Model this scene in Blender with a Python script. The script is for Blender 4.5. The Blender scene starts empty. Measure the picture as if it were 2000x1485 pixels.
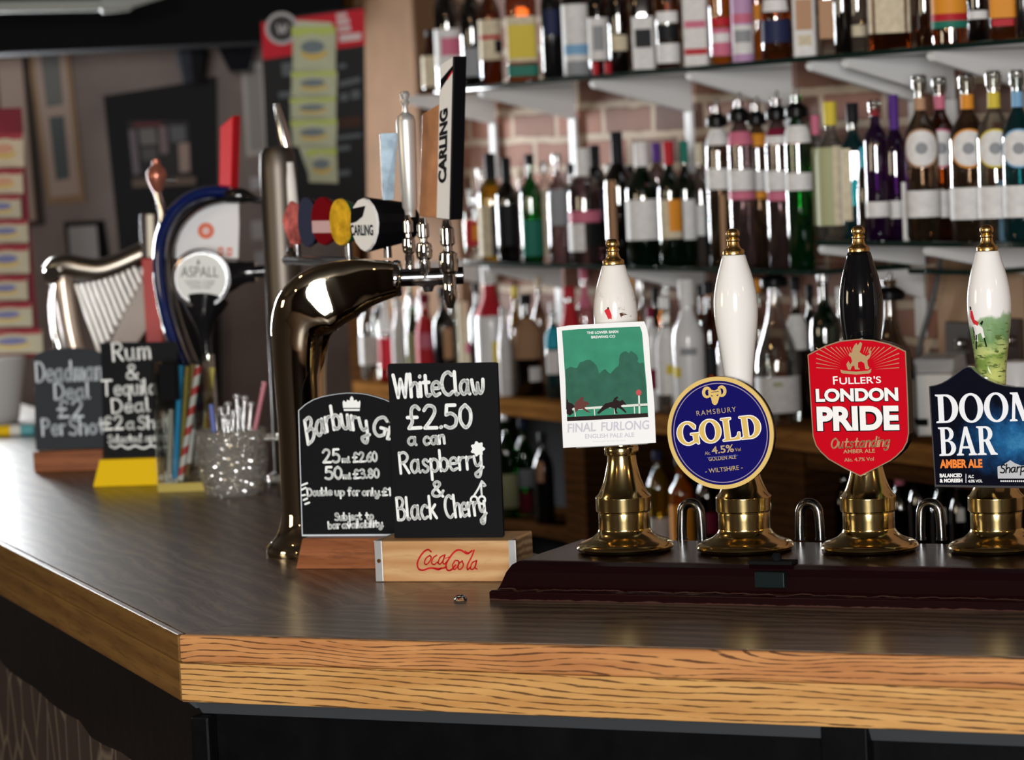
import bpy, bmesh, math, random
from mathutils import Vector, Matrix
random.seed(4)
SC = bpy.context.scene
COL = SC.collection
# ---------------------------------------------------------------- camera
FPX, CX, CY = 6000.0, 1000.0, 742.5
EYE = Vector((0, 0, 1.70))
PITCH, ROLL = math.radians(4.29), math.radians(2.6)
FW = Vector((0, math.cos(PITCH), -math.sin(PITCH)))
_u0 = Vector((0, math.sin(PITCH), math.cos(PITCH)))
_r0 = Vector((1, 0, 0))
RT = _r0 * math.cos(ROLL) - _u0 * math.sin(ROLL)
UP = _r0 * math.sin(ROLL) + _u0 * math.cos(ROLL)
cam = bpy.data.cameras.new('camera'); cam_o = bpy.data.objects.new('camera', cam); COL.objects.link(cam_o)
cam.sensor_width = 36; cam.lens = 108
M3 = Matrix((RT, UP, -FW)).transposed()
cam_o.matrix_world = Matrix.Translation(EYE) @ M3.to_4x4()
cam.dof.use_dof = True; cam.dof.focus_distance = 4.06; cam.dof.aperture_fstop = 5.8
cam.clip_start = 0.05; cam.clip_end = 60
SC.camera = cam_o
# ---------------------------------------------------------------- light and exposure
SC.view_settings.view_transform = 'Standard'; SC.view_settings.look = 'None'
SC.view_settings.gamma = 1.0; SC.view_settings.exposure = 0.0
SC.view_settings.use_curve_mapping = False
SC.cycles.use_denoising = True
SC.cycles.transparent_max_bounces = 40
SC.cycles.caustics_reflective = False; SC.cycles.caustics_refractive = False
SC.cycles.sample_clamp_indirect = 6.0
SC.cycles.blur_glossy = 0.3
w = bpy.data.worlds.new('world'); SC.world = w; w.use_nodes = True
w.node_tree.nodes['Background'].inputs[0].default_value = (0.75, 0.85, 1, 1)
w.node_tree.nodes['Background'].inputs[1].default_value = 0.012
def area(name, loc, look, sx, sy, power, col=(1, 1, 1)):
    l = bpy.data.lights.new(name, 'AREA'); l.shape = 'RECTANGLE'; l.size = sx; l.size_y = sy
    l.energy = power; l.color = col
    o = bpy.data.objects.new(name, l); COL.objects.link(o); o.location = loc
    o.rotation_euler = (Vector(look) - Vector(loc)).to_track_quat('-Z', 'Y').to_euler(); return o
# daylight through the windows of the pub: behind the photographer, in the left wall, in the far wall
area('daylight_front_window', (-0.45, -2.93, 1.95), (-0.45, 4, 1.95), 1.7, 1.5, 510, (1, 0.985, 0.965))
area('daylight_side_window', (-3.93, 3.4, 1.85), (0, 3.4, 1.75), .9, .8, 26, (1, 0.84, 0.58))
area('daylight_far_window', (-1.86, 9.1, 1.62), (-1.86, 0, 1.62), .42, 1.2, 230, (0.93, 0.97, 1))
def bulb(loc, e, r=0.04):
    l = bpy.data.lights.new('ceiling_lamp_light', 'POINT'); l.energy = e; l.shadow_soft_size = r; l.color = (1, 0.62, 0.3)
    o = bpy.data.objects.new('ceiling_lamp_light', l); COL.objects.link(o); o.location = loc
bulb((2.2, 2.0, 2.3), 7); bulb((1.3, 0.2, 2.35), 7); bulb((-2.2, 1.6, 2.3), 7); bulb((-1.0, 4.6, 2.45), 5)
# ---------------------------------------------------------------- pixels of the photograph -> places in the room
def ray(px, py):
    return (FW * FPX + RT * (px - CX) - UP * (py - CY)) / FPX
def on_z(px, py, z):
    d = ray(px, py); return EYE + d * ((z - EYE.z) / d.z)
def at_depth(px, py, Z):
    return EYE + ray(px, py) * Z
def depth(p): return (Vector(p) - EYE).dot(FW)
def proj(p):
    v = Vector(p) - EYE; z = v.dot(FW)
    return CX + FPX * v.dot(RT) / z, CY - FPX * v.dot(UP) / z
def on_line(px, z, p0, d):
    "point of the horizontal line p0 + t d at height z that lies on the image column px"
    a = Vector((p0[0], p0[1], z)) - EYE; d = Vector((d[0], d[1], 0)); k = (px - CX) / FPX
    t = (k * a.dot(FW) - a.dot(RT)) / (d.dot(RT) - k * d.dot(FW))
    q = Vector((p0[0], p0[1], z)) + d * t; return q
# ---------------------------------------------------------------- mesh helpers
class MB:
    def __init__(s): s.v = []; s.f = []; s.sm = []
    def add(s, vs, fs, smooth=False, M=None):
        b = len(s.v)
        s.v += [tuple(M @ Vector(p)) if M else tuple(p) for p in vs]
        for f in fs: s.f.append([i + b for i in f]); s.sm.append(smooth)
        return s
    def box(s, x0, x1, y0, y1, z0, z1, M=None):
        vs = [(x, y, z) for z in (z0, z1) for y in (y0, y1) for x in (x0, x1)]
        return s.add(vs, [(0, 2, 3, 1), (4, 5, 7, 6), (0, 1, 5, 4), (2, 6, 7, 3), (0, 4, 6, 2), (1, 3, 7, 5)], False, M)
    def lathe(s, prof, n=32, M=None, a0=0, a1=2 * math.pi, smooth=True):
        full = abs(a1 - a0 - 2 * math.pi) < 1e-6
        m = n if full else n + 1
        vs = []; fs = []
        for r, z in prof:
            for k in range(m):
                a = a0 + (a1 - a0) * k / n
                vs.append((r * math.cos(a), r * math.sin(a), z))
        for i in range(len(prof) - 1):
            for k in range(n):
                k2 = (k + 1) % m if full else k + 1
                fs.append((i * m + k, i * m + k2, (i + 1) * m + k2, (i + 1) * m + k))
        if full:
            if prof[0][0] > 1e-5: fs.append(tuple(reversed(range(m))))
            if prof[-1][0] > 1e-5: fs.append(tuple((len(prof) - 1) * m + k for k in range(m)))
        return s.add(vs, fs, smooth, M)
    def tube(s, pts, rad, n=14, M=None, caps=True, flat=1.0, side=None, q=2.0):
        pts = [Vector(p) for p in pts]
        R = rad if isinstance(rad, (list, tuple)) else [rad] * len(pts)
        vs = []; fs = []; ref = side
        T = []
        for i in range(len(pts)):
            t = (pts[min(i + 1, len(pts) - 1)] - pts[max(i - 1, 0)]).normalized(); T.append(t)
        nrm = Vector(side) if side else (Vector((0, 0, 1)) if abs(T[0].z) < 0.9 else Vector((1, 0, 0)))
        for i, p in enumerate(pts):
            t = T[i]; nrm = (nrm - t * nrm.dot(t)).normalized(); b = t.cross(nrm)
            qq = q[i] if isinstance(q, (list, tuple)) else q
            for k in range(n):
                a = 2 * math.pi * k / n
                g_ = (abs(math.cos(a)) ** qq + abs(math.sin(a)) ** qq) ** (-1 / qq) if qq > 2.01 else 1.0
                vs.append(p + nrm * (R[i] * math.cos(a) * flat * g_) + b * (R[i] * math.sin(a) * g_))
        for i in range(len(pts) - 1):
            for k in range(n):
                fs.append((i * n + k, i * n + (k + 1) % n, (i + 1) * n + (k + 1) % n, (i + 1) * n + k))
        if caps:
            fs.append(tuple(reversed(range(n)))); fs.append(tuple((len(pts) - 1) * n + k for k in range(n)))
        return s.add(vs, fs, True, M)
    def mesh(s, m, M=None):
        return s.add([v.co for v in m.vertices], [tuple(p.vertices) for p in m.polygons], False, M)
def smooth_path(pts, n=8, closed=False):
    P = [Vector(p) for p in pts]
    if len(P) < 3 and not closed: return P
    out = []
    N = len(P)
    for i in range(N if closed else N - 1):
        if closed: p0, p1, p2, p3 = P[i - 1], P[i], P[(i + 1) % N], P[(i + 2) % N]
        else:
            p1, p2 = P[i], P[i + 1]
            p0 = P[i - 1] if i else p1 * 2 - p2
            p3 = P[i + 2] if i + 2 < N else p2 * 2 - p1
        for k in range(n):
            t = k / n
            out.append(0.5 * ((2 * p1) + (p2 - p0) * t + (2 * p0 - 5 * p1 + 4 * p2 - p3) * t * t + (3 * p1 - p0 - 3 * p2 + p3) * t ** 3))
    if not closed: out.append(P[-1])
    return out
def ell(cx, cy, rx, ry, n=32, a0=0, a1=360):
    m = n if a1 - a0 >= 360 else n + 1
    return [(cx + rx * math.cos(math.radians(a0 + (a1 - a0) * k / n)), cy + ry * math.sin(math.radians(a0 + (a1 - a0) * k / n))) for k in range(m)]
def curve_mesh(loops, ext=0.0, bevel=0.0):
    "2D outlines (holes by even-odd) filled and thickened, lying in XY, centred on z=0"
    c = bpy.data.curves.new('tmp', 'CURVE'); c.dimensions = '2D'; c.fill_mode = 'BOTH'; c.extrude = ext; c.bevel_depth = bevel; c.bevel_resolution = 2
    for L in loops:
        sp = c.splines.new('POLY'); sp.points.add(len(L) - 1); sp.use_cyclic_u = True
        for p, q in zip(sp.points, L): p.co = (q[0], q[1], 0, 1)
    o = bpy.data.objects.new('tmp', c)
    m = bpy.data.meshes.new_from_object(o); bpy.data.objects.remove(o); bpy.data.curves.remove(c); return m
def text_mesh(txt, bold=0.0, ext=0.0, shear=0.0, space=1.0):
    c = bpy.data.curves.new('tmp', 'FONT'); c.body = txt; c.size = 1; c.offset = bold; c.extrude = ext; c.shear = shear; c.space_character = space
    c.resolution_u = 6
    o = bpy.data.objects.new('tmp', c)
    m = bpy.data.meshes.new_from_object(o); bpy.data.objects.remove(o); bpy.data.curves.remove(c); return m
def bounds(m):
    xs = [v.co.x for v in m.vertices]; ys = [v.co.y for v in m.vertices]
    return min(xs), max(xs), min(ys), max(ys)
# XZ: sheet lying in XY -> standing in XZ, facing -Y
STAND = Matrix(((1, 0, 0, 0), (0, 0, -1, 0), (0, 1, 0, 0), (0, 0, 0, 1)))
def obj(name, mb, mat, parent=None, bevel=0, seg=2, sub=0, kind=None):
    m = bpy.data.meshes.new(name); m.from_pydata(mb.v, [], mb.f); m.update()
    bm = bmesh.new(); bm.from_mesh(m); bmesh.ops.remove_doubles(bm, verts=bm.verts, dist=1e-6)
    bmesh.ops.recalc_face_normals(bm, faces=bm.faces); bm.to_mesh(m); bm.free()
    if len(m.polygons) == len(mb.sm): m.polygons.foreach_set('use_smooth', mb.sm)
    elif any(mb.sm): m.polygons.foreach_set('use_smooth', [True] * len(m.polygons))
    if any(mb.sm) and hasattr(m, 'set_sharp_from_angle'): m.set_sharp_from_angle(angle=math.radians(38))
    for mt in (mat if isinstance(mat, (list, tuple)) else [mat]): m.materials.append(mt)
    o = bpy.data.objects.new(name, m); COL.objects.link(o)
    if parent: o.parent = parent
    if bevel:
        b = o.modifiers.new('bevel', 'BEVEL'); b.width = bevel; b.segments = seg; b.limit_method = 'ANGLE'; b.harden_normals = False
    if sub:
        b = o.modifiers.new('sub', 'SUBSURF'); b.levels = sub; b.render_levels = sub
    if kind: o['kind'] = kind
    return o
def thing(name, label, cat, loc=(0, 0, 0), rz=0.0, group=None):
    o = bpy.data.objects.new(name, None); COL.objects.link(o); o.location = loc; o.rotation_euler = (0, 0, rz)
    o.empty_display_size = 0.05
    o['label'] = label; o['category'] = cat
    if group: o['group'] = group
    return o
def tag(o, label, cat, group=None):
    o['label'] = label; o['category'] = cat
    if group: o['group'] = group
    return o
def struct(name, mb, mat, **k): return obj(name, mb, mat, kind='structure', **k)
def place(o, loc, rz=0.0): o.location = loc; o.rotation_euler = (0, 0, rz); return o
class Plane:
    "vertical plane through a thing's local frame: photo pixel -> local (x, z) on the plane y = y0"
    def __init__(s, loc, rz, y0=0.0, tilt=0.0):
        s.M = Matrix.Translation(loc) @ Matrix.Rotation(rz, 4, 'Z') @ Matrix.Rotation(tilt, 4, 'X'); s.I = s.M.inverted(); s.y0 = y0
    def __call__(s, px, py):
        o = s.I @ EYE; d = s.I.to_3x3() @ ray(px, py); t = (s.y0 - o.y) / d.y; q = o + d * t; return (q.x, q.z)
    def poly(s, pts): return [s(*p) for p in pts]
# ---------------------------------------------------------------- lettering
GL = {
'W': ([0,10,2,0],[2,0,4,8],[4,8,6,0],[6,0,8,10]), 'h': ([0,10,0,0],[0,4,2,6,4,5,4,0]), 'i': ([0,6,0,0],[0,8.6,.1,8.9]),
't': ([1.5,9,1.5,1.5,2.3,0,3.5,.5],[0,6,3.4,6]), 'e': ([.3,3.2,4,3.4,3.8,5.4,2,6,.2,4.6,0,2,1.5,0,4,.8],),
'C': ([6,8.6,4,10,1.2,8.5,0,5,1,1.5,3.5,0,6,1.4],), 'l': ([0,10,0,1.5,.5,0,1.3,.3],),
'a': ([4,5.2,2.2,6,.4,4.6,0,2,1.4,0,3.2,1,4,3.2,4.2,6],[4.2,6,4.1,1.5,5,0]), 'w': ([0,6,.8,1,2,0,3,2,3.2,4.5,3.4,1.5,4.6,0,6,2,6.4,6],),
'£': ([5,8.6,3.6,10,2,9,1.6,6,1.9,3,.4,.2],[.4,.2,5.4,.4],[0,5,4,5]), '2': ([0,8,1.6,10,4,9.4,4.4,7,2.6,3.6,0,.2],[0,.2,5,.2]),
'.': ([0,.3,.3,.5],), '5': ([4.4,10,1,10],[1,10,.6,5.8],[.6,5.8,2.6,6.4,4.6,4.6,4.2,1.2,2,0,0,.9]),
'0': ([2.4,10,.4,7.6,.2,3,2.2,0,4.2,2.4,4.4,7.2,2.4,10],), 'c': ([4,5,2.4,6,.4,4.6,0,2.2,1.4,0,3.8,.8],),
'n': ([0,6,0,0],[0,4,1.6,6,3.6,5.6,3.8,0]), 'R': ([0,10,0,0],[0,9.6,3,10,4.8,8,3.4,5.6,.2,5],[1.8,5.2,5,0]),
's': ([3.6,5,2,6,.6,5,1.4,3.4,3.2,2.2,2.8,.4,1.2,-.1,0,.8],), 'p': ([0,6,0,-4],[0,4.6,1.8,6,4,4.6,3.8,1.4,2,0,0,1.2]),
'b': ([0,10,0,0],[0,4.4,1.8,6,4,4.6,3.8,1.4,2,0,0,1.2]), 'r': ([0,6,0,0],[0,3.6,1.2,5.6,2.8,5.8]),
'y': ([0,6,.6,2.4,2,1.4,3.8,3],[4.2,6,3.8,0,2.6,-3.6,.8,-3.8,.2,-2.4,2,-1.2,5,.6]),
'&': ([5,0,1.6,6.6,1.2,8.8,2.6,10,3.8,8.6,3,6.6,.6,3.6,.4,1,2.2,0,4.2,1.4,5.2,3.8],),
'B': ([0,10,0,0],[0,10,3,9.8,4,7.8,2.6,5.6,.2,5.2],[.2,5.2,3.6,4.8,4.8,2.6,3.2,.2,0,0]), 'k': ([0,10,0,0],[3.6,6,.2,2.8],[1.2,3.6,4,0]),
'u': ([0,6,.2,1.4,1.6,0,3.4,1.4,3.8,6],[3.8,6,3.9,1,4.6,0]), 'G': ([6,8.6,4,10,1.2,8.5,0,5,1,1.5,3.5,0,6,1.4],[6,1.4,6.1,4.4],[3.6,4.4,6.6,4.4]),
'm': ([0,6,0,0],[0,4,1.4,6,2.8,5.4,3,0],[3,4,4.4,6,5.8,5.4,6,0]), '6': ([4.2,9.6,1.6,7,.1,3.4,.8,.6,2.6,0,4.4,1.6,4,4.4,2,5,.4,3.4],),
'3': ([.2,9,2,10,4,8.6,3.4,6,1.6,5.4],[1.6,5.4,4.2,4.6,4.6,2,2.6,0,0,1]), '8': ([2.4,5.4,.6,7.4,2.4,10,4.2,7.6,2.4,5.4,.2,2.6,2.4,0,4.6,2.6,2.4,5.4],),
'D': ([0,10,0,0],[0,10,3.6,9.4,5.6,6,5,2,2.6,.1,0,0]), 'o': ([2,6,.2,4,.6,1,2.2,0,4,1.6,3.8,4.8,2,6],), 'f': ([3.6,9.4,2.2,10,1.4,8,1.4,0],[0,6,3,6]),
'S': ([4.6,8.8,2.8,10,.6,8.6,1.2,6.2,3.6,4.8,4.6,2.4,3,.2,0,1],), 'j': ([2,6,2,-2.6,.8,-3.8,-.4,-3],[2,8.6,2.1,8.9]), 'v': ([0,6,1.8,0],[1.8,0,3.8,6]),
'P': ([0,10,0,0],[0,10,3.4,9.6,4.6,7.6,3.2,5.2,0,4.8]), 'T': ([0,10,7,10],[3.4,10,3.2,0]),
'q': ([4,5.2,2.2,6,.4,4.6,0,2,1.4,0,3.2,1,4,3.2],[4.1,6,4.1,-4]), 'd': ([4,5.2,2.2,6,.4,4.6,0,2,1.4,0,3.2,1,4,3.2],[4.2,10,4.1,1,4.9,0]),
'g': ([4,5.2,2.2,6,.4,4.6,0,2,1.4,0,3.2,1,4,3.2],[4.1,6,4,-1.5,3,-3.6,1,-3.8,.2,-2.6]), '1': ([0,8,1.6,10],[1.6,10,1.6,0]), 'O': ([3,10,.4,7.6,.2,3,2.8,0,5.6,2.4,5.8,7.2,3,10],), '-': ([0,3.5,3,3.5],)}
def glyph_strokes(txt, gap=1.6):
    x = 0.0; out = []
    for ch in txt:
        if ch == ' ': x += 3.2; continue
        st = GL[ch]; w_ = max(max(s[0::2]) for s in st)
        for s in st: out.append([(x + s[i], s[i + 1]) for i in range(0, len(s), 2)])
        x += w_ + gap
    return out, x - gap
def ribbon(mb, pts, wd, y, n=8):
    "round-ended painted stroke standing in the XZ plane at y"
    P = [Vector((p[0], p[1])) for p in pts]
    for i in range(len(P) - 1):
        d = P[i + 1] - P[i]
        if d.length < 1e-7: continue
        q = Vector((-d.y, d.x)).normalized() * wd / 2
        c = [P[i] + q, P[i] - q, P[i + 1] - q, P[i + 1] + q]
        mb.add([(a.x, y - 1e-5 * (i % 2), a.y) for a in c], [(0, 1, 2, 3)])
    for j, p in enumerate(P[::1]):
        mb.add([(p.x + wd / 2 * math.cos(2 * math.pi * k / 10), y - 2e-5, p.y + wd / 2 * math.sin(2 * math.pi * k / 10)) for k in range(10)], [tuple(range(10))])
def hand(mb, pl, txt, p0, p1, hpx, y, wpx=5.0, slant=0.0, gap=1.6, arc=0.0):
    "handwriting from baseline pixel p0 to p1, capitals hpx pixels high"
    st, W = glyph_strokes(txt, gap)
    a = Vector(pl(*p0)); b = Vector(pl(*p1)); ex = (b - a) / W; L = (b - a).length; ux = (b - a).normalized(); uz = Vector((-ux.y, ux.x))
    c = Vector(pl(p0[0], p0[1] - hpx)); hs = (c - a).length / 10
    wd = wpx * (c - a).length / hpx
    for s in st:
        pts = []
        for (x, z) in smooth_path([(q[0], q[1], 0) for q in s], 5) and [(q.x, q.y) for q in smooth_path([(q[0], q[1], 0) for q in s], 5)]:
            t = x / W
            pts.append(a + ex * x + uz * (z * hs + arc * L * 4 * t * (1 - t)) + ux * (slant * z * hs))
        ribbon(mb, pts, wd, y)
def type_(mb, pl, txt, p0, p1, hpx, y, bold=0.0, shear=0.0, space=1.0, arc=0.0, grow=0.0, mesh=None):
    "printed lettering fitted between baseline pixels p0 and p1, hpx pixels high"
    m = mesh or text_mesh(txt, bold, 0.0, shear, space); x0, x1, z0, z1 = bounds(m)
    if txt and not mesh:
        mc = text_mesh('H', bold); _, _, z0, z1 = bounds(mc); bpy.data.meshes.remove(mc)
    a = Vector(pl(*p0)); b = Vector(pl(*p1)); ux = (b - a).normalized(); L = (b - a).length; uz = Vector((-ux.y, ux.x))
    h = (Vector(pl(p0[0], p0[1] - hpx)) - a).length
    vs = []
    for v in m.vertices:
        t = (v.co.x - x0) / (x1 - x0); s = (v.co.y - z0) / (z1 - z0)
        q = a + ux * (t * L) + uz * (s * h + arc * L * 4 * t * (1 - t))
        vs.append((q.x, y, q.y))
    mb.add(vs, [tuple(p.vertices) for p in m.polygons])
    bpy.data.meshes.remove(m)
def shape(mb, loops, y, th=0.0):
    "flat filled shape standing in XZ, front face at y (thickness th behind)"
    m = curve_mesh(loops, th / 2)
    mb.mesh(m, Matrix.Translation((0, y + th / 2, 0)) @ STAND); bpy.data.meshes.remove(m)
# high-contrast serif capitals, unit height
def _arc(cx, cy, rx, ry, a0, a1, n=14):
    return [(cx + rx * math.cos(math.radians(a0 + (a1 - a0) * k / n)), cy + ry * math.sin(math.radians(a0 + (a1 - a0) * k / n))) for k in range(n + 1)]
SERIF = {
'O': (.92, [ell(.46, .5, .46, .52, 36), ell(.46, .5, .25, .44, 36)]),
'D': (.86, [[(0, 0), (0, .05), (.1, .08), (.1, .92), (0, .95), (0, 1)] + _arc(.4, .5, .46, .5, 90, -90), [(.31, .07), (.31, .93)] + _arc(.36, .5, .27, .43, 90, -90)]),
'L': (.74, [[(0, 0), (0, .05), (.1, .08), (.1, .92), (0, .95), (0, 1), (.42, 1), (.42, .95), (.31, .92), (.31, .08), (.5, .08), (.62, .16), (.68, .32), (.74, .32), (.72, 0)]]),
'G': (.92, [_arc(.46, .5, .46, .52, 38, 300, 30) + [(.66, .06), (.82, .06), (.84, 0), (.9, 0), (.9, .4), (.96, .43), (.96, .48), (.58, .48), (.58, .43), (.69, .4), (.69, .14)] + _arc(.46, .5, .25, .44, 296, 48, 26) + [(.74, .68), (.8, .68)]]),
'M': (1.1, [[(0, 0), (0, .05), (.08, .08), (.15, .92), (.05, .95), (.05, 1), (.34, 1), (.55, .36), (.76, 1), (1.05, 1), (1.05, .95), (.95, .92), (1.02, .08), (1.1, .05), (1.1, 0), (.72, 0), (.72, .05), (.82, .08), (.78, .66), (.56, 0), (.47, 0), (.24, .66), (.2, .08), (.29, .05), (.29, 0)]]),
'B': (.8, [[(0, 0), (0, .05), (.1, .08), (.1, .92), (0, .95), (0, 1), (.4, 1)] + _arc(.42, .76, .3, .24, 90, -75, 10) + _arc(.44, .27, .36, .27, 75, -90, 10), [(.31, .57), (.31, .93)] + _arc(.38, .75, .14, .18, 90, -90, 8), [(.31, .07), (.31, .49)] + _arc(.4, .28, .18, .21, 90, -90, 8)]),
'A': (.95, [[(0, 0), (0, .05), (.08, .08), (.4, 1), (.55, 1), (.87, .08), (.95, .05), (.95, 0), (.56, 0), (.56, .05), (.65, .08), (.6, .24), (.28, .24), (.23, .08), (.33, .05), (.33, 0)], [(.31, .32), (.57, .32), (.44, .72)]]),
'R': (.9, [[(0, 0), (0, .05), (.1, .08), (.1, .92), (0, .95), (0, 1), (.4, 1)] + _arc(.42, .74, .32, .26, 90, -60, 10) + [(.82, .1), (.94, .04), (.94, 0), (.62, 0), (.38, .46), (.31, .46), (.31, .08), (.42, .05), (.42, 0)], [(.31, .54), (.31, .93)] + _arc(.38, .735, .15, .195, 90, -90, 8)])}
def serif_mesh(txt, gap=.06, grow=0.0):
    x = 0; loops = []
    for ch in txt:
        wd, Ls = SERIF[ch]
        for L in Ls: loops.append([(px_ + x, pz_) for px_, pz_ in L])
        x += wd + gap
    return curve_mesh(loops)
# ---------------------------------------------------------------- materials
MATS = {}
def nodes_of(name):
    m = bpy.data.materials.new(name); m.use_nodes = True; nt = m.node_tree
    return m, nt, nt.nodes['Principled BSDF'], nt.nodes, nt.links
def P(name, col, rough=.5, metal=0.0, spec=.5, coat=0.0, emit=None, es=0.0, bump=0.0, bscale=200.0, var=0.0, vscale=12.0):
    if name in MATS: return MATS[name]
    m, nt, b, N, L = nodes_of(name)
    if rough >= .2 and not metal: spec *= .22
    b.inputs['Base Color'].default_value = (*col, 1); b.inputs['Roughness'].default_value = rough; b.inputs['Metallic'].default_value = metal
    b.inputs['Specular IOR Level'].default_value = spec; b.inputs['Coat Weight'].default_value = coat; b.inputs['Coat Roughness'].default_value = .05
    if emit: b.inputs['Emission Color'].default_value = (*emit, 1); b.inputs['Emission Strength'].default_value = es
    if bump or var:
        tc = N.new('ShaderNodeTexCoord')
    if var:
        nz = N.new('ShaderNodeTexNoise'); nz.inputs['Scale'].default_value = vscale; nz.inputs['Detail'].default_value = 5; L.new(tc.outputs['Object'], nz.inputs['Vector'])
        r = N.new('ShaderNodeValToRGB'); r.color_ramp.elements[0].position = .3; r.color_ramp.elements[1].position = .7
        r.color_ramp.elements[0].color = (*[c * (1 - var) for c in col], 1); r.color_ramp.elements[1].color = (*[min(1, c * (1 + var)) for c in col], 1)
        L.new(nz.outputs[0], r.inputs[0]); L.new(r.outputs[0], b.inputs['Base Color'])
    if bump:
        n2 = N.new('ShaderNodeTexNoise'); n2.inputs['Scale'].default_value = bscale; n2.inputs['Detail'].default_value = 3; L.new(tc.outputs['Object'], n2.inputs['Vector'])
        bp = N.new('ShaderNodeBump'); bp.inputs['Strength'].default_value = bump; bp.inputs['Distance'].default_value = .002; L.new(n2.outputs[0], bp.inputs['Height']); L.new(bp.outputs[0], b.inputs['Normal'])
    MATS[name] = m; return m
def wood(name, c0, c1, dark, rough=.35, axis=(1, 1, 1), sc=1.0, rings=14.0, pore=1.0, coat=0.0, spec=.5, pore_len=3.0, distort=2.5, plane='YZ', bump=.25, warp=.012, pz=170, p0=.36, p1=.5):
    "straight oak-like grain running along local X: bands + pores"
    m, nt, b, N, L = nodes_of(name)
    tc = N.new('ShaderNodeTexCoord'); mp = N.new('ShaderNodeMapping'); L.new(tc.outputs['Object'], mp.inputs[0])
    mp.inputs['Scale'].default_value = (axis[0] * sc, axis[1] * sc, axis[2] * sc)
    wv = N.new('ShaderNodeTexWave'); wv.wave_type = 'BANDS'; wv.bands_direction = 'Z' if plane != 'Y' else 'Y'; wv.inputs['Scale'].default_value = rings
    wv.inputs['Distortion'].default_value = distort; wv.inputs['Detail'].default_value = 3; wv.inputs['Detail Scale'].default_value = 1.4
    st = N.new('ShaderNodeMapping'); st.inputs['Scale'].default_value = (.16, 1, 1); L.new(mp.outputs[0], st.inputs[0]); L.new(st.outputs[0], wv.inputs['Vector'])
    r = N.new('ShaderNodeValToRGB'); L.new(wv.outputs[0], r.inputs[0])
    r.color_ramp.elements[0].color = (*c0, 1); r.color_ramp.elements[1].color = (*c1, 1)
    # broken dark pores
    wn = N.new('ShaderNodeTexNoise'); wn.inputs['Scale'].default_value = 1; wn.inputs['Detail'].default_value = 1
    wm = N.new('ShaderNodeMapping'); wm.inputs['Scale'].default_value = (5, 9, 9); L.new(mp.outputs[0], wm.inputs[0]); L.new(wm.outputs[0], wn.inputs['Vector'])
    wa = N.new('ShaderNodeVectorMath'); wa.operation = 'MULTIPLY_ADD'; wa.inputs[1].default_value = (0, warp, warp); L.new(wn.outputs['Color'], wa.inputs[0]); L.new(mp.outputs[0], wa.inputs[2])
    L.new(wa.outputs[0], st.inputs[0])
    pm = N.new('ShaderNodeMapping'); pm.inputs['Scale'].default_value = (pore_len * 5, pz, pz); L.new(wa.outputs[0], pm.inputs[0])
    pn = N.new('ShaderNodeTexNoise'); pn.inputs['Scale'].default_value = 1.0; pn.inputs['Detail'].default_value = 4; pn.inputs['Roughness'].default_value = .65; L.new(pm.outputs[0], pn.inputs['Vector'])
    pr = N.new('ShaderNodeValToRGB'); pr.color_ramp.elements[0].position = p0; pr.color_ramp.elements[1].position = p1
    pr.color_ramp.elements[0].color = (1, 1, 1, 1); pr.color_ramp.elements[1].color = (0, 0, 0, 1); L.new(pn.outputs[0], pr.inputs[0])
    ml = N.new('ShaderNodeMath'); ml.operation = 'MULTIPLY'; ml.inputs[1].default_value = pore; L.new(pr.outputs[0], ml.inputs[0])
    mx = N.new('ShaderNodeMix'); mx.data_type = 'RGBA'; L.new(ml.outputs[0], mx.inputs[0]); L.new(r.outputs[0], mx.inputs[6]); mx.inputs[7].default_value = (*dark, 1)
    # slow tone drift
    n3 = N.new('ShaderNodeTexNoise'); n3.inputs['Scale'].default_value = 5; L.new(mp.outputs[0], n3.inputs['Vector'])
    hs = N.new('ShaderNodeHueSaturation'); mr = N.new('ShaderNodeMapRange'); mr.inputs[3].default_value = .75; mr.inputs[4].default_value = 1.25
    L.new(n3.outputs[0], mr.inputs[0]); L.new(mr.outputs[0], hs.inputs['Value']); L.new(mx.outputs[2], hs.inputs['Color'])
    L.new(hs.outputs[0], b.inputs['Base Color']); b.inputs['Roughness'].default_value = rough; b.inputs['Coat Weight'].default_value = coat; b.inputs['Coat Roughness'].default_value = .12
    b.inputs['Specular IOR Level'].default_value = spec * .5
    bp = N.new('ShaderNodeBump'); bp.inputs['Strength'].default_value = bump; bp.inputs['Distance'].default_value = .0008; bp.invert = True; L.new(ml.outputs[0], bp.inputs['Height']); L.new(bp.outputs[0], b.inputs['Normal'])
    MATS[name] = m; return m
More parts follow.
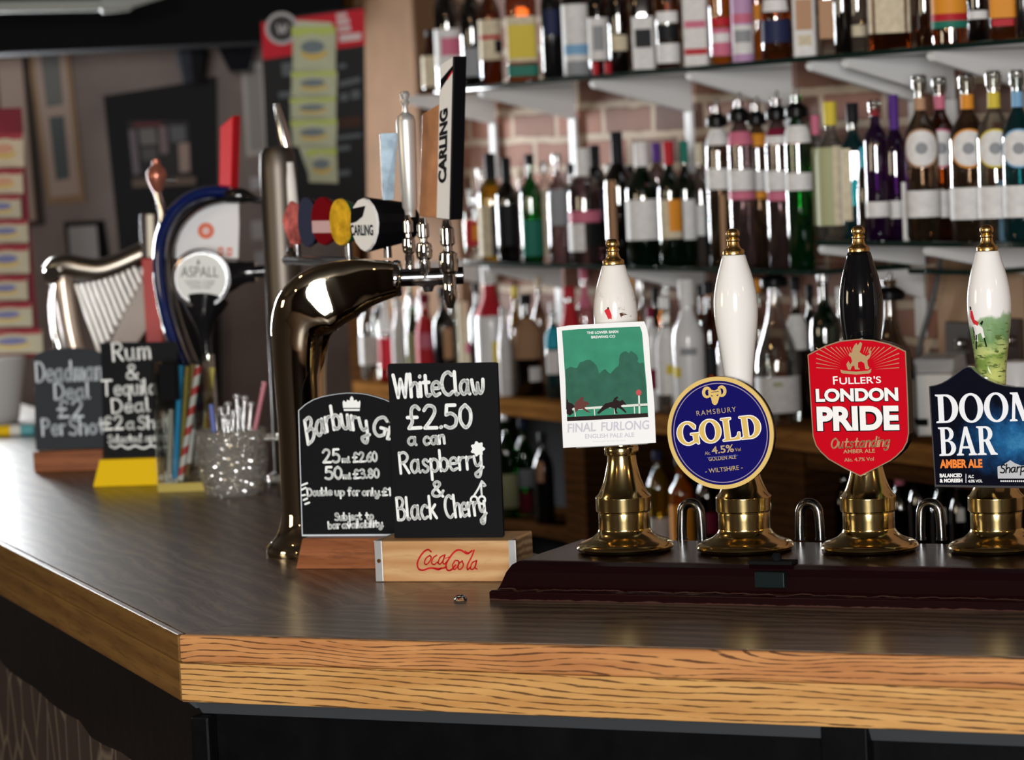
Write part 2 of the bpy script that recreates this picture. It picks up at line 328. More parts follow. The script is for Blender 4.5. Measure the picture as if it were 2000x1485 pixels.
def glass(name, tint, gloss=1.0, rough=.0, body=0.0, bcol=(0, 0, 0), f0=.075, bump=0.0):
    "thin bottle glass: tinted see-through wall with a glossy skin, optional cloudy body"
    if name in MATS: return MATS[name]
    m = bpy.data.materials.new(name); m.use_nodes = True; nt = m.node_tree; N = nt.nodes; L = nt.links; N.clear()
    o = N.new('ShaderNodeOutputMaterial'); tr = N.new('ShaderNodeBsdfTransparent'); tr.inputs[0].default_value = (*tint, 1)
    gl = N.new('ShaderNodeBsdfGlossy'); gl.inputs['Roughness'].default_value = rough; gl.inputs[0].default_value = (gloss, gloss, gloss, 1)
    lw = N.new('ShaderNodeFresnel'); lw.inputs[0].default_value = 1.5
    mr = N.new('ShaderNodeMapRange'); mr.inputs[1].default_value = 0; mr.inputs[2].default_value = 1; mr.inputs[3].default_value = f0; mr.inputs[4].default_value = .85; L.new(lw.outputs[0], mr.inputs[0])
    mx = N.new('ShaderNodeMixShader'); L.new(mr.outputs[0], mx.inputs[0])
    base = tr
    if bump:
        tc = N.new('ShaderNodeTexCoord'); vo = N.new('ShaderNodeTexVoronoi'); vo.inputs['Scale'].default_value = 70; L.new(tc.outputs['Object'], vo.inputs['Vector'])
        bp = N.new('ShaderNodeBump'); bp.inputs['Strength'].default_value = bump; bp.inputs['Distance'].default_value = .012; L.new(vo.outputs['Distance'], bp.inputs['Height']); L.new(bp.outputs[0], gl.inputs['Normal']); L.new(bp.outputs[0], lw.inputs['Normal'])
    if body > 0:
        df = N.new('ShaderNodeBsdfDiffuse'); df.inputs[0].default_value = (*bcol, 1)
        mb_ = N.new('ShaderNodeMixShader'); mb_.inputs[0].default_value = body; L.new(tr.outputs[0], mb_.inputs[1]); L.new(df.outputs[0], mb_.inputs[2]); base = mb_
    L.new(base.outputs[0], mx.inputs[1]); L.new(gl.outputs[0], mx.inputs[2]); L.new(mx.outputs[0], o.inputs[0])
    MATS[name] = m; return m
def lined_oak(name, c0, c1, dark, slope, wob, red):
    "oak edge grain: long thin broken dark pore lines over a softly varied tan"
    m, nt, b, N, L = nodes_of(name)
    tc = N.new('ShaderNodeTexCoord'); sp = N.new('ShaderNodeSeparateXYZ'); L.new(tc.outputs['Object'], sp.inputs[0])
    def mth(op, a, c, d=None):
        n = N.new('ShaderNodeMath'); n.operation = op
        for i, v in enumerate((a, c, d)):
            if v is None: continue
            if isinstance(v, (int, float)): n.inputs[i].default_value = v
            else: L.new(v, n.inputs[i])
        return n.outputs[0]
    def noise(sx_, sz_, det=2.0):
        mp = N.new('ShaderNodeMapping'); mp.inputs['Scale'].default_value = (sx_, sz_, sz_); L.new(tc.outputs['Object'], mp.inputs[0])
        n = N.new('ShaderNodeTexNoise'); n.inputs['Scale'].default_value = 1; n.inputs['Detail'].default_value = det; L.new(mp.outputs[0], n.inputs['Vector']); return n.outputs[0]
    big = noise(3.2, 14, 1); fine = noise(22, 70, 2)
    z = mth('ADD', mth('ADD', sp.outputs[2], mth('MULTIPLY', sp.outputs[0], slope)), mth('ADD', mth('MULTIPLY', big, wob), mth('MULTIPLY', fine, .0035)))
    ln = mth('SINE', mth('MULTIPLY', z, 860), 0)                 # a line every 7 mm
    brk = noise(26, 240, 3)
    th = mth('ADD', ln, mth('MULTIPLY', brk, 1.9))
    cr = N.new('ShaderNodeValToRGB'); cr.color_ramp.elements[0].position = .0; cr.color_ramp.elements[1].position = 1
    mr = N.new('ShaderNodeMapRange'); mr.inputs[1].default_value = 1.62; mr.inputs[2].default_value = 1.92; L.new(th, mr.inputs[0])
    tone = N.new('ShaderNodeMapRange'); tone.inputs[1].default_value = .35; tone.inputs[2].default_value = .65; L.new(noise(5, 60, 3), tone.inputs[0])
    cr.color_ramp.elements[0].color = (*c0, 1); cr.color_ramp.elements[1].color = (*c1, 1); L.new(tone.outputs[0], cr.inputs[0])
    mx = N.new('ShaderNodeMix'); mx.data_type = 'RGBA'; L.new(mth('MULTIPLY', mr.outputs[0], .9), mx.inputs[0]); L.new(cr.outputs[0], mx.inputs[6]); mx.inputs[7].default_value = (*dark, 1)
    L.new(mx.outputs[2], b.inputs['Base Color']); b.inputs['Roughness'].default_value = .42; b.inputs['Specular IOR Level'].default_value = .25
    bp = N.new('ShaderNodeBump'); bp.inputs['Strength'].default_value = .3; bp.inputs['Distance'].default_value = .0008; bp.invert = True; L.new(mr.outputs[0], bp.inputs['Height']); L.new(bp.outputs[0], b.inputs['Normal'])
    MATS[name] = m; return m
oak_edge = lined_oak('oak_upper_edge', (.52, .245, .088), (.40, .165, .058), (.075, .03, .014), .004, .085, 1)
oak_edge2 = lined_oak('oak_lower_edge', (.56, .31, .105), (.44, .215, .066), (.07, .03, .012), .030, .022, 0)
oak_wing_shaded = wood('oak_wing_edge_shaded', (.20, .105, .028), (.15, .072, .02), (.06, .03, .01), rough=.5, rings=10, pore=.4, distort=3.0, pore_len=2.0, spec=.3)  # wing edge faces away from the window; its shade is put into the colour
oak_top = wood('oak_worn_top', (.19, .138, .096), (.085, .060, .041), (.035, .023, .015), rough=.3, rings=9, pore=.75, plane='Y', distort=7, spec=.6, pore_len=2.2, bump=.03, warp=.05, p0=.38, p1=.52)
mahog = wood('dark_mahogany', (.014, .003, .003), (.013, .003, .004), (.004, .001, .001), rough=.28, rings=18, pore=.5, spec=.5)
pine = wood('pine_block', (.60, .37, .18), (.48, .25, .10), (.36, .17, .06), rough=.5, rings=13, pore=.3, distort=4, warp=.03)
redwood = wood('red_brown_wood', (.30, .105, .04), (.22, .07, .025), (.10, .03, .012), rough=.4, rings=12, pore=.6)
endgrain = wood('end_grain', (.42, .28, .15), (.2, .11, .05), (.1, .05, .02), rough=.6, rings=30, pore=.3)
darkwood = wood('dark_cabinet_wood', (.05, .021, .007), (.033, .014, .005), (.014, .006, .003), rough=.85, rings=14, pore=.6, spec=0)
shelfwood = wood('brown_ledge_wood', (.18, .08, .022), (.13, .056, .015), (.04, .016, .006), rough=.85, rings=12, pore=.5, spec=0)
handlewood = P('copper_brown_wood', (.40, .185, .085), .35, var=.3, vscale=18)
brass = P('brass', (.70, .535, .24), .15, 1.0, bump=.03, bscale=60, var=.12, vscale=25)
goldb = P('satin_gold', (.66, .44, .17), .3, 1.0)
chrome = P('chrome', (.72, .72, .72), .06, 1.0)
wchrome = P('warm_chrome', (.66, .58, .44), .04, 1.0)
dchrome = P('dark_chrome', (.17, .17, .175), .2, 1.0)
steel = P('satin_steel', (.55, .55, .56), .3, 1.0)
pewter = P('pewter', (.30, .27, .23), .3, 1.0)
china = P('white_china', (.83, .81, .78), .12, 0, .5)
blackch = P('black_china', (.004, .004, .005), .07, 0, .5)
blackp = P('black_plastic', (.004, .004, .005), .3)
blackm = P('matt_black', (.006, .006, .007), .75, spec=.2)
fascia = P('black_painted_wood', (.003, .003, .0035), .36, 0, .4, bump=.25, bscale=35, var=.3, vscale=20)
chalk_b = P('chalkboard_black', (.006, .0065, .008), .5, 0, .35)
slate_b = P('chalkboard_slate', (.035, .04, .046), .6, 0, .35)
chalk = P('chalk_pen_white', (.84, .87, .86), .7, 0, .2)
chalk2 = P('chalk_pen_grey', (.62, .68, .74), .7, 0, .2)
white = P('white_paint', (.80, .80, .79), .45)
paper = P('white_paper', (.86, .86, .85), .6)
offw = P('off_white', (.70, .68, .63), .55)
cream = P('cream', (.72, .62, .44), .55)
red = P('bright_red', (.60, .008, .016), .3)
redm = P('red_print', (.62, .03, .04), .5)
navy = P('navy_enamel', (.007, .006, .115), .3)
gold_p = P('gold_print', (.72, .52, .2), .35)
green_p = P('green_print', (.03, .25, .155), .55)
dgreen_p = P('dark_green_print', (.022, .12, .085), .55)
brown_p = P('brown_print', (.022, .012, .014), .55)
umber_p = P('umber_print', (.12, .05, .045), .55)
lgrey_p = P('pale_grey_print', (.58, .58, .66), .5)
black_p = P('black_print', (.006, .006, .007), .45)
orange_p = P('orange_print', (.9, .25, .04), .45)
yellow = P('yellow_plastic', (.80, .52, .01), .3)
cblue = P('cyan_blue', (.02, .30, .62), .35)
# ---------------------------------------------------------------- bar counter
ZC = 1.10
PC = on_z(347, 1240, ZC); PR = on_z(2000, 1287, ZC); PL_ = on_z(0, 1063, ZC)
E = (PR - PC).normalized(); NB = Vector((-E.y, E.x, 0)); BAR = math.atan2(E.y, E.x)
WV = (PL_ - PC).normalized(); WIN = math.atan2(-WV.y, -WV.x)
BM = Matrix.Translation(PC) @ Matrix.Rotation(BAR, 4, 'Z'); BI = BM.inverted()
WM = Matrix.Translation(PC) @ Matrix.Rotation(WIN, 4, 'Z'); WI = WM.inverted()
bar = thing('bar_counter', 'oak topped pub bar counter with worn brown top and black panelled front', 'bar counter', (PC.x, PC.y, 0), BAR)
wl = BI.to_3x3() @ WV; DEP = .66; TH = .087
half = math.atan2(wl.y, wl.x) / 2
inn = Vector((DEP / math.tan(half), DEP))            # inner corner, along the mitre
def slab(pts, z0, z1):
    n = len(pts); return [(x, y, z0) for x, y in pts] + [(x, y, z1) for x, y in pts], [tuple(reversed(range(n))), tuple(range(n, 2 * n))] + [(i, (i + 1) % n, n + (i + 1) % n, n + i) for i in range(n)]
L1 = .012
mb = MB(); mb.add(*slab([(L1 / math.tan(half) + .0006, L1), (2.7, L1), (2.7, DEP), (inn.x + .0006, inn.y)], ZC - TH + .004, ZC)); obj('worktop', mb, oak_top, bar)
wroot_rot = WIN - BAR
# wing in its own axis (x towards the corner)
m_in = WI.to_3x3() @ (BM.to_3x3() @ Vector((inn.x, inn.y, 0)))
k_ = L1 / m_in.y
mb = MB(); mb.add(*slab([(m_in.x * k_ - .0006, L1), (m_in.x - .0006, m_in.y), (-4.2, m_in.y), (-4.2, L1)], ZC - TH + .004, ZC)); o = obj('worktop', mb, oak_top, bar); o.rotation_euler.z = wroot_rot
for nm, z0, z1 in (('edge_board', ZC - .036, ZC - .0005), ('edge_board', ZC - TH, ZC - .0362)):
    mb = MB(); mb.add(*slab([(.0008, 0), (2.7, 0), (2.7, L1), (.0008 + L1 / math.tan(half), L1)], z0, z1)); obj(nm, mb, oak_edge if z1 > ZC - .01 else oak_edge2, bar, bevel=.0035 if z1 > ZC - .01 else .0012, seg=3)
    mb = MB(); mb.add(*slab([(-.0008, 0), (-4.2, 0), (-4.2, L1), (m_in.x * k_ - .0008, L1)], z0, z1)); o = obj(nm, mb, oak_wing_shaded, bar, bevel=.0025, seg=2); o.rotation_euler.z = wroot_rot
    o['label'] = 'brown oak edge of the angled wing, shade painted in'
z = ZC - TH
mb = MB()
mb.add([(.012, .012, z - .0005), (2.7, .012, z - .0005), (2.7, .024, z - .019), (.016, .024, z - .019), (.02, .05, z - .0005), (2.7, .05, z - .0005), (2.7, .05, z - .019), (.02, .05, z - .019)], [(0, 1, 2, 3), (4, 5, 1, 0), (3, 2, 6, 7), (0, 3, 7, 4), (1, 5, 6, 2)]); obj('moulding', mb, P('black_gloss_grey_sheen', (.05, .055, .06), .25), bar, bevel=.001)  # black moulding; its grey reflection is put into the base colour
mb = MB().box(.03, 2.7, .032, .06, 0, z - .019); obj('front_panel', mb, fascia, bar)
fp = Plane(PC, BAR, .018); xa, _ = fp(1610, 1460); xb, _ = fp(1700, 1460)
mb = MB().box(xa, xb, .006, .0305, 0, z - .001); obj('pilaster', mb, fascia, bar, bevel=.002)
mb = MB().box(.006, .034, .008, .0305, 0, z - .02); obj('corner_post', mb, fascia, bar, bevel=.004)
# wing front: black shaped apron over a crazy stone facing
mb = MB()
mb.add([(-.02, .01, z - .0005), (-4.2, .01, z - .0005), (-4.2, .024, z - .014), (-.02, .024, z - .014), (-.02, .05, z - .0005), (-4.2, .05, z - .0005), (-4.2, .05, z - .014), (-.02, .05, z - .014)], [(0, 1, 2, 3), (4, 5, 1, 0), (3, 2, 6, 7), (0, 3, 7, 4)]); o = obj('moulding', mb, MATS['black_gloss_grey_sheen'], bar); o.rotation_euler.z = wroot_rot
wp = Plane(PC, WIN, .03)
low = [(262, 1487), (240, 1470), (205, 1455), (180, 1440), (158, 1408), (130, 1394), (100, 1372), (72, 1345), (45, 1328), (22, 1312), (0, 1288), (-30, 1262)]
pts = [(-.004, z - .0145), (-.004, .62)]
# the plane's local z is measured from the corner point
lowp = [(x, zz + ZC) for x, zz in wp.poly(low)]
out = [(-.004, z - .0145), (-.004, lowp[0][1] - .05), (lowp[0][0], lowp[0][1] - .05)] + lowp + [(-4.2, lowp[-1][1]), (-4.2, z - .0145)]
mb = MB(); shape(mb, [out], .028, .02); o = obj('apron', mb, fascia, bar); o.rotation_euler.z = wroot_rot
st, nt, b, N, L = nodes_of('crazy_stone')
tc = N.new('ShaderNodeTexCoord'); mp = N.new('ShaderNodeMapping'); mp.inputs['Scale'].default_value = (15, 15, 8); mp.inputs['Rotation'].default_value = (0, .35, 0); L.new(tc.outputs['Object'], mp.inputs[0])
nz = N.new('ShaderNodeTexNoise'); nz.inputs['Scale'].default_value = .6; L.new(mp.outputs[0], nz.inputs['Vector'])
mxv = N.new('ShaderNodeMix'); mxv.data_type = 'RGBA'; mxv.inputs[0].default_value = .2; L.new(mp.outputs[0], mxv.inputs[6]); L.new(nz.outputs['Color'], mxv.inputs[7])
vo = N.new('ShaderNodeTexVoronoi'); vo.feature = 'DISTANCE_TO_EDGE'; vo.inputs['Scale'].default_value = 1; L.new(mxv.outputs[2], vo.inputs['Vector'])
cr = N.new('ShaderNodeValToRGB'); cr.color_ramp.elements[0].position = .0; cr.color_ramp.elements[0].color = (.16, .12, .085, 1); cr.color_ramp.elements[1].position = .06; cr.color_ramp.elements[1].color = (.034, .017, .012, 1)
L.new(vo.outputs['Distance'], cr.inputs[0]); L.new(cr.outputs[0], b.inputs['Base Color']); b.inputs['Roughness'].default_value = .75
bp = N.new('ShaderNodeBump'); bp.inputs['Strength'].default_value = .8; bp.inputs['Distance'].default_value = .01; bp.invert = True; L.new(vo.outputs['Distance'], bp.inputs['Height']); L.new(bp.outputs[0], b.inputs['Normal'])
mb = MB().box(-4.2, -.05, .05, .09, 0, z - .05); o = obj('stone_facing', mb, st, bar); o.rotation_euler.z = wroot_rot

# ---------------------------------------------------------------- beer engine board
ZP = 1.150
pf = on_z(956, 1173, ZC); pb = on_z(1132, 1053, ZP)
fl = BI @ pf; bl = BI @ pb
BX0, BY0, BDEP = fl.x, fl.y, (bl.y - fl.y) + .012
brd = thing('pump_board', 'dark mahogany board with chipped bottom edge under the four beer pumps', 'pump board', BM @ Vector((BX0, BY0, 0)), BAR)
BL_ = 1.5
prof = [(0, 0), (0, .0115), (.003, .0135), (.008, .0135), (.011, .018), (.018, .036), (.024, .045), (.031, .0492), (.036, .05)]
vs = []; fs = []
for d, zz in prof:
    vs += [(d, d, zz), (BL_, d, zz), (BL_, BDEP + .02 - d, zz), (d, BDEP + .02 - d, zz)]
for i in range(len(prof) - 1):
    for k in range(4): fs.append((4 * i + k, 4 * i + (k + 1) % 4, 4 * i + 4 + (k + 1) % 4, 4 * i + 4 + k))
fs += [(3, 2, 1, 0), tuple(4 * (len(prof) - 1) + k for k in range(4))]
bm_, nt, b, N, L = nodes_of('chipped_mahogany')
tc = N.new('ShaderNodeTexCoord'); sx = N.new('ShaderNodeSeparateXYZ'); L.new(tc.outputs['Object'], sx.inputs[0])
nz = N.new('ShaderNodeTexNoise'); nz.inputs['Scale'].default_value = 45; nz.inputs['Detail'].default_value = 7; L.new(tc.outputs['Object'], nz.inputs['Vector'])
ad = N.new('ShaderNodeMath'); ad.operation = 'MULTIPLY_ADD'; ad.inputs[1].default_value = .007; L.new(nz.outputs[0], ad.inputs[0]); L.new(sx.outputs[2], ad.inputs[2])
cr = N.new('ShaderNodeValToRGB'); E0 = cr.color_ramp.elements; cr.color_ramp.interpolation = 'LINEAR'
E0[0].position = .0; E0[0].color = (.06, .03, .022, 1); E0[1].position = .10; E0[1].color = (.05, .022, .017, 1)
for p_, c_ in ((.115, (.008, .0012, .0015)), (.325, (.008, .0012, .0015)), (.345, (.05, .026, .02)), (.36, (.007, .0012, .0014)), (1, (.008, .0018, .003))):
    q = E0.new(p_); q.color = (*c_, 1)
dv = N.new('ShaderNodeMath'); dv.operation = 'DIVIDE'; dv.inputs[1].default_value = .052; L.new(ad.outputs[0], dv.inputs[0]); L.new(dv.outputs[0], cr.inputs[0])
L.new(cr.outputs[0], b.inputs['Base Color']); b.inputs['Roughness'].default_value = .24; b.inputs['Specular IOR Level'].default_value = .25
MATS['chipped_mahogany'] = bm_
mb = MB(); mb.add(vs, fs); obj('board', mb, bm_, brd, bevel=.002)
# black socket plate on the board front, and its little black catch on top
pfp = Plane(BM @ Vector((BX0, BY0, 0)), BAR, .014); pfp_z = 0
x0, z0 = pfp(1478, 1147); x1, z1 = pfp(1535, 1117); mb = MB().box(x0, x1, .006, .02, z0 , z1); pl_o = obj('plate', mb, P('black_green_plate', (.006, .011, .011), .35), brd, bevel=.0015)
pf2 = Plane(BM @ Vector((BX0, BY0, 0)), BAR, .03); xa, za = pf2(1462, 1098); xb, zb = pf2(1548, 1090)
mb = MB().box(xa, xb, .026, .05, .0502, .0545).lathe([(.0, .0545), (.006, .0545), (.007, .060), (.004, .064), (0, .064)], 16, Matrix.Translation(((xa + xb) / 2 + .006, .037, 0))); obj('catch', mb, blackm, brd)

# ---------------------------------------------------------------- hand pumps
def pump_root(px, py=1075): return on_z(px, py, ZP) + Vector((0, 0, .0004))
def rev(mb, prof, s, n=40, cx=0.0):
    return mb.lathe([(r * s, z * s) for r, z in prof], n)
BASE = [(0, 0), (86, 0), (93, 3), (95, 8), (93, 13), (86, 18), (74, 22), (63, 27), (55, 34), (51.5, 40), (50.6, 43), (50.6, 44), (50.4, 60), (50.6, 73), (50.4, 74.5), (48.8, 75), (48.8, 77), (53.6, 77.4), (54.5, 79), (54.5, 80), (54.5, 104), (54.5, 105), (53.5, 106.5), (48.5, 111), (42, 124), (36, 140), (31.5, 158), (29, 170), (28, 182), (28, 186), (32.5, 187), (33.5, 189), (33.5, 201), (32.5, 203), (29, 205), (28.5, 213), (0, 213)]
HAND = [(0, 213.5), (28, 213.5), (28.5, 222), (27.5, 250), (27, 290), (27, 320), (28.3, 348), (30.3, 370), (33.5, 395), (37, 422), (40.3, 445), (42.2, 465), (43, 485), (42.5, 502), (40.5, 520), (36.5, 541), (31.5, 560), (27, 575), (24, 586), (23, 591), (21, 593), (0, 593)]
CAP = [(0, 593.3), (19.5, 593.3), (20.8, 595), (20.8, 603), (19, 606), (15, 609), (12.5, 615), (11.5, 621), (11, 626), (12, 628), (12.6, 630.5), (12, 633), (9.5, 635), (11, 637.5), (13, 642), (13.4, 647), (12, 652.5), (8, 657.5), (0, 659)]
HAND = [(r, 213.5 + (z - 213.5) * .966 if z > 213.5 else z) for r, z in HAND]
CAP = [(r, 580.3 + (z - 593.3) * .77) for r, z in CAP]
PUMPS = {}
def pump(key, px, label, handle_mat):
    r = pump_root(px); s = depth(r) / FPX * 1.004
    t = thing('hand_pump', label, 'beer pump', r, BAR, 'beer pumps on the mahogany board')
    obj('brass_base', rev(MB(), BASE, s, 56), brass, t)
    sq_ = {'ff': .932, 'gold': .985, 'doom': 1.006}.get(key, 1.0); fz = lambda P_: [(r_, 213.5 + (z_ - 213.5) * sq_ if z_ > 213.5 else z_) for r_, z_ in P_]
    h = obj('handle', rev(MB(), fz(HAND), s, 48), handle_mat, t)
    cz_ = fz([(0, CAP[0][1])])[0][1] - CAP[0][1]
    obj('finial', rev(MB(), [(r_, z_ + cz_) for r_, z_ in CAP], s, 32), goldb, t)
    PUMPS[key] = (t, r, s, h); return t, r, s
def zhandle(name, base):
    m, nt, b, N, L = nodes_of(name); b.inputs['Roughness'].default_value = .13
    tc = N.new('ShaderNodeTexCoord'); return m, nt, b, N, L, tc
# white china with fine crackle
m, nt, b, N, L, tc = zhandle('crackled_china', None)
nz = N.new('ShaderNodeTexNoise'); nz.inputs['Scale'].default_value = 60; nz.inputs['Detail'].default_value = 8; nz.inputs['Roughness'].default_value = .7; L.new(tc.outputs['Object'], nz.inputs['Vector'])
cr = N.new('ShaderNodeValToRGB'); e_ = cr.color_ramp.elements; e_[0].position = .3; e_[0].color = (.42, .38, .34, 1); e_[1].position = .40; e_[1].color = (.80, .77, .73, 1); L.new(nz.outputs[0], cr.inputs[0]); L.new(cr.outputs[0], b.inputs['Base Color']); crackle = m
# white china over a painted green field
m, nt, b, N, L, tc = zhandle('painted_china', None)
sx = N.new('ShaderNodeSeparateXYZ'); L.new(tc.outputs['Object'], sx.inputs[0])
nz = N.new('ShaderNodeTexNoise'); nz.inputs['Scale'].default_value = 45; nz.inputs['Detail'].default_value = 5; L.new(tc.outputs['Object'], nz.inputs['Vector'])
h1 = N.new('ShaderNodeMath'); h1.operation = 'MULTIPLY_ADD'; h1.inputs[1].default_value = -.3; L.new(sx.outputs[0], h1.inputs[0]); L.new(sx.outputs[2], h1.inputs[2])
h2 = N.new('ShaderNodeMath'); h2.operation = 'MULTIPLY_ADD'; h2.inputs[1].default_value = .05; L.new(nz.outputs[0], h2.inputs[0]); L.new(h1.outputs[0], h2.inputs[2])
cr = N.new('ShaderNodeValToRGB'); e_ = cr.color_ramp.elements; e_[0].position = .0; e_[0].color = (.50, .55, .14, 1); e_[1].position = 1; e_[1].color = (.83, .81, .79, 1)
for p_, c_ in ((.50, (.52, .56, .17)), (.545, (.16, .26, .05)), (.56, (.5, .56, .2)), (.60, (.14, .27, .10)), (.64, (.25, .38, .2)), (.655, (.83, .81, .79))):
    q = e_.new(p_); q.color = (*c_, 1)
dv = N.new('ShaderNodeMath'); dv.operation = 'DIVIDE'; dv.inputs[1].default_value = .505; L.new(h2.outputs[0], dv.inputs[0]); L.new(dv.outputs[0], cr.inputs[0])
n2 = N.new('ShaderNodeTexNoise'); n2.inputs['Scale'].default_value = 90; n2.inputs['Detail'].default_value = 3
mp = N.new('ShaderNodeMapping'); mp.inputs['Scale'].default_value = (1, 1, 3); L.new(tc.outputs['Object'], mp.inputs[0]); L.new(mp.outputs[0], n2.inputs['Vector'])
c2 = N.new('ShaderNodeValToRGB'); c2.color_ramp.elements[0].position = .56; c2.color_ramp.elements[0].color = (0, 0, 0, 1); c2.color_ramp.elements[1].position = .64; c2.color_ramp.elements[1].color = (1, 1, 1, 1); L.new(n2.outputs[0], c2.inputs[0])
lt = N.new('ShaderNodeMath'); lt.operation = 'LESS_THAN'; lt.inputs[1].default_value = .315; L.new(h2.outputs[0], lt.inputs[0])
ml = N.new('ShaderNodeMath'); ml.operation = 'MULTIPLY'; L.new(lt.outputs[0], ml.inputs[0]); L.new(c2.outputs[0], ml.inputs[1])
mx = N.new('ShaderNodeMix'); mx.data_type = 'RGBA'; L.new(ml.outputs[0], mx.inputs[0]); L.new(cr.outputs[0], mx.inputs[6]); mx.inputs[7].default_value = (.10, .15, .04, 1); L.new(mx.outputs[2], b.inputs['Base Color']); painted = m

pump('ff', 1222, 'beer pump with crackled hunting scene handle and green horse race card', crackle)
pump('gold', 1456, 'beer pump with plain white china handle and round navy blue clip', china)
pump('pride', 1699, 'beer pump with glossy black handle and red shield shaped clip', blackch)
pump('doom', 1948, 'beer pump with painted countryside handle and dark blue square clip', painted)
def rad_at(prof, z):
    for (r0, z0), (r1, z1) in zip(prof, prof[1:]):
        if z0 <= z <= z1 and z1 > z0: return r0 + (r1 - r0) * (z - z0) / (z1 - z0)
    return 30
def decal(parent, key, name, polys, mat):
    "small painted figure wrapped on the china handle; polys are photo pixels"
    t, r, s, h = PUMPS[key]; pl = Plane(r, BAR, -.027); mb = MB()
    for pg in polys:
        m = curve_mesh([pl.poly(pg)])
        bmm = bmesh.new(); bmm.from_mesh(m); bmesh.ops.subdivide_edges(bmm, edges=[e for e in bmm.edges if e.calc_length() > .004], cuts=2); bmm.to_mesh(m); bmm.free()
        vs = []
        for v in m.vertices:
            R = rad_at(HAND, v.co.y / s) * s + .0006; u = max(-R * .98, min(R * .98, v.co.x)); a = math.asin(u / R)
            vs.append((R * math.sin(a), -R * math.cos(a), v.co.y))
        mb.add(vs, [tuple(p.vertices) for p in m.polygons]); bpy.data.meshes.remove(m)
    o = obj(name, mb, mat, parent); return o
hs = PUMPS['ff'][3]
decal(hs, 'ff', 'painted_figure', [[(1182, 607), (1187, 603), (1192, 604), (1196, 615), (1196, 624), (1190, 624), (1186, 615)], [(1235, 607), (1240, 604), (1244, 612), (1244, 623), (1234, 622)]], redm)
decal(hs, 'ff', 'painted_figure', [[(1188, 600), (1191, 600), (1192, 604), (1188, 604)], [(1234, 597), (1238, 597), (1239, 604), (1235, 604)], [(1209, 612), (1214, 611), (1230, 623), (1212, 623)], [(1183, 624), (1194, 624), (1193, 634), (1183, 634)]], P('dark_brown_paint', (.09, .035, .015), .3))
hs = PUMPS['doom'][3]
decal(hs, 'doom', 'painted_figure', [[(1893, 606), (1898, 608), (1903, 625), (1912, 630), (1909, 637), (1899, 632), (1893, 620)]], redm)
decal(hs, 'doom', 'painted_figure', [[(1897, 636), (1910, 633), (1919, 640), (1923, 660), (1919, 662), (1915, 650), (1908, 654), (1909, 668), (1904, 668), (1901, 652)]], china)
decal(hs, 'doom', 'painted_figure', [[(1891, 599), (1895, 600), (1896, 606), (1892, 606)], [(1914, 632), (1919, 626), (1921, 628), (1918, 636)], [(1904, 654), (1907, 655), (1905, 684), (1902, 682)], [(1920, 660), (1923, 660), (1927, 678), (1924, 678)], [(1896, 638), (1900, 640), (1904, 660), (1901, 660)]], black_p)

# pump clips ---------------------------------------------------------------
def clip_frame(key, y0):
    t, r, s, h = PUMPS[key]; return t, Plane(r, BAR, y0), s
# Fuller's style red shield
t, pl, s = clip_frame('pride', -.050)
face = [(1577, 693), (1590, 686), (1612, 675), (1640, 666), (1675, 662), (1705, 664), (1735, 671), (1755, 679), (1769, 686), (1771, 730), (1774, 800), (1775, 848), (1772, 864), (1764, 879), (1751, 892), (1739, 901), (1712, 915), (1680, 931), (1650, 916), (1618, 898), (1603, 884), (1593, 871), (1587, 852), (1583, 790)]
FC = pl.poly(face); cxx = sum(p[0] for p in FC) / len(FC); czz = sum(p[1] for p in FC) / len(FC)
def grow(P_, k): return [(cxx + (x - cxx) * k, czz + (z_ - czz) * k) for x, z_ in P_]
mb = MB(); shape(mb, [FC], -.0485, .019); clip = obj('pump_clip', mb, P('black_clip_body', (.006, .006, .007), .25), t, bevel=.001)
mb = MB(); mb.box(-.012, .012, -.0295, -.02, czz - .03, czz + .03); obj('bracket', mb, blackm, clip)
mb = MB(); shape(mb, [FC, grow(FC, .982)], -.0500, .002); obj('border', mb, P('rose_gold_line', (.75, .5, .32), .3, .8), clip)
mb = MB(); shape(mb, [grow(FC, .983)], -.0492, .001); obj('face', mb, P('pump_clip_red', (.53, .002, .012), .3), clip)
y = -.0502
pl = Plane(PUMPS['pride'][1], BAR, y)
mb = MB()
for txt, a, b_, h in (('F', (1627.5, 751.5), (1637, 751), 16), ("ULLER'S", (1640, 751), (1721, 748.5), 13)): type_(mb, pl, txt, a, b_, h, y, .012)
def two(mbw, mbk, txt, a, b_, h, bold, off=2.0):
    type_(mbk, pl, txt, (a[0] - 2.2, a[1] + 1.2 + .6), (b_[0] + .6, b_[1] + 1.8), h + 1.5, y + .0002, bold + .035)
    type_(mbw, pl, txt, a, b_, h, y - .0003, bold)
mk = MB(); two(mb, mk, 'LONDON', (1594, 785.5), (1755, 783), 25.5, .045); two(mb, mk, 'PRIDE', (1596.5, 842), (1757, 840.5), 47.5, .045)
obj('lettering', mb, paper, clip); obj('lettering_shadow', mk, black_p, clip)
mb = MB(); hand(mb, pl, 'Outstanding', (1623, 876), (1735, 871.5), 19, y, 3.0, .25)
type_(mb, pl, 'AMBER ALE', (1647, 886), (1709, 884.5), 7.5, y, .02); type_(mb, pl, 'Alc. 4.7% Vol', (1649, 902), (1707, 900), 7, y, .02)
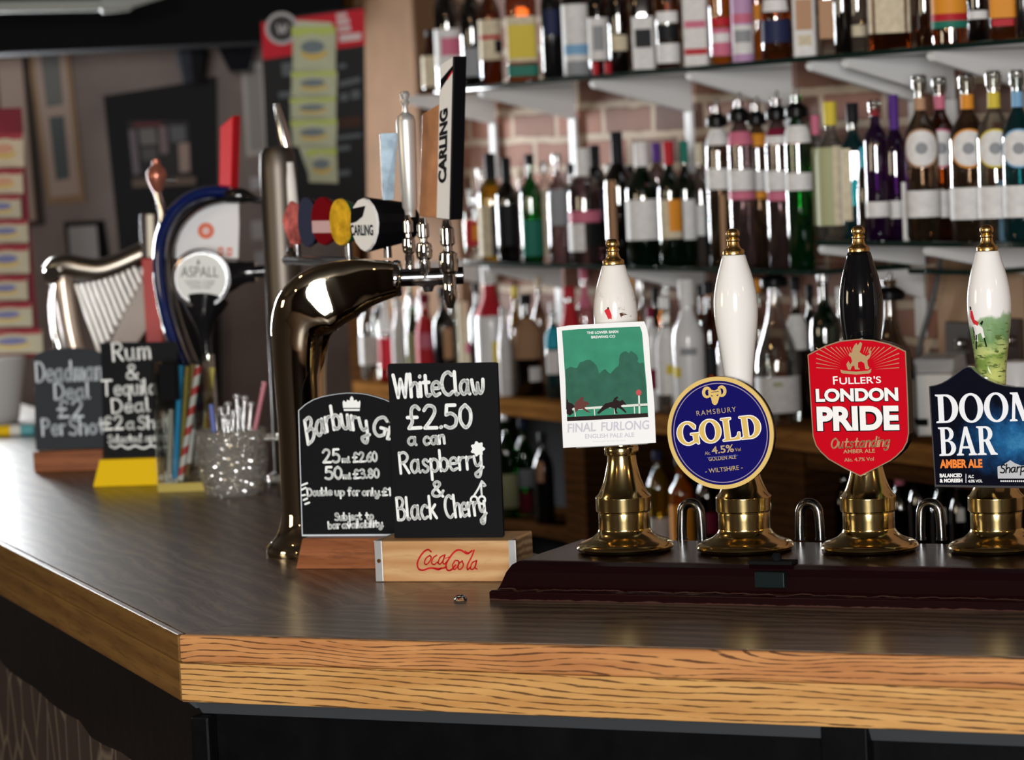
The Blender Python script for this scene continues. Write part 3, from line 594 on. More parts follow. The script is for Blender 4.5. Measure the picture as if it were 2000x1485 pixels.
for k in range(12):
    a0 = math.radians(4 + k * 6.2)
    for sg, x1 in ((1, 1756), (-1, 1594)):
        L0 = 34; X = abs(x1 - 1675); L1_ = min(X / math.cos(a0), 46 / max(.01, math.sin(a0)))
        if L1_ < L0 + 6: continue
        wd = .55
        pA = (1675 + sg * L0 * math.cos(a0), 724 - L0 * math.sin(a0)); pB = (1675 + sg * L1_ * math.cos(a0), 724 - L1_ * math.sin(a0))
        nx, nz = math.sin(a0) * wd, math.cos(a0) * wd * sg
        shape(mb, [pl.poly([pA, (pB[0] - nx * 1.6, pB[1] - nz * 1.6), (pB[0] + nx * 1.6, pB[1] + nz * 1.6)])], y)
gold_l = P('pale_gold_foil', (.70, .47, .24), .3, .5)
obj('gold_lettering', mb, gold_l, clip)
mb = MB()
beast = [[(1656, 722), (1653, 712), (1657, 705), (1661, 712), (1664, 706), (1662, 698), (1657, 694), (1660, 688), (1664, 690), (1665, 682), (1669, 674), (1673, 670), (1675, 675), (1680, 668), (1684, 671), (1682, 680), (1679, 688), (1684, 692), (1692, 696), (1698, 692), (1696, 684), (1699, 680), (1702, 690), (1698, 700), (1694, 704), (1695, 714), (1698, 718), (1696, 722), (1690, 721), (1688, 710), (1682, 706), (1676, 708), (1676, 718), (1680, 722), (1670, 722), (1668, 714), (1664, 716), (1661, 723)]]
for pg in beast: shape(mb, [pl.poly(pg)], y)
shape(mb, [pl.poly([(1641, 722), (1648, 724), (1672, 726), (1696, 724), (1702, 720), (1701, 727), (1697, 730), (1672, 732), (1647, 730), (1643, 728)])], y - .0001)
obj('crest', mb, gold_l, clip)

# round navy clip
t, pl, s = clip_frame('gold', -.050)
c = Vector(pl(1406.5, 846)); R = (Vector(pl(1406.5, 736)) - Vector(pl(1406.5, 956))).length / 2
mb = MB(); shape(mb, [ell(c.x, c.y, R * .995, R * .995, 72)], -.0485, .009); clip = obj('pump_clip', mb, P('black_clip_body', (.006, .006, .007), .25), t)
mb = MB(); mb.box(-.012, .012, -.0395, -.02, c.y - .02, c.y + .05); obj('bracket', mb, blackm, clip)
mb = MB(); shape(mb, [ell(c.x, c.y, R, R, 96), ell(c.x, c.y, R * .925, R * .925, 96)], -.0505, .003); obj('border', mb, P('gold_rim', (.70, .50, .17), .4), clip, bevel=.0008)
mb = MB(); shape(mb, [ell(c.x, c.y, R * .93, R * .93, 96)], -.0490, .001); obj('face', mb, navy, clip)
y = -.0496; pl = Plane(PUMPS['gold'][1], BAR, y)
mb = MB(); shape(mb, [ell(c.x, c.y, R * .888, R * .888, 96), ell(c.x, c.y, R * .872, R * .872, 96)], y); obj('inner_ring', mb, P('mauve_line', (.32, .26, .38), .4), clip)
mb = MB(); mk = MB()
def dil(loops_txt, a, b_, h, k):  # outline: the same capitals grown a little in eight directions
    for i in range(10):
        dx, dy = k * math.cos(i * .6283), k * math.sin(i * .6283)
        type_(mk, pl, '', (a[0] + dx, a[1] + dy), (b_[0] + dx, b_[1] + dy), h, y - .00002 * i, mesh=serif_mesh(loops_txt))
dil('GOLD', (1326, 871.5), (1488, 855), 45, 1.9); obj('lettering_outline', mk, paper, clip)
type_(mb, pl, '', (1326, 871.5), (1488, 855), 45, y - .0005, mesh=serif_mesh('GOLD')); obj('lettering', mb, P('warm_gold_print', (.68, .47, .13), .4), clip)
mb = MB()
type_(mb, pl, 'RAMSBURY', (1361, 812.5), (1438, 804), 9.5, y, .0, space=1.25)
type_(mb, pl, '4.5%', (1391, 887.5), (1434, 882.5), 14.5, y, .02); type_(mb, pl, 'Alc.', (1377, 889), (1388, 888), 6.5, y); type_(mb, pl, 'Vol', (1436, 882), (1447, 881), 6.5, y)
type_(mb, pl, 'GOLDEN ALE', (1384.5, 901), (1438, 896), 7.5, y, .015); type_(mb, pl, '- WILTSHIRE -', (1378, 925), (1451, 917), 8.5, y, .01)
obj('small_lettering', mb, P('dull_gold_print', (.48, .36, .2), .4), clip)
mb = MB(); shape(mb, [pl.poly([(1381, 893.5), (1441, 889), (1441, 890.2), (1381, 894.7)])], y); obj('rule', mb, P('blue_line', (.06, .12, .5), .4), clip)
mb = MB()
for sx_ in (-1, 1):
    hc = (1395 + sx_ * 14.5, 765.5 - sx_ * 1.2)
    outer = [(hc[0] + sx_ * 9.5 * math.cos(a) * (1 - .0 * a), hc[1] - 11.5 * math.sin(a)) for a in [math.radians(d) for d in range(150, -200, -18)]]
    inner = [(hc[0] + sx_ * 4.2 * math.cos(a) - sx_ * 1.0, hc[1] + .5 - 6.0 * math.sin(a)) for a in [math.radians(d) for d in range(-196, 150, 18)]]
    shape(mb, [pl.poly(outer + inner)], y)
shape(mb, [pl.poly([(1383, 764), (1388, 761), (1395, 763), (1402, 760), (1408, 761), (1409, 769), (1405, 776), (1402, 787), (1399, 791), (1395, 791.5), (1391, 788), (1389, 778), (1384, 772)])], y - .0002)
obj('ram_head', mb, P('ram_gold', (.70, .5, .16), .45), clip)
mb = MB()
for pg in ([(1388, 772), (1393, 773), (1391, 775)], [(1399, 772), (1404, 770.5), (1402, 774)], [(1389, 766), (1404, 764), (1404, 765.2), (1389, 767.2)]): shape(mb, [pl.poly(pg)], y - .0005)
obj('ram_features', mb, navy, clip)

# paper race card
t, pl, s = clip_frame('ff', -.052)
mb = MB(); shape(mb, [pl.poly([(1108, 650), (1255, 642), (1263, 868), (1124, 876)])], -.050, .008); clip = obj('pump_clip', mb, P('grey_backing', (.25, .25, .25), .5), t)
mb = MB(); mb.box(-.012, .012, -.0425, -.025, .2, .26); obj('bracket', mb, blackm, clip)
mb = MB(); card = [(1087, 640), (1110, 636), (1160, 633), (1210, 630), (1258, 628), (1263, 640), (1267, 660), (1270, 710), (1275, 755), (1278, 790), (1281, 865), (1230, 868), (1180, 871), (1100, 875), (1096, 790), (1092, 720)]
m = curve_mesh([pl.poly(card)], .0003); mb.mesh(m, Matrix.Translation((0, -.0518, 0)) @ STAND); cd = obj('card', mb, P('card_white', (.86, .87, .88), .55), clip)
y = -.0525; pl = Plane(PUMPS['ff'][1], BAR, y)
mb = MB(); shape(mb, [pl.poly([(1097.5, 646), (1130, 643), (1200, 640), (1250, 638), (1254, 650), (1258, 700), (1263, 755), (1265.5, 805), (1266, 815), (1160, 820), (1108, 823), (1104, 740)])], y)
f_ = obj('picture', mb, P('race_green', (.045, .265, .165), .5, var=.12, vscale=40), clip)
mb = MB(); rr = random.Random(3)
tree = [(1105.5, 800), (1104.5, 722)]
for x, yb in ((1108, 720), (1115, 716), (1122, 720), (1128, 718), (1133, 709), (1139, 706), (1145, 703), (1152, 704), (1158, 706), (1163, 711), (1166, 718), (1170, 730), (1176, 726), (1181, 721), (1187, 726), (1192, 729), (1197, 724), (1201, 719), (1207, 716), (1210, 710), (1208, 702), (1211, 693), (1217, 688), (1223, 686), (1228, 689), (1232, 684), (1238, 688), (1243, 694), (1246, 700), (1244, 706), (1249, 711), (1254, 708), (1258, 712)):
    tree.append((x + rr.uniform(-1, 1), yb + rr.uniform(-1.5, 1.5)))
tree += [(1262, 760), (1264, 795)]
shape(mb, [pl.poly(tree)], y - .0002); obj('trees', mb, P('race_tree_green', (.034, .125, .088), .55, var=.15, vscale=60), clip)
mb = MB(); shape(mb, [pl.poly([(1107.4, 815), (1265, 807), (1266, 815), (1108, 823)])], y - .0004)
shape(mb, [pl.poly([(1166, 807), (1172, 800), (1178, 793), (1183, 788), (1192, 786), (1197, 785), (1200, 778), (1206, 774), (1208, 777), (1204, 781), (1211, 784), (1216, 781), (1222, 788), (1223, 791), (1217, 790), (1213, 793), (1220, 800), (1224, 805), (1222, 807), (1214, 800), (1206, 796), (1204, 802), (1207, 808), (1202, 808), (1200, 798), (1192, 796), (1184, 799), (1176, 804), (1170, 809)])], y - .0006)
shape(mb, [pl.poly([(1107, 782), (1109, 779), (1110, 786), (1117, 788), (1123, 794), (1117, 799), (1121, 806), (1113, 812), (1107, 808)])], y - .0006)
obj('horses', mb, brown_p, clip)
mb = MB(); shape(mb, [pl.poly([(1122, 795), (1124, 786), (1130, 781), (1136, 775), (1141, 777), (1139, 783), (1147, 785), (1152, 790), (1146, 792), (1142, 797), (1149, 803), (1155, 806), (1146, 805), (1138, 799), (1130, 800), (1124, 806)])], y - .0006); obj('horse', mb, P('bay_print', (.13, .045, .04), .55), clip)
mb = MB()
for pg in ([(1118, 797), (1265, 788), (1265.5, 792.5), (1118, 801.5)], [(1122, 801), (1124, 801), (1125, 814), (1123, 814)], [(1160, 798), (1162, 798), (1163, 812), (1161, 812)], [(1199, 796), (1201, 796), (1202, 809), (1200, 809)], [(1238, 793), (1240, 793), (1241, 808), (1239, 808)], [(1246.5, 770), (1250, 770), (1251, 808), (1247.5, 808)]): shape(mb, [pl.poly(pg)], y - .0005)
obj('rail', mb, P('rail_white', (.7, .74, .68), .5), clip)
mb = MB(); cc = pl(1248, 767); shape(mb, [ell(cc[0], cc[1], 5.8 * s, 5.8 * s, 20)], y - .0007); obj('marker', mb, P('marker_red', (.52, .09, .1), .5), clip)
mb = MB(); type_(mb, pl, 'THE LOWER BARN', (1146.5, 653), (1208, 650.5), 5.2, y - .0004, .03); type_(mb, pl, 'BREWING CO', (1155, 661.5), (1202, 659.5), 5.2, y - .0004, .03); obj('lettering', mb, paper, clip)
mb = MB(); type_(mb, pl, 'FINAL', (1108.5, 845.5), (1164, 842.5), 17.5, y, .022, .12); type_(mb, pl, 'FURLONG', (1174, 842.5), (1269, 838.5), 17.5, y, .022, .12); type_(mb, pl, 'ENGLISH PALE ALE', (1143, 857), (1239, 853.5), 8.5, y, .02); type_(mb, pl, 'Session pale ale from the farm', (1158, 864), (1222, 862), 3, y)
obj('pale_lettering', mb, lgrey_p, clip)

# square dark blue clip
t, pl, s = clip_frame('doom', -.050)
dp = [(1813.5, 755), (1825, 753), (1837, 749), (1850, 742), (1865, 731), (1880, 719.5), (1888, 716), (1896, 717), (1905, 726), (1916, 735), (1930, 743), (1945, 749), (1960, 753), (1980, 756), (2000, 757), (2030, 757), (2053, 754), (2060, 860), (2063, 954), (2000, 954), (1900, 953), (1825.5, 951.5), (1821, 880), (1816, 800)]
D_ = pl.poly(dp)
cxx = sum(p[0] for p in D_) / len(D_); czz = sum(p[1] for p in D_) / len(D_)
mb = MB(); shape(mb, [D_], -.0490, .012); clip = obj('pump_clip', mb, P('polished_clip_edge', (.45, .46, .5), .12, .9), t, bevel=.0015)
mb = MB(); mb.box(-.012, .012, -.037, -.02, .16, .22); obj('bracket', mb, blackm, clip)
m, nt, b, N, L = nodes_of('sea_spray_print'); b.inputs['Roughness'].default_value = .12
tc = N.new('ShaderNodeTexCoord'); sx = N.new('ShaderNodeSeparateXYZ'); L.new(tc.outputs['Object'], sx.inputs[0])
mid = pl(1995, 862)
vd = N.new('ShaderNodeVectorMath'); vd.operation = 'SUBTRACT'; vd.inputs[1].default_value = (mid[0], 0, mid[1]); L.new(tc.outputs['Object'], vd.inputs[0])
vm = N.new('ShaderNodeVectorMath'); vm.operation = 'MULTIPLY'; vm.inputs[1].default_value = (1, 0, 1.8); L.new(vd.outputs[0], vm.inputs[0])
ln = N.new('ShaderNodeVectorMath'); ln.operation = 'LENGTH'; L.new(vm.outputs[0], ln.inputs[0])
nz = N.new('ShaderNodeTexNoise'); nz.inputs['Scale'].default_value = 38; nz.inputs['Detail'].default_value = 8; nz.inputs['Roughness'].default_value = .65; L.new(tc.outputs['Object'], nz.inputs['Vector'])
mr = N.new('ShaderNodeMapRange'); mr.inputs[1].default_value = .0; mr.inputs[2].default_value = .135; mr.inputs[3].default_value = .62; mr.inputs[4].default_value = -.2; L.new(ln.outputs['Value'], mr.inputs[0])
ad = N.new('ShaderNodeMath'); ad.operation = 'ADD'; L.new(mr.outputs[0], ad.inputs[0])
n4 = N.new('ShaderNodeMapRange'); n4.inputs[3].default_value = -.38; n4.inputs[4].default_value = .42; L.new(nz.outputs[0], n4.inputs[0]); L.new(n4.outputs[0], ad.inputs[1])
cr = N.new('ShaderNodeValToRGB'); e_ = cr.color_ramp.elements; e_[0].position = .05; e_[0].color = (.003, .004, .010, 1); e_[1].position = .95; e_[1].color = (.5, .66, .78, 1)
for p_, c_ in ((.3, (.006, .03, .09)), (.5, (.015, .11, .28)), (.7, (.06, .26, .48))):
    q = e_.new(p_); q.color = (*c_, 1)
L.new(ad.outputs[0], cr.inputs[0]); L.new(cr.outputs[0], b.inputs['Base Color'])
def grow(P_, k): return [(cxx + (x - cxx) * k, czz + (z_ - czz) * k) for x, z_ in P_]
mb = MB(); shape(mb, [grow(D_, .972)], -.0500, .001); obj('face', mb, m, clip)
y = -.0506; pl = Plane(PUMPS['doom'][1], BAR, y)
mb = MB(); type_(mb, pl, '', (1829, 828), (2030, 823), 58, y, mesh=serif_mesh('DOOM', .03)); type_(mb, pl, '', (1835, 891), (1949, 888.5), 56, y, mesh=serif_mesh('BAR', .02)); obj('lettering', mb, P('silver_white', (.80, .82, .86), .35), clip)
mb = MB(); type_(mb, pl, 'AMBER ALE', (1836, 915), (1919, 914), 17, y, .045); obj('orange_lettering', mb, P('amber_print', (.85, .23, .04), .4), clip)
mb = MB(); type_(mb, pl, 'BALANCED', (1835.5, 933), (1879, 932.5), 7.5, y, .05); type_(mb, pl, '& MOREISH', (1835.5, 943), (1880, 942.5), 7.5, y, .05)
type_(mb, pl, 'ALC', (1891, 934), (1902, 934), 6, y, .03); type_(mb, pl, '4.0% VOL', (1891, 943), (1919, 942.5), 5.5, y, .03); shape(mb, [pl.poly([(1886, 926), (1887.2, 926), (1887.2, 943.5), (1886, 943.5)])], y)
for k in range(14): shape(mb, [pl.poly([(1954 + k * 4, 938.5), (1956.5 + k * 4, 938.5), (1956.5 + k * 4, 941.5), (1954 + k * 4, 941.5)])], y)
obj('small_lettering', mb, paper, clip)
mb = MB(); shape(mb, [pl.poly([(1948, 912), (1957, 909), (1966, 904), (1973, 899), (1982, 905), (1995, 910), (2006, 908), (2012, 909), (2012, 935), (1949, 935)])], y); bdg = obj('badge', mb, P('badge_silver', (.55, .57, .6), .35, .3), clip)
mb = MB(); hand(mb, pl, 'Sharp', (1954, 924.5), (2001, 921), 16, y - .0004, 2.6, .2); hand(mb, pl, 's', (2004, 921), (2010, 920.5), 16, y - .0004, 2.4, .2); obj('badge_lettering', mb, black_p, clip)

# ---------------------------------------------------------------- spouts standing between the pumps
for px, lab in ((1352, 'dark chrome spout loop between the race card pump and the navy clip pump'), (1583, 'dark chrome spout loop between the navy clip pump and the red clip pump'), (1819, 'dark chrome spout loop between the red clip pump and the dark blue clip pump')):
    p = on_z(px, 1055, ZP); s = depth(p) / FPX
    t = thing('spout_loop', lab, 'spout', p, BAR, 'spout loops on the pump board')
    mb = MB(); path = [(-21 * s, 0, 0), (-21 * s, 0, 22 * s), (-19.5 * s, 0, 45 * s)] + [(19 * s * math.cos(a), 0, 52 * s + 21 * s * math.sin(a)) for a in [math.radians(d) for d in range(165, -1, -15)]] + [(20 * s, 0, 40 * s), (21 * s, 0, 20 * s), (21 * s, 0, 0)]
    mb.tube(path, 9.6 * s, 16, side=(0, 1, 0)); obj('tube', mb, dchrome, t)
    mb = MB()
    for sx_ in (-21, 21): mb.lathe([(11 * s, 0), (11 * s, 4 * s), (8.6 * s, 5 * s)], 16, Matrix.Translation((sx_ * s, 0, 0)))
    obj('collar', mb, dchrome, t)
# ---------------------------------------------------------------- chalkboard signs on the counter
def sign_root(px, py, yaw): return on_z(px, py, ZC) + Vector((0, 0, .0003)), yaw
SY = BAR * .72
# --- tall board in a pine block with metal straps
r, rz = sign_root(868, 1137, SY)
t = thing('table_sign', 'tall black chalkboard reading £2.50 a can standing in a pale pine block', 'chalkboard', r, rz, 'chalkboard signs on the bar')
pl = Plane(r, rz, 0)
x0, _ = pl(738, 1137); x1, _ = pl(999, 1136); _, zt = pl(868, 1057)
blk = obj('block', MB().box(x0, x1, 0, .105, 0, zt), pine, t, bevel=.0015)
obj('end_grain_face', MB().box(x1, x1 + .001, .004, .101, .003, zt - .003), endgrain, blk)
mb = MB().box(x0 - .002, x0 + .009, -.002, .0, .0005, zt + .001).box(x0 - .002, x0 - .0005, 0, .105, .0005, zt + .001); stp = obj('strap', mb, P('brushed_zinc', (.62, .63, .64), .38, .85), t, bevel=.0005)
mb = MB(); mb.lathe([(0, .0012), (.0028, .001), (.0032, 0)], 12, Matrix.Translation((x0 + .004, -.002, zt * .52)) @ Matrix.Rotation(math.radians(90), 4, 'X')); obj('nail', mb, brass, stp)
mb = MB().box(x1 - .0015, x1 + .009, -.002, .0, zt * .0 + .001, zt + .001).box(x1 + .001, x1 + .0025, 0, .02, .001, zt + .001); obj('strap', mb, MATS['brushed_zinc'], t, bevel=.0005)
# the brand script
y = -.0006; p2 = Plane(r, rz, y); mb = MB()
def stroke(pts, wpx, mb=mb, p2=p2, y=y):
    q = smooth_path([(a, b, 0) for a, b in p2.poly(pts)], 6)
    sc = (Vector(p2(0, 0)) - Vector(p2(1, 0))).length
    ribbon(mb, [(v.x, v.y) for v in q], wpx * sc, y)
for pts, wd in (([(842, 1078), (836, 1074), (828, 1078), (819, 1090), (815, 1102), (818, 1112), (827, 1114), (840, 1110), (860, 1111), (872, 1108)], 3.0),
                ([(840, 1085), (832, 1091), (829, 1100), (833, 1103), (840, 1096), (842, 1088), (838, 1086)], 2.4), ([(853, 1085), (846, 1090), (843, 1100), (848, 1103), (855, 1098)], 2.4),
                ([(866, 1085), (859, 1090), (856, 1100), (860, 1102), (866, 1094), (869, 1084), (865, 1098), (868, 1102), (874, 1096)], 2.4), ([(870, 1091), (878, 1088)], 1.6),
                ([(846, 1110), (856, 1113), (862, 1110)], 3.2),
                ([(922, 1076), (912, 1082), (900, 1075), (889, 1077), (878, 1090), (871, 1104), (874, 1114), (882, 1113), (890, 1104)], 3.0), ([(889, 1095), (884, 1104), (887, 1113), (894, 1106), (896, 1097), (891, 1095)], 2.4),
                ([(903, 1096), (896, 1102), (895, 1111), (900, 1112), (905, 1104), (902, 1096)], 2.4), ([(926, 1075), (921, 1088), (913, 1104), (913, 1113), (918, 1109)], 2.6), ([(929, 1096), (922, 1100), (919, 1111), (924, 1112), (929, 1104), (931, 1095), (928, 1109), (932, 1112)], 2.4),
                ([(908, 1077), (914, 1080), (919, 1079)], 1.8)):
    stroke(pts, wd)
obj('brand_script', mb, P('cola_red', (.55, .01, .015), .5), blk)
# board
y = .030; pb_ = Plane(r, rz, y)
B_ = pb_.poly([(757, 713), (760, 711), (966, 708.5), (970.5, 710), (983, 1046), (981, 1050), (772, 1052), (770, 1050)]); zb = zt + .0005
B_ = [(x, max(z_, zb)) for x, z_ in B_]
mb = MB(); shape(mb, [B_], y, .007); brd_ = obj('board', mb, chalk_b, t, bevel=.0006)
y -= .0004; p2 = Plane(r, rz, y); mb = MB()
for txt, a, b_, h, wd in (('WhiteClaw', (771, 777), (945, 768), 44, 7), ('£2.50', (797, 838), (920, 835), 44, 7), ('a', (798, 869), (813, 869), 24, 5.5), ('can', (829, 869), (868, 866), 25, 5.5), ('Raspberry', (783, 925), (944, 915), 40, 5.5), ('&', (844, 970), (866, 970), 29, 5.5), ('Black', (778, 1016), (853, 1012), 43, 5.5), ('Cherry', (872, 1012), (950, 1005), 43, 5.5)):
    hand(mb, p2, txt, a, b_, h, y, wd)
cpx = lambda cx, cy, rx, ry, n=24: p2.poly([(cx + rx * math.cos(6.2832 * k / n), cy + ry * math.sin(6.2832 * k / n)) for k in range(n)])
fl_ = [(933 + (12.5 + 2 * math.cos(7 * 6.2832 * k / 42)) * math.cos(6.2832 * k / 42), 877 + (13.5 + 2 * math.cos(7 * 6.2832 * k / 42)) * math.sin(6.2832 * k / 42)) for k in range(42)]
shape(mb, [p2.poly(fl_)], y)
for cx in (926, 941): shape(mb, [cpx(cx, 977, 8.5, 9.5), cpx(cx, 977, 4.6, 5.2)], y)
for pts in ([(926, 968), (934, 955), (941, 940)], [(941, 968), (940, 955), (941, 940)], [(941, 940), (948, 948), (945, 950)]): stroke(pts, 3.4, mb, p2, y)
obj('lettering', mb, chalk, brd_)

# --- arched board with a white line, in a red-brown block
r, rz = sign_root(686, 1112, SY)
t = thing('table_sign', 'arched black chalkboard with white outline and crown on a red-brown block', 'chalkboard', r, rz, 'chalkboard signs on the bar')
pl = Plane(r, rz, 0)
x0, _ = pl(577, 1112); x1, _ = pl(795, 1110); xt, _ = pl(584, 1055); _, zt = pl(660, 1054)
mb = MB(); mb.add([(x0, 0, 0), (x1, 0, 0), (x1, .075, 0), (x0, .075, 0), (xt, .012, zt), (x1 - .006, .012, zt), (x1 - .006, .063, zt), (xt, .063, zt)], [(3, 2, 1, 0), (4, 5, 6, 7), (0, 1, 5, 4), (1, 2, 6, 5), (2, 3, 7, 6), (3, 0, 4, 7)]); obj('block', mb, redwood, t, bevel=.002)
y = .034; pb_ = Plane(r, rz, y)
arch = [(582.5, 802), (596, 790), (611, 781), (628, 775), (645, 771.6), (662, 769), (678.5, 767.5), (698, 768), (715.5, 770), (735, 775), (754, 781), (774, 792), (788, 802), (797, 1046), (797, 1049), (590, 1051)]
B_ = [(x, max(z_, zt + .0005)) for x, z_ in pb_.poly(arch)]
mb = MB(); shape(mb, [B_], y, .006); brd_ = obj('board', mb, chalk_b, t, bevel=.0005)
cxx = sum(p[0] for p in B_) / len(B_); czz = sum(p[1] for p in B_) / len(B_)
inn_ = [(cxx + (x - cxx) * .985, czz + (z_ - czz) * .985) for x, z_ in B_]
mb = MB(); shape(mb, [B_, inn_], y - .0003, .0002); obj('outline', mb, chalk2, brd_)
y -= .0006; p2 = Plane(r, rz, y); mb = MB()
hand(mb, p2, 'Barbury', (602, 868), (722, 852), 46, y, 6.5, arc=.17); hand(mb, p2, 'Gi', (727, 848), (757, 857), 38, y, 6.5); hand(mb, p2, '.', (759, 859), (762, 859), 30, y, 5)
for txt, a, b_, h, wd in (('25', (632, 904), (663, 903), 25, 4.8), ('ml', (669, 903), (683, 903), 10, 4), ('£2.60', (690, 903), (736, 901), 18, 4.2), ('50', (636, 936), (667, 935), 23, 4.8), ('ml', (671, 935), (685, 935), 10, 4), ('£3.80', (691, 935), (740, 933), 17, 4.2), ('Double', (601, 969), (648, 967), 14, 4), ('up', (655, 968), (672, 968), 14, 3.8), ('for', (680, 968), (702, 968), 15, 3.8), ('only', (708, 968), (742, 968), 14, 3.8), ('£1', (747, 968), (762, 968), 14, 3.8), ('Subject', (655, 1017), (706, 1015), 14, 3.6), ('to', (715, 1015), (729, 1014), 14, 3.6), ('bar', (642, 1033), (664, 1032), 13, 3.6), ('availability', (669, 1032), (748, 1029), 13, 3.6)):
    hand(mb, p2, txt, a, b_, h, y, wd)
for pts in ([(590, 948), (600, 944)], [(589, 957), (597, 953)], [(590, 968), (596, 967)], [(593, 977), (600, 974)], [(596, 985), (604, 982)]): stroke(pts, 3.5, mb, p2, y)
shape(mb, [p2.poly([(671, 799), (703, 799), (702, 803), (672, 803)])], y); shape(mb, [p2.poly([(670, 797), (669, 786), (671, 782), (676, 786), (678, 781), (683, 783), (684, 777), (687, 774), (690, 777), (691, 783), (696, 781), (699, 786), (703, 782), (704, 787), (703, 797)])], y)
obj('lettering', mb, chalk, brd_)

# --- slate board far along the wing
WY = BAR * .3
r, rz = sign_root(130, 921, WY)
t = thing('table_sign', 'grey slate sign with arched top reading Per Shot on an orange-brown block', 'chalkboard', r, rz, 'chalkboard signs on the bar')
pl = Plane(r, rz, 0); x0, _ = pl(66, 921); x1, _ = pl(202, 919); _, zt = pl(130, 881)
obj('block', MB().box(x0, x1, 0, .07, 0, zt), redwood, t, bevel=.002)
y = .03; pb_ = Plane(r, rz, y)
arch = [(65, 698), (75, 690), (90, 685), (110, 681), (130, 679.5), (150, 680), (172, 683), (192, 688), (203, 694), (214, 879), (70, 882)]
B_ = [(x, max(z_, zt + .0005)) for x, z_ in pb_.poly(arch)]
mb = MB(); shape(mb, [B_], y, .008); brd_ = obj('board', mb, slate_b, t, bevel=.001)
y -= .0006; p2 = Plane(r, rz, y); mb = MB()
for txt, a, b_, h in (('Deadmans', (72, 746), (214, 741), 38), ('Deal', (108, 780), (175, 778), 31), ('£2', (114, 816), (162, 814), 32), ('Per', (84, 851), (128, 849), 32), ('Shot', (137, 850), (205, 846), 31)): hand(mb, p2, txt, a, b_, h, y, 4.8, gap=2.3)
obj('lettering', mb, chalk2, brd_)

# --- black board in a yellow holder
r, rz = sign_root(250, 950, WY)
t = thing('table_sign', 'black chalkboard reading Tequila Deal in a sloping bright yellow holder', 'chalkboard', r, rz, 'chalkboard signs on the bar')
pl = Plane(r, rz, 0); x0, _ = pl(181, 951); x1, _ = pl(319, 948); _, zt = pl(250, 898); xt, _ = pl(190, 898)
mb = MB(); mb.add([(x0, 0, 0), (x1, 0, 0), (x1, .07, 0), (x0, .07, 0), (xt, .014, zt), (x1, .014, zt), (x1, .06, zt), (xt, .06, zt)], [(3, 2, 1, 0), (4, 5, 6, 7), (0, 1, 5, 4), (1, 2, 6, 5), (2, 3, 7, 6), (3, 0, 4, 7)]); obj('holder', mb, yellow, t, bevel=.002)
y = .034; pb_ = Plane(r, rz, y)
B_ = [(x, max(z_, zt + .0005)) for x, z_ in pb_.poly([(196, 672), (199, 670), (341, 668), (345, 671), (351, 894), (203, 898)])]
mb = MB(); shape(mb, [B_], y, .006); brd_ = obj('board', mb, chalk_b, t, bevel=.0006)
y -= .0006; p2 = Plane(r, rz, y); mb = MB()
for txt, a, b_, h, wd in (('Rum', (222, 705), (293, 700), 34, 4.8), ('&', (247, 740), (269, 740), 27, 4.6), ('Tequila', (200, 773), (306, 769), 29, 4.4), ('Deal', (220, 807), (292, 803), 27, 4.4), ('£2', (203, 840), (240, 838), 25, 5), ('a', (248, 838), (262, 838), 22, 4.5), ('Shot', (271, 838), (334, 835), 24, 4.6), ('Selected', (212, 865), (276, 863), 14, 4), ('spirits', (284, 862), (336, 860), 13, 4)): hand(mb, p2, txt, a, b_, h, y, wd, gap=2.1)
stroke([(215, 871), (225, 875), (236, 870), (250, 876), (264, 871), (280, 876), (296, 871), (312, 876), (330, 872)], 4, mb, p2, y)
obj('lettering', mb, chalk, brd_)

# ---------------------------------------------------------------- chrome beer font
def W2L(root): return lambda px, py, Z: at_depth(px, py, Z) - root
r = on_z(604, 1082, ZC); Z0 = depth(r); s = Z0 / FPX
t = thing('beer_font', 'tall shiny bronze-toned swan neck beer font with row of tap badges', 'beer font', r)
yw = BAR * .08; ux = Vector((math.cos(yw), math.sin(yw), 0))
fpl = Plane(r, yw, 0)
def L_(px, py, off=0.0):
    x, z_ = fpl(px, py); v = ux * x + Vector((-ux.y, ux.x, 0)) * off; return (v.x, v.y, z_)
mb = MB(); mb.lathe([(0, 0), (82 * s, 0), (84 * s, 8 * s), (82 * s, 18 * s), (74 * s, 27 * s), (64 * s, 37 * s), (57 * s, 50 * s), (53 * s, 66 * s), (51 * s, 80 * s), (0, 80 * s)], 48); obj('base_flange', mb, wchrome, t)
px_path = [(602, 1040), (600, 1000), (596, 920), (593, 850), (589, 780), (586, 720), (586, 675), (589, 640), (600, 612), (618, 592), (644, 577), (676, 565), (710, 554), (745, 548), (772, 545)]
rads = [50, 49.5, 49, 49, 50, 52, 55, 60, 65, 66, 64, 58, 49, 40, 34]
pts = [Vector(L_(*p)) for p in px_path]
P4 = smooth_path([(p.x, p.y, p.z) for p in pts], 4)
R4 = [rads[min(int(i / 4), 14)] + ((rads[min(int(i / 4) + 1, 14)] - rads[min(int(i / 4), 14)]) * (i % 4) / 4) for i in range(len(P4))]
mb = MB(); mb.tube(P4, [q * s for q in R4], 48, flat=.86, side=(-ux.y, ux.x, 0), q=[2.0 + 4.0 * max(0, min(1, (i - 28) / 10)) for i in range(len(P4))]); obj('swan_neck', mb, wchrome, t)
mb = MB(); a = Vector(L_(770, 544)); b_ = Vector(L_(784, 543.5)); mb.tube([a, a.lerp(b_, .6), b_, b_ + (b_ - a) * .1], [35 * s, 36 * s, 33 * s, 24 * s], 32); obj('end_cap', mb, chrome, t)
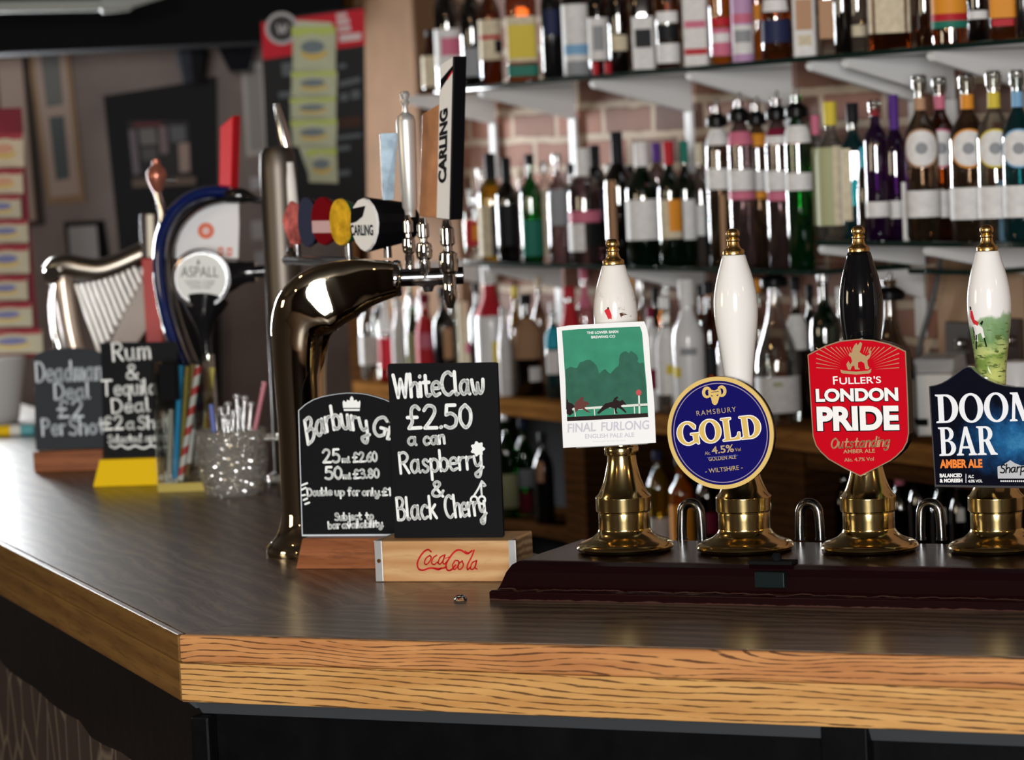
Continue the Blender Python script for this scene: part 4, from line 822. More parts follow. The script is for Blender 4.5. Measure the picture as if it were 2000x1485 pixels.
# short bar carrying the three tall handles
mb = MB(); mb.tube([L_(782, 543), L_(905, 538)], 17 * s, 20); obj('tap_bar', mb, dchrome, t)
mb = MB(); cz = Vector(L_(836, 556)); mb.lathe([(0, -14 * s), (8 * s, -14 * s), (12 * s, -4 * s), (33 * s, 4 * s), (36 * s, 9 * s), (35 * s, 13 * s), (0, 11 * s)], 32, Matrix.Translation(cz)); obj('drip_dish', mb, steel, t)
def tap(pxb, pyb, pyt, rad=11, off=-.02):
    a = Vector(L_(pxb, pyb, off)); h = (Vector(L_(pxb, pyt, off)) - a).z; k = s
    mb = MB(); mb.lathe([(0, 0), (6 * k, 0), (9 * k, h * .06), (rad * k, h * .12), (rad * k, h * .36), (rad * .8 * k, h * .38), (rad * 1.35 * k, h * .42), (rad * 1.5 * k, h * .52), (rad * 1.35 * k, h * .62), (rad * .7 * k, h * .65), (rad * .7 * k, h * .7), (rad * 1.1 * k, h * .73), (rad * 1.1 * k, h * .9), (rad * .75 * k, h * .93), (rad * .6 * k, h), (0, h)], 24, Matrix.Translation((a.x, a.y, a.z)))
    return obj('tap_body', mb, chrome, t)
tap(882, 600, 428, 13, -.03); tap(832, 560, 425, 11, -.005); tap(800, 545, 420, 9, .02)
def slab_handle(name, corners_front, side_px, depth_dir, mat, off):
    pass
# tall black handle, white face towards the wing
def prism_px(poly, off, vec, mb):
    A = [Vector(L_(px, py, off)) for px, py in poly]; n = len(A); B2 = [p + vec for p in A]
    mb.add([tuple(p) for p in A + B2], [tuple(range(n)), tuple(reversed(range(n, 2 * n)))] + [(i, n + i, n + (i + 1) % n, (i + 1) % n) for i in range(n)]); return mb
rt = Vector((.82, .57, 0))          # the handles' depth direction (away, to the right)
tv = lambda px_: rt * (px_ * s / .82)
# the face runs from (855..890): build it as a slanted box turned towards the wing counter
def turned(name, x_l, x_c, x_r, yt_l, yt_c, yt_r, yb_l, yb_c, yb_r, off, mats):
    "two-faced handle: left face from x_l to x_c, right face from x_c to x_r; front edge at x_c"
    c0 = Vector(L_(x_c[0], yt_c, off)); c1 = Vector(L_(x_c[1], yb_c, off))
    n = Vector((-ux.y, ux.x, 0))
    dl = (x_c[0] - x_l[0]) * s; dr = (x_r[0] - x_c[0]) * s
    lt = Vector(L_(x_l[0], yt_l, off)) + n * dl * 1.3; lb = Vector(L_(x_l[1], yb_l, off)) + n * dl * 1.3
    rt_ = Vector(L_(x_r[0], yt_r, off)) + n * dr * .6; rb = Vector(L_(x_r[1], yb_r, off)) + n * dr * .6
    bt = lt + rt_ - c0; bb = lb + rb - c1
    mb = MB(); mb.add([tuple(q) for q in (c0, lt, bt, rt_, c1, lb, bb, rb)], [(0, 1, 2, 3), (7, 6, 5, 4), (0, 4, 5, 1), (3, 7, 4, 0), (2, 6, 7, 3), (1, 5, 6, 2)])
    o = obj(name, mb, mats, t, bevel=.0012)
    return o, c0, lt, c1, lb
hd, c0, lt, c1, lb = turned('tap_handle', (860, 853), (888, 881), (913, 905), 128, 111, 110, 427, 429, 428, -.03, blackp)
hd['label'] = 'tall black tap handle with white lettered face'
nf = (c0 - lt).cross(c1 - c0).normalized()
if nf.dot(EYE - (r + c0)) < 0: nf = -nf
def on_face(u, v, e=.0008): return tuple(lt.lerp(c0, u) * (1 - v) + lb.lerp(c1, u) * v + nf * e)
fw_ = P('tap_face_white', (.74, .73, .71), .3)
mb = MB(); mb.add([on_face(.03, .17), on_face(.97, .09), on_face(.97, .995), on_face(.03, .995)], [(0, 1, 2, 3)]); mb.add([on_face(.03, .0), on_face(.97, .005), on_face(.97, .055), on_face(.03, .10)], [(0, 1, 2, 3)]); obj('white_face', mb, fw_, hd)
mb = MB(); mb.add([on_face(.6, .115, .0012), on_face(.98, .083, .0012), on_face(.98, .098, .0012), on_face(.6, .128, .0012)], [(0, 1, 2, 3)]); obj('red_flash', mb, red, hd)
mb = MB(); m = text_mesh('CARLING', .055); X0, X1, Y0, Y1 = bounds(m)
mb.add([on_face(.72 - .62 * (v.co.y - Y0) / (Y1 - Y0), .77 - .47 * (v.co.x - X0) / (X1 - X0), .0016) for v in m.vertices], [tuple(p.vertices) for p in m.polygons]); bpy.data.meshes.remove(m)
obj('lettering', mb, black_p, hd)
hd2, *_ = turned('tap_handle', (821, 815), (857, 852), (862, 857), 222, 203, 203, 424, 426, 426, .005, handlewood); hd2['label'] = 'copper brown wooden tap handle'
# silver handle with a little finial
a = Vector(L_(799, 425, .03)); h = (Vector(L_(804, 176, .03)) - a).z; kx = Vector(L_(804, 176, .03)) - a
mb = MB(); mb.lathe([(0, 0), (10 * s, 0), (11 * s, h * .05), (15 * s, h * .08), (18 * s, h * .5), (19 * s, h * .76), (16 * s, h * .80), (6 * s, h * .83), (5 * s, h * .88), (9 * s, h * .905), (6 * s, h * .93), (8 * s, h * .95), (10 * s, h * .975), (7 * s, h * .995), (0, h)], 28, Matrix.Translation(a)); o = obj('tap_handle', mb, P('satin_silver', (.72, .72, .71), .42, .75), t); o['label'] = 'silver tapered tap handle with ball finial'
# pale blue paddle
hb, *_ = turned('tap_handle', (736, 742), (741, 746), (772, 765), 262, 260, 259, 392, 392, 392, .04, P('pale_blue_paddle', (.46, .60, .78), .25, 0, var=.45, vscale=30)); hb['label'] = 'pale blue and silver tap handle'
# row of badges running back along the tap bar, faces turned to the wing
bz0, bz1 = Z0, Z0 + .62
wn = (Vector((-.80, -.60, 0))).normalized()
wx = Vector((-wn.y, wn.x, 0)); wx = -wx if wx.x < 0 else wx
def badge(px, py, Z, wpx, hpx, mats, label, backs=.05, body=blackp, pts=None, stem=None):
    c = at_depth(px, py, Z) - r; k = Z / FPX; hw = wpx * k * .5 / abs(wx.x); hh = hpx * k * .5
    prof = pts or [(math.cos(a), math.sin(a)) for a in [math.radians(d) for d in range(0, 360, 12)]]
    F = Matrix.Translation(c) @ Matrix((( wx.x, -wn.x, 0, 0), (wx.y, -wn.y, 0, 0), (0, 0, 1, 0), (0, 0, 0, 1)))   # local x along face, y = into the badge, z up
    mb = MB(); n = len(prof)
    mb.add([(x * hw * 1.06, .004, z_ * hh * 1.06) for x, z_ in prof] + [(x * hw * .9, backs, z_ * hh * .75) for x, z_ in prof], [tuple(range(n)), tuple(range(n, 2 * n))] + [(i, (i + 1) % n, n + (i + 1) % n, n + i) for i in range(n)], False, F)
    o = obj('badge', mb, body, t, bevel=.002); o['label'] = label
    mb = MB(); mb.add([(x * hw, .0, z_ * hh) for x, z_ in prof] + [(x * hw * 1.03, .005, z_ * hh * 1.03) for x, z_ in prof], [tuple(range(n))] + [(i, (i + 1) % n, n + (i + 1) % n, n + i) for i in range(n)], False, F)
    f = obj('badge_face', mb, mats, o)
    if stem:
        mb = MB(); top = c + Vector((0, 0, -hh * .9)) - wn * backs * .5; bt = at_depth(stem[0], stem[1], Z) - r; mb.tube([tuple(top), (top.x, top.y, bt.z)], 8 * k, 14); obj('stem', mb, dchrome, o)
    return o, F, hw, hh
oval = [(0, 1), (.35, .93), (.7, .7), (.93, .4), (1, .05), (.9, -.35), (.65, -.7), (.3, -.93), (0, -1.02), (-.3, -.93), (-.65, -.7), (-.9, -.35), (-1, .05), (-.93, .4), (-.7, .7), (-.35, .93)]
o, F, hw, hh = badge(710, 439, bz0 + .02, 54, 102, P('badge_white', (.80, .79, .77), .25), 'white badge with black flash', .085, blackp, oval, (757, 505))
mb = MB(); m = text_mesh('CARLING', .03); X0, X1, Y0, Y1 = bounds(m)
mb.add([F @ Vector((hw * (-1.0 + 1.75 * (v.co.x - X0) / (X1 - X0)), -.001, hh * (-.42 + .42 * (v.co.y - Y0) / (Y1 - Y0)))) for v in m.vertices], [tuple(p.vertices) for p in m.polygons]); bpy.data.meshes.remove(m); obj('lettering', mb, black_p, o)
mb = MB(); mb.add([F @ Vector((x * hw, -.001, z_ * hh)) for x, z_ in ((-.92, .35), (-.85, .62), (.25, .72), (.0, .32), (-.5, .12), (-.95, .05))], [tuple(range(6))]); obj('flash', mb, black_p, o)
badge(663, 434, bz0 + .17, 42, 90, P('badge_amber', (.62, .36, .02), .25, var=.35, vscale=60), 'amber yellow badge', .03, P('dark_green', (.01, .07, .03), .3), None, (664, 508))
o, F, hw, hh = badge(629, 432, bz0 + .29, 46, 92, P('badge_maroon', (.17, .004, .008), .25), 'dark red badge', .03, P('maroon_body', (.08, .004, .006), .3), None)
mb = MB(); m = text_mesh('CIDER', .06); X0, X1, Y0, Y1 = bounds(m); bpy.data.meshes.remove(m)
mb.add([F @ Vector((x * hw, -.001, z_ * hh)) for x, z_ in ((-.9, -.5), (.9, -.5), (.9, .02), (-.9, .02))], [(0, 1, 2, 3)]); obj('pale_band', mb, P('badge_pink_white', (.62, .40, .42), .4), o)
badge(597, 434, bz0 + .42, 34, 96, P('badge_slate_blue', (.035, .04, .075), .3), 'slate blue badge', .03)
badge(568, 436, bz0 + .52, 36, 84, P('badge_pale_red', (.48, .12, .11), .3, var=.7, vscale=45), 'pale red diamond badge', .02, P('red_body', (.3, .03, .03), .3), [(0, 1), (.6, .85), (.95, .5), (1, .1), (.9, -.5), (.5, -1), (-.2, -.95), (-.75, -.35), (-1, .1), (-.7, .5)], (570, 515))
mb = MB(); mb.tube([tuple(at_depth(772, 540, bz0 + .03) - r), tuple(at_depth(690, 512, bz0 + .22) - r), tuple(at_depth(560, 508, bz0 + .56) - r)], 11 * s, 16); obj('badge_rail', mb, dchrome, t)
mb = MB(); c = at_depth(569, 490, bz0 + .5) - r; mb.lathe([(0, -14 * s), (8 * s, -12 * s), (12 * s, -2 * s), (8 * s, 9 * s), (0, 12 * s)], 20, Matrix.Translation(c)); obj('knob', mb, chrome, t)

# ---------------------------------------------------------------- steel tower tap behind the badges
zt_ = 5.75; b0 = at_depth(572, 900, zt_); b0 = Vector((b0.x, b0.y, ZC))
t = thing('tap_tower', 'steel cylinder tap tower with slim pointed handle behind the tap badges', 'beer tap', b0)
k = depth(b0) / FPX; zz = lambda py, px=572: (at_depth(px, py, zt_) - b0).z
tw = P('brushed_tower', (.15, .13, .112), .48, 1.0)
mb = MB(); mb.lathe([(0, 0), (50 * k, 0), (50 * k, .012), (37 * k, .02), (36 * k, zz(330)), (34 * k, zz(300)), (26 * k, zz(287)), (0, zz(283))], 36); obj('tower', mb, tw, t)
pa = at_depth(560, 292, zt_ - .02) - b0; pbb = at_depth(540, 203, zt_ - .02) - b0
mb = MB(); mb.tube([pa, pa.lerp(pbb, .3), pa.lerp(pbb, .7), pbb], [10 * k, 12 * k, 8 * k, 5 * k], 20); obj('handle', mb, P('bright_steel', (.78, .78, .77), .18, 1.0), t)
p1 = at_depth(563, 318, zt_ - .06) - b0; p2_ = at_depth(573, 415, zt_ - .06) - b0
mb = MB(); mb.tube([p1, p1.lerp(p2_, .4), p2_], [10 * k, 11 * k, 11 * k], 18); obj('white_lever', mb, china, t)
mb = MB(); mb.lathe([(0, -16 * k), (12 * k, -11 * k), (16 * k, 0), (12 * k, 11 * k), (0, 16 * k)], 24, Matrix.Translation(at_depth(556, 312, zt_ - .05) - b0)); obj('lever_ball', mb, chrome, t)

# ---------------------------------------------------------------- blue arched font
zb_ = 5.95; b0 = at_depth(385, 930, zb_); b0 = Vector((b0.x, b0.y, ZC)); k = zb_ / FPX
t = thing('beer_font', 'dark blue crescent beer font with white panel and orange ring emblem', 'beer font', b0)
q = lambda px, py, dz=0.0: tuple(at_depth(px, py, zb_ + dz) - b0)
outer = [(398, 800), (374, 745), (352, 695), (335, 650), (322, 600), (314, 550), (312, 505), (318, 460), (336, 420), (363, 393), (395, 379), (425, 375), (450, 377)]
P4 = smooth_path([q(*p) for p in outer], 4)
mb = MB(); mb.tube(P4, [13.5 * k] * len(P4), 20, flat=2.2, side=(0, 1, 0)); obj('arch', mb, P('deep_blue_gloss', (.004, .012, .085), .12, coat=.5), t)
inn2 = [(412, 790), (393, 738), (372, 690), (355, 645), (342, 600), (334, 552), (332, 510), (338, 472), (353, 438), (378, 412), (408, 397), (440, 390), (466, 388)]
P5 = smooth_path([q(*p, -.02) for p in inn2], 4)
mb = MB(); mb.tube(P5, [7 * k] * len(P5), 16, flat=2.2, side=(0, 1, 0)); obj('inner_rim', mb, dchrome, t)
arm = smooth_path([q(440, 385, -.03), q(463, 382, -.03), (q(485, 385, -.03)), q(505, 392, -.03), q(524, 390, -.03)], 4)
mb = MB(); mb.tube(arm, [12 * k, 13 * k, 14 * k, 15 * k, 15 * k, 15 * k, 14.5 * k, 13 * k, 11 * k, 9 * k, 7.5 * k, 6.5 * k, 6 * k, 5.5 * k, 5 * k, 4.5 * k, 4 * k], 18); obj('spout', mb, P('black_gloss', (.008, .008, .009), .12), t)
pan = [(343, 505), (344, 480), (352, 455), (366, 434), (385, 416), (410, 402), (438, 394), (466, 391), (467, 440), (465, 505)]
A = [Vector(q(px, py, .0)) for px, py in pan]; n = len(A)
mb = MB(); mb.add([tuple(p) for p in A] + [tuple(p + Vector((0, .03, 0))) for p in A], [tuple(range(n)), tuple(reversed(range(n, 2 * n)))] + [(i, n + i, n + (i + 1) % n, (i + 1) % n) for i in range(n)]); pnl = obj('panel', mb, P('panel_white', (.70, .70, .71), .4), t)
def flat_px(loops, dz, mat, name, parent):
    # flat print on the plane of constant depth
    mb = MB()
    c0_ = Vector(q(400, 450, dz)); m = curve_mesh([[((Vector(q(px, py, dz)) - c0_).dot(RT), (Vector(q(px, py, dz)) - c0_).dot(UP)) for px, py in L] for L in loops])
    mb.add([tuple(c0_ + RT * v.co.x + UP * v.co.y) for v in m.vertices], [tuple(p.vertices) for p in m.polygons]); bpy.data.meshes.remove(m)
    return obj(name, mb, mat, parent)
or_ = P('orange_emblem', (.66, .16, .09), .45)
flat_px([ell(402, 451, 16, 16, 28), ell(402, 451, 6, 6, 20)], -.002, or_, 'emblem', pnl)
flat_px([ell(402, 451, 2.5, 2.5, 12)], -.002, or_, 'emblem_centre', pnl)
mb = MB(); m = text_mesh('CIDRE', .03); bpy.data.meshes.remove(m)
lets = [[(358 + i * 17, 478 + i * 1.2), (368 + i * 17, 478 + i * 1.2), (368 + i * 17, 494 + i * 1.2), (358 + i * 17, 494 + i * 1.2)] for i in (4, 5)]
holes = [[(361 + i * 17, 482 + i * 1.2), (365 + i * 17, 482 + i * 1.2), (365 + i * 17, 490 + i * 1.2), (361 + i * 17, 490 + i * 1.2)] for i in (4, 5)]
flat_px(lets + holes, -.002, or_, 'lettering', pnl)
mb = MB(); mb.lathe([(0, 0), (45 * k, 0), (45 * k, .012), (20 * k, .02), (16 * k, .14), (0, .14)], 28); obj('base', mb, dchrome, t)
rh = [(429, 248), (456, 225), (452, 368), (427, 368)]
A = [Vector(q(px, py, .02)) for px, py in rh]; n = 4
mb = MB(); mb.add([tuple(p) for p in A] + [tuple(p + Vector((.012, .03, 0))) for p in A], [tuple(range(n)), tuple(reversed(range(n, 2 * n)))] + [(i, n + i, n + (i + 1) % n, (i + 1) % n) for i in range(n)]); o = obj('tap_handle', mb, red, t, bevel=.002); o['label'] = 'bright red slant-topped tap handle'
mb = MB(); c = Vector(q(306, 345, -.01)); mb.lathe([(0, -36 * k), (6 * k, -34 * k), (14 * k, -20 * k), (20 * k, 0), (18 * k, 12 * k), (9 * k, 22 * k), (8 * k, 27 * k), (8 * k, 32 * k), (0, 36 * k)], 24, Matrix.Translation(c)); o = obj('tap_knob', mb, P('copper_knob', (.42, .15, .10), .25, .6), t); o['label'] = 'copper coloured tap knob'
mb = MB(); mb.tube([q(307, 376, -.01), q(318, 415, -.01), q(319, 470, -.01)], [7 * k, 8 * k, 9 * k], 16); mb.tube([q(312, 352, -.01), q(345, 352, -.01)], 5 * k, 12); obj('knob_stem', mb, chrome, t)

# ---------------------------------------------------------------- round cider badge tap
zc_ = 5.85; b0 = at_depth(420, 940, zc_); b0 = Vector((b0.x, b0.y, ZC)); k = zc_ / FPX
q = lambda px, py, dz=0.0: tuple(at_depth(px, py, zc_ + dz) - b0)
t = thing('cider_font', 'black cider font with round silver rimmed white badge in front of blue crescent', 'cider font', b0)
cpos = Vector(q(393, 545)); fx = Matrix.Translation(cpos) @ Matrix.Rotation(math.radians(90), 4, 'X') @ Matrix.Rotation(math.radians(0), 4, 'Y')
mb = MB(); mb.lathe([(0, -.05), (40 * k, -.05), (58 * k, -.012), (60 * k, 0), (57 * k, .006), (51 * k, .007), (50 * k, .003), (0, .003)], 44, fx); rim = obj('badge_rim', mb, P('badge_silver_rim', (.55, .56, .58), .18, 1.0), t)
mb = MB(); mb.lathe([(49.5 * k, .0035), (0, .0036)], 44, fx); bf = obj('badge_face', mb, P('badge_white_green', (.70, .72, .70), .4), t)
p2 = lambda px, py: ((Vector(q(px, py, 0)) - cpos).x, (Vector(q(px, py, 0)) - cpos).z)
mb = MB(); type_(mb, p2, 'ASPALL', (354, 541), (427, 541), 20, 0, -.005); 
for a_, b_ in (((362, 552), (420, 552)), ((366, 558), (418, 558)), ((372, 564), (412, 564))): type_(mb, p2, 'SUFFOLK CYDER', a_, b_, 4, 0)
shape(mb, [p2_ for p2_ in [[p2(385, 516), p2(388, 505), p2(391, 516)]]], 0)
mb.v = [(x + cpos.x, cpos.y - .0045, z_ + cpos.z) for x, y_, z_ in mb.v]; obj('badge_lettering', mb, P('dark_green_print2', (.02, .03, .025), .5), bf)
mb = MB(); mb.tube(smooth_path([q(400, 590, .03), q(398, 620, .02), (q(400, 650, .02)), q(404, 690, .02)], 3), [46 * k, 40 * k, 34 * k, 28 * k, 22 * k, 18 * k, 15 * k, 12 * k, 11 * k, 10 * k][:10], 24); obj('badge_holder', mb, P('black_gloss', (.008, .008, .009), .12), t)
mb = MB(); mb.tube(smooth_path([q(440, 540, .03), q(465, 534, .03), q(485, 532, .03), q(500, 531, .03)], 3), [34 * k, 31 * k, 28 * k, 25 * k, 23 * k, 21.5 * k, 21 * k, 21 * k, 20.5 * k, 20 * k], 24); mb.tube([q(500, 531, .03), q(545, 528, .03)], 12 * k, 18); obj('side_arm', mb, MATS['black_gloss'], t)
mb = MB(); mb.lathe([(0, 0), (40 * k, 0), (40 * k, .01), (17 * k, .018), (14 * k, .06), (13 * k, .16), (11 * k, (Vector(q(404, 690, .02))).z), (0, (Vector(q(404, 690, .02))).z)], 28); obj('stem', mb, chrome, t)

# ---------------------------------------------------------------- harp font
zh = 6.5; b0 = at_depth(190, 905, zh); b0 = Vector((b0.x, b0.y, ZC)); k = zh / FPX
q = lambda px, py, dz=0.0: tuple(at_depth(px, py, zh + dz) - b0)
t = thing('harp_font', 'metal harp shaped beer font with eleven bright strings and a red handle', 'beer font', b0)
pt = smooth_path([q(92, 532), q(108, 520), q(130, 518), q(160, 524), q(195, 527), q(230, 517), q(262, 503), q(292, 490)], 4)
mb = MB(); mb.tube(pt, [(13 + 9 * math.sin(min(1, i / 10) * 1.57)) * k for i in range(len(pt))], 18); obj('neck', mb, pewter, t)
mb = MB(); c = Vector(q(102, 537, -.03)); mb.lathe([(0, -.008), (18 * k, -.006), (19 * k, 0), (16 * k, .006), (0, .008)], 24, Matrix.Translation(c) @ Matrix.Rotation(math.radians(62), 4, 'X')); obj('scroll', mb, chrome, t)
pc = smooth_path([q(108, 545, -.01), q(103, 590, -.01), q(106, 640, -.01), q(118, 690, -.01), q(138, 770), q(158, 820), q(172, 862)], 4)
mb = MB(); mb.tube(pc, [7 * k] * len(pc), 14); obj('front_pillar', mb, P('polished_nickel', (.66, .65, .62), .15, 1.0), t)
pd = smooth_path([q(122, 540, .03), q(128, 590, .03), q(138, 650, .03), q(155, 720, .03), q(180, 845, .03)], 4)
mb = MB(); mb.tube(pd, [18 * k] * len(pd), 16); obj('back_pillar', mb, P('pale_bronze', (.62, .50, .40), .3, .7), t)
for i in range(11):
    f = i / 10; x0 = 148 + f * 113; y0 = 556 - f * 34 + 6 * math.sin(f * 3.1); x1 = 196 + f * 79; y1 = 692 - f * 140
    mb = MB(); mb.tube([q(x0, y0, -.012), q(x1, y1, -.012)], 4.1 * k, 12); obj('string', mb, P('bright_string', (.86, .85, .80), .3, .25), t)
mb = MB(); sb = [(272, 520), (292, 500), (292, 640), (250, 700), (215, 760), (190, 760), (205, 690)]
A = [Vector(q(px, py, .01)) for px, py in sb]; n = len(A); mb.add([tuple(p) for p in A] + [tuple(p + Vector((0, .04, 0))) for p in A], [tuple(range(n)), tuple(reversed(range(n, 2 * n)))] + [(i, n + i, n + (i + 1) % n, (i + 1) % n) for i in range(n)]); obj('soundbox', mb, P('bronze_soundbox', (.13, .10, .08), .4, .3), t, bevel=.004)
mb = MB(); mb.lathe([(0, 0), (60 * k, 0), (60 * k, .012), (46 * k, .022), (0, .022)], 28); obj('base', mb, pewter, t)
mb = MB(); mb.box(-.0, .001, 0, .001, 0, .001)
def post(px0, py0, px1, py1, w0, w1, dz, name, mat):
    A = [Vector(q(px0, py0, dz)), Vector(q(px0 + w0, py0, dz)), Vector(q(px1 + w1, py1, dz)), Vector(q(px1, py1, dz))]
    mb = MB(); mb.add([tuple(p) for p in A] + [tuple(p + Vector((.004, .03, 0))) for p in A], [(0, 1, 2, 3), (7, 6, 5, 4), (0, 4, 5, 1), (1, 5, 6, 2), (2, 6, 7, 3), (3, 7, 4, 0)]); return obj(name, mb, mat, t, bevel=.0015)
hdl = post(276, 505, 288, 700, 30, 32, -.03, 'tap_handle', P('tomato_red', (.40, .022, .014), .25)); hdl['label'] = 'red and cream tap handle'
post(272, 417, 276, 504, 29, 30, -.03, 'handle_top', P('dark_brown_gloss', (.03, .014, .008), .2))
post(286, 419, 288, 503, 13, 13, -.034, 'cream_stripe', P('cream_gloss', (.80, .74, .6), .3))

# ---------------------------------------------------------------- straws in a clear holder
r = on_z(362, 958, ZC); k = depth(r) / FPX
t = thing('straw_holder', 'clear square straw holder with amber base beside the yellow sign holder', 'straw holder', r, WY)
clear = glass('clear_acrylic', (.93, .94, .92), 1.0, .03)
amberb = P('amber_acrylic', (.45, .36, .10), .15)
mb = MB().box(-48 * k, 56 * k, -.03, .05, 0, 18 * k); obj('base', mb, amberb, t, bevel=.002)
hz = (958 - 706) * k
mb = MB()
for a_ in ((-47 * k, 55 * k, -.029, -.027), (-47 * k, 55 * k, .047, .049), (-47 * k, -45.5 * k, -.027, .047), (53.5 * k, 55 * k, -.027, .047)): mb.box(*a_, 18 * k + .0004, hz)
obj('wall', mb, clear, t)
def straw(p0, p1, dz, mat, label, rr=6.2):
    a = at_depth(p0[0], p0[1], depth(r) + dz); b_ = at_depth(p1[0], p1[1], depth(r) + dz); a.z = max(a.z, ZC + 18 * k + .002)
    mb = MB(); R = rr * k; mb.tube([(0, 0, 0), tuple(b_ - a)], R, 14, caps=False); mb.tube([(0, 0, 0), tuple(b_ - a)], R * .82, 14, caps=False)
    o = obj('drinking_straw', mb, mat, None); o.location = a; tag(o, label, 'straw', 'straws in the clear holder'); return o
straw((342, 935), (353, 714), .01, cblue, 'bright blue straw in the clear straw holder', 6)
straw((352, 930), (366, 716), .022, P('olive_gold', (.30, .24, .05), .35), 'olive gold straw directly beside the bright blue straw', 5)
straw((364, 930), (377, 712), .024, P('bronze_brown', (.25, .17, .06), .35), 'bronze brown straw behind the red and white striped straw', 5)
straw((394, 925), (414, 718), .02, P('straw_yellow', (.46, .40, .09), .35), 'pale yellow straw leaning furthest right in the clear holder', 6)
straw((330, 925), (334, 800), .02, P('straw_grey', (.45, .43, .38), .4), 'short grey straw left of the bright blue straw', 5)
straw((368, 905), (376, 838), .005, P('straw_white', (.68, .68, .67), .4), 'short white straw beside the red and white striped straw', 6)
m, nt, b, N, L = nodes_of('candy_stripe'); tc = N.new('ShaderNodeTexCoord'); wv = N.new('ShaderNodeTexWave'); wv.bands_direction = 'Z'; wv.inputs['Scale'].default_value = 11.0; wv.inputs['Distortion'].default_value = 0
mp = N.new('ShaderNodeMapping'); mp.inputs['Rotation'].default_value = (0, math.radians(28), 0); L.new(tc.outputs['Object'], mp.inputs[0]); L.new(mp.outputs[0], wv.inputs['Vector'])
cr = N.new('ShaderNodeValToRGB'); cr.color_ramp.interpolation = 'CONSTANT'; cr.color_ramp.elements[0].color = (.74, .72, .71, 1); cr.color_ramp.elements[1].position = .6; cr.color_ramp.elements[1].color = (.55, .03, .03, 1); L.new(wv.outputs[0], cr.inputs[0]); L.new(cr.outputs[0], b.inputs['Base Color'])
straw((352, 940), (388, 714), -.005, m, 'red and white striped paper straw in the clear holder', 6.5)
a = at_depth(330, 800, depth(r) + .0)
mb = MB(); aa = at_depth(312, 783, depth(r) - .045); bb = at_depth(346, 712, depth(r) - .045); mb.box(aa.x, bb.x, aa.y, aa.y + .004, ZC + 18 * k + .09, bb.z); 
mb = MB(); w_ = (bb.x - aa.x); mb.box(0, w_, 0, .012, 0, bb.z - aa.z); o = obj('clip_card', mb, blackm, t); o.matrix_parent_inverse = Matrix(); o.location = Matrix.Rotation(-WY, 3, 'Z') @ (aa - r + Vector((0, .004, 0))); o.rotation_euler.z = -WY; o['label'] = 'black card clipped to the holder'

# ---------------------------------------------------------------- glass mug with stirrers
r = on_z(458, 966, ZC); k = depth(r) / FPX
t = thing('glass_mug', 'clear dimpled glass mug with side handle full of clear plastic stirrers', 'glass mug', r, -.15)
sparkle = glass('sparkling_dimpled_glass', (.82, .82, .79), 1.0, .02, .22, (.75, .74, .68), .22, 1.0)
H = (966 - 838) * k; R = 68 * k
mb = MB(); mb.lathe([(0, 0), (R * .78, 0), (R * .85, .006), (R * .86, .016), (R * .98, H * .3), (R * 1.02, H * .6), (R, H * .9), (R * 1.02, H), (R * .95, H), (R * .92, H * .6), (R * .88, H * .3), (R * .75, .024), (0, .024)], 40); obj('body', mb, sparkle, t)
hp = smooth_path([(R * .95, 0, H * .86), (R * 1.45, 0, H * .84), (R * 1.62, 0, H * .55), (R * 1.45, 0, H * .25), (R * .95, 0, H * .22)], 5)
mb = MB(); mb.tube(hp, 7.5 * k, 16, side=(0, 1, 0)); obj('handle', mb, sparkle, t)
stg = glass('clear_plastic', (.86, .87, .88), 1.0, .05, .25, (.6, .6, .62))
rr = random.Random(8)
for i, (p1, p0) in enumerate([((432, 800), (450, 940)), ((445, 790), (455, 930)), ((462, 775), (470, 935)), ((478, 778), (474, 940)), ((440, 815), (465, 940)), ((490, 790), (480, 935)), ((420, 812), (440, 935)), ((456, 806), (448, 938)), ((470, 800), (490, 930))]):
    dz = rr.uniform(-.03, .03); a = at_depth(*p0, depth(r) + dz); b_ = at_depth(*p1, depth(r) + dz); a.z = ZC + .03
    mb = MB(); mb.tube([(0, 0, 0), tuple(b_ - a)], 3.6 * k, 10); mb.lathe([(0, -7 * k), (6 * k, -4 * k), (7.5 * k, 0), (6 * k, 5 * k), (0, 7 * k)], 14, Matrix.Translation(b_ - a)); o = obj('drink_stirrer', mb, stg, None); o.location = a; tag(o, 'clear plastic drink stirrer standing in the dimpled glass mug', 'stirrer', 'clear stirrers in the glass mug')
for p1, p0, mt, lb_ in (((517, 746), (478, 930), P('pink_clear', (.45, .16, .2), .2), 'pinkish stirrer leaning right out of the glass mug'), ((412, 790), (428, 930), P('blue_clear', (.10, .14, .40), .25), 'dark blue stirrer leaning left in the glass mug')):
    a = at_depth(*p0, depth(r)); b_ = at_depth(*p1, depth(r)); a.z = ZC + .03
    mb = MB(); mb.tube([(0, 0, 0), tuple(b_ - a)], 5 * k, 12); o = obj('drink_stirrer', mb, mt, None); o.location = a; tag(o, lb_, 'stirrer')
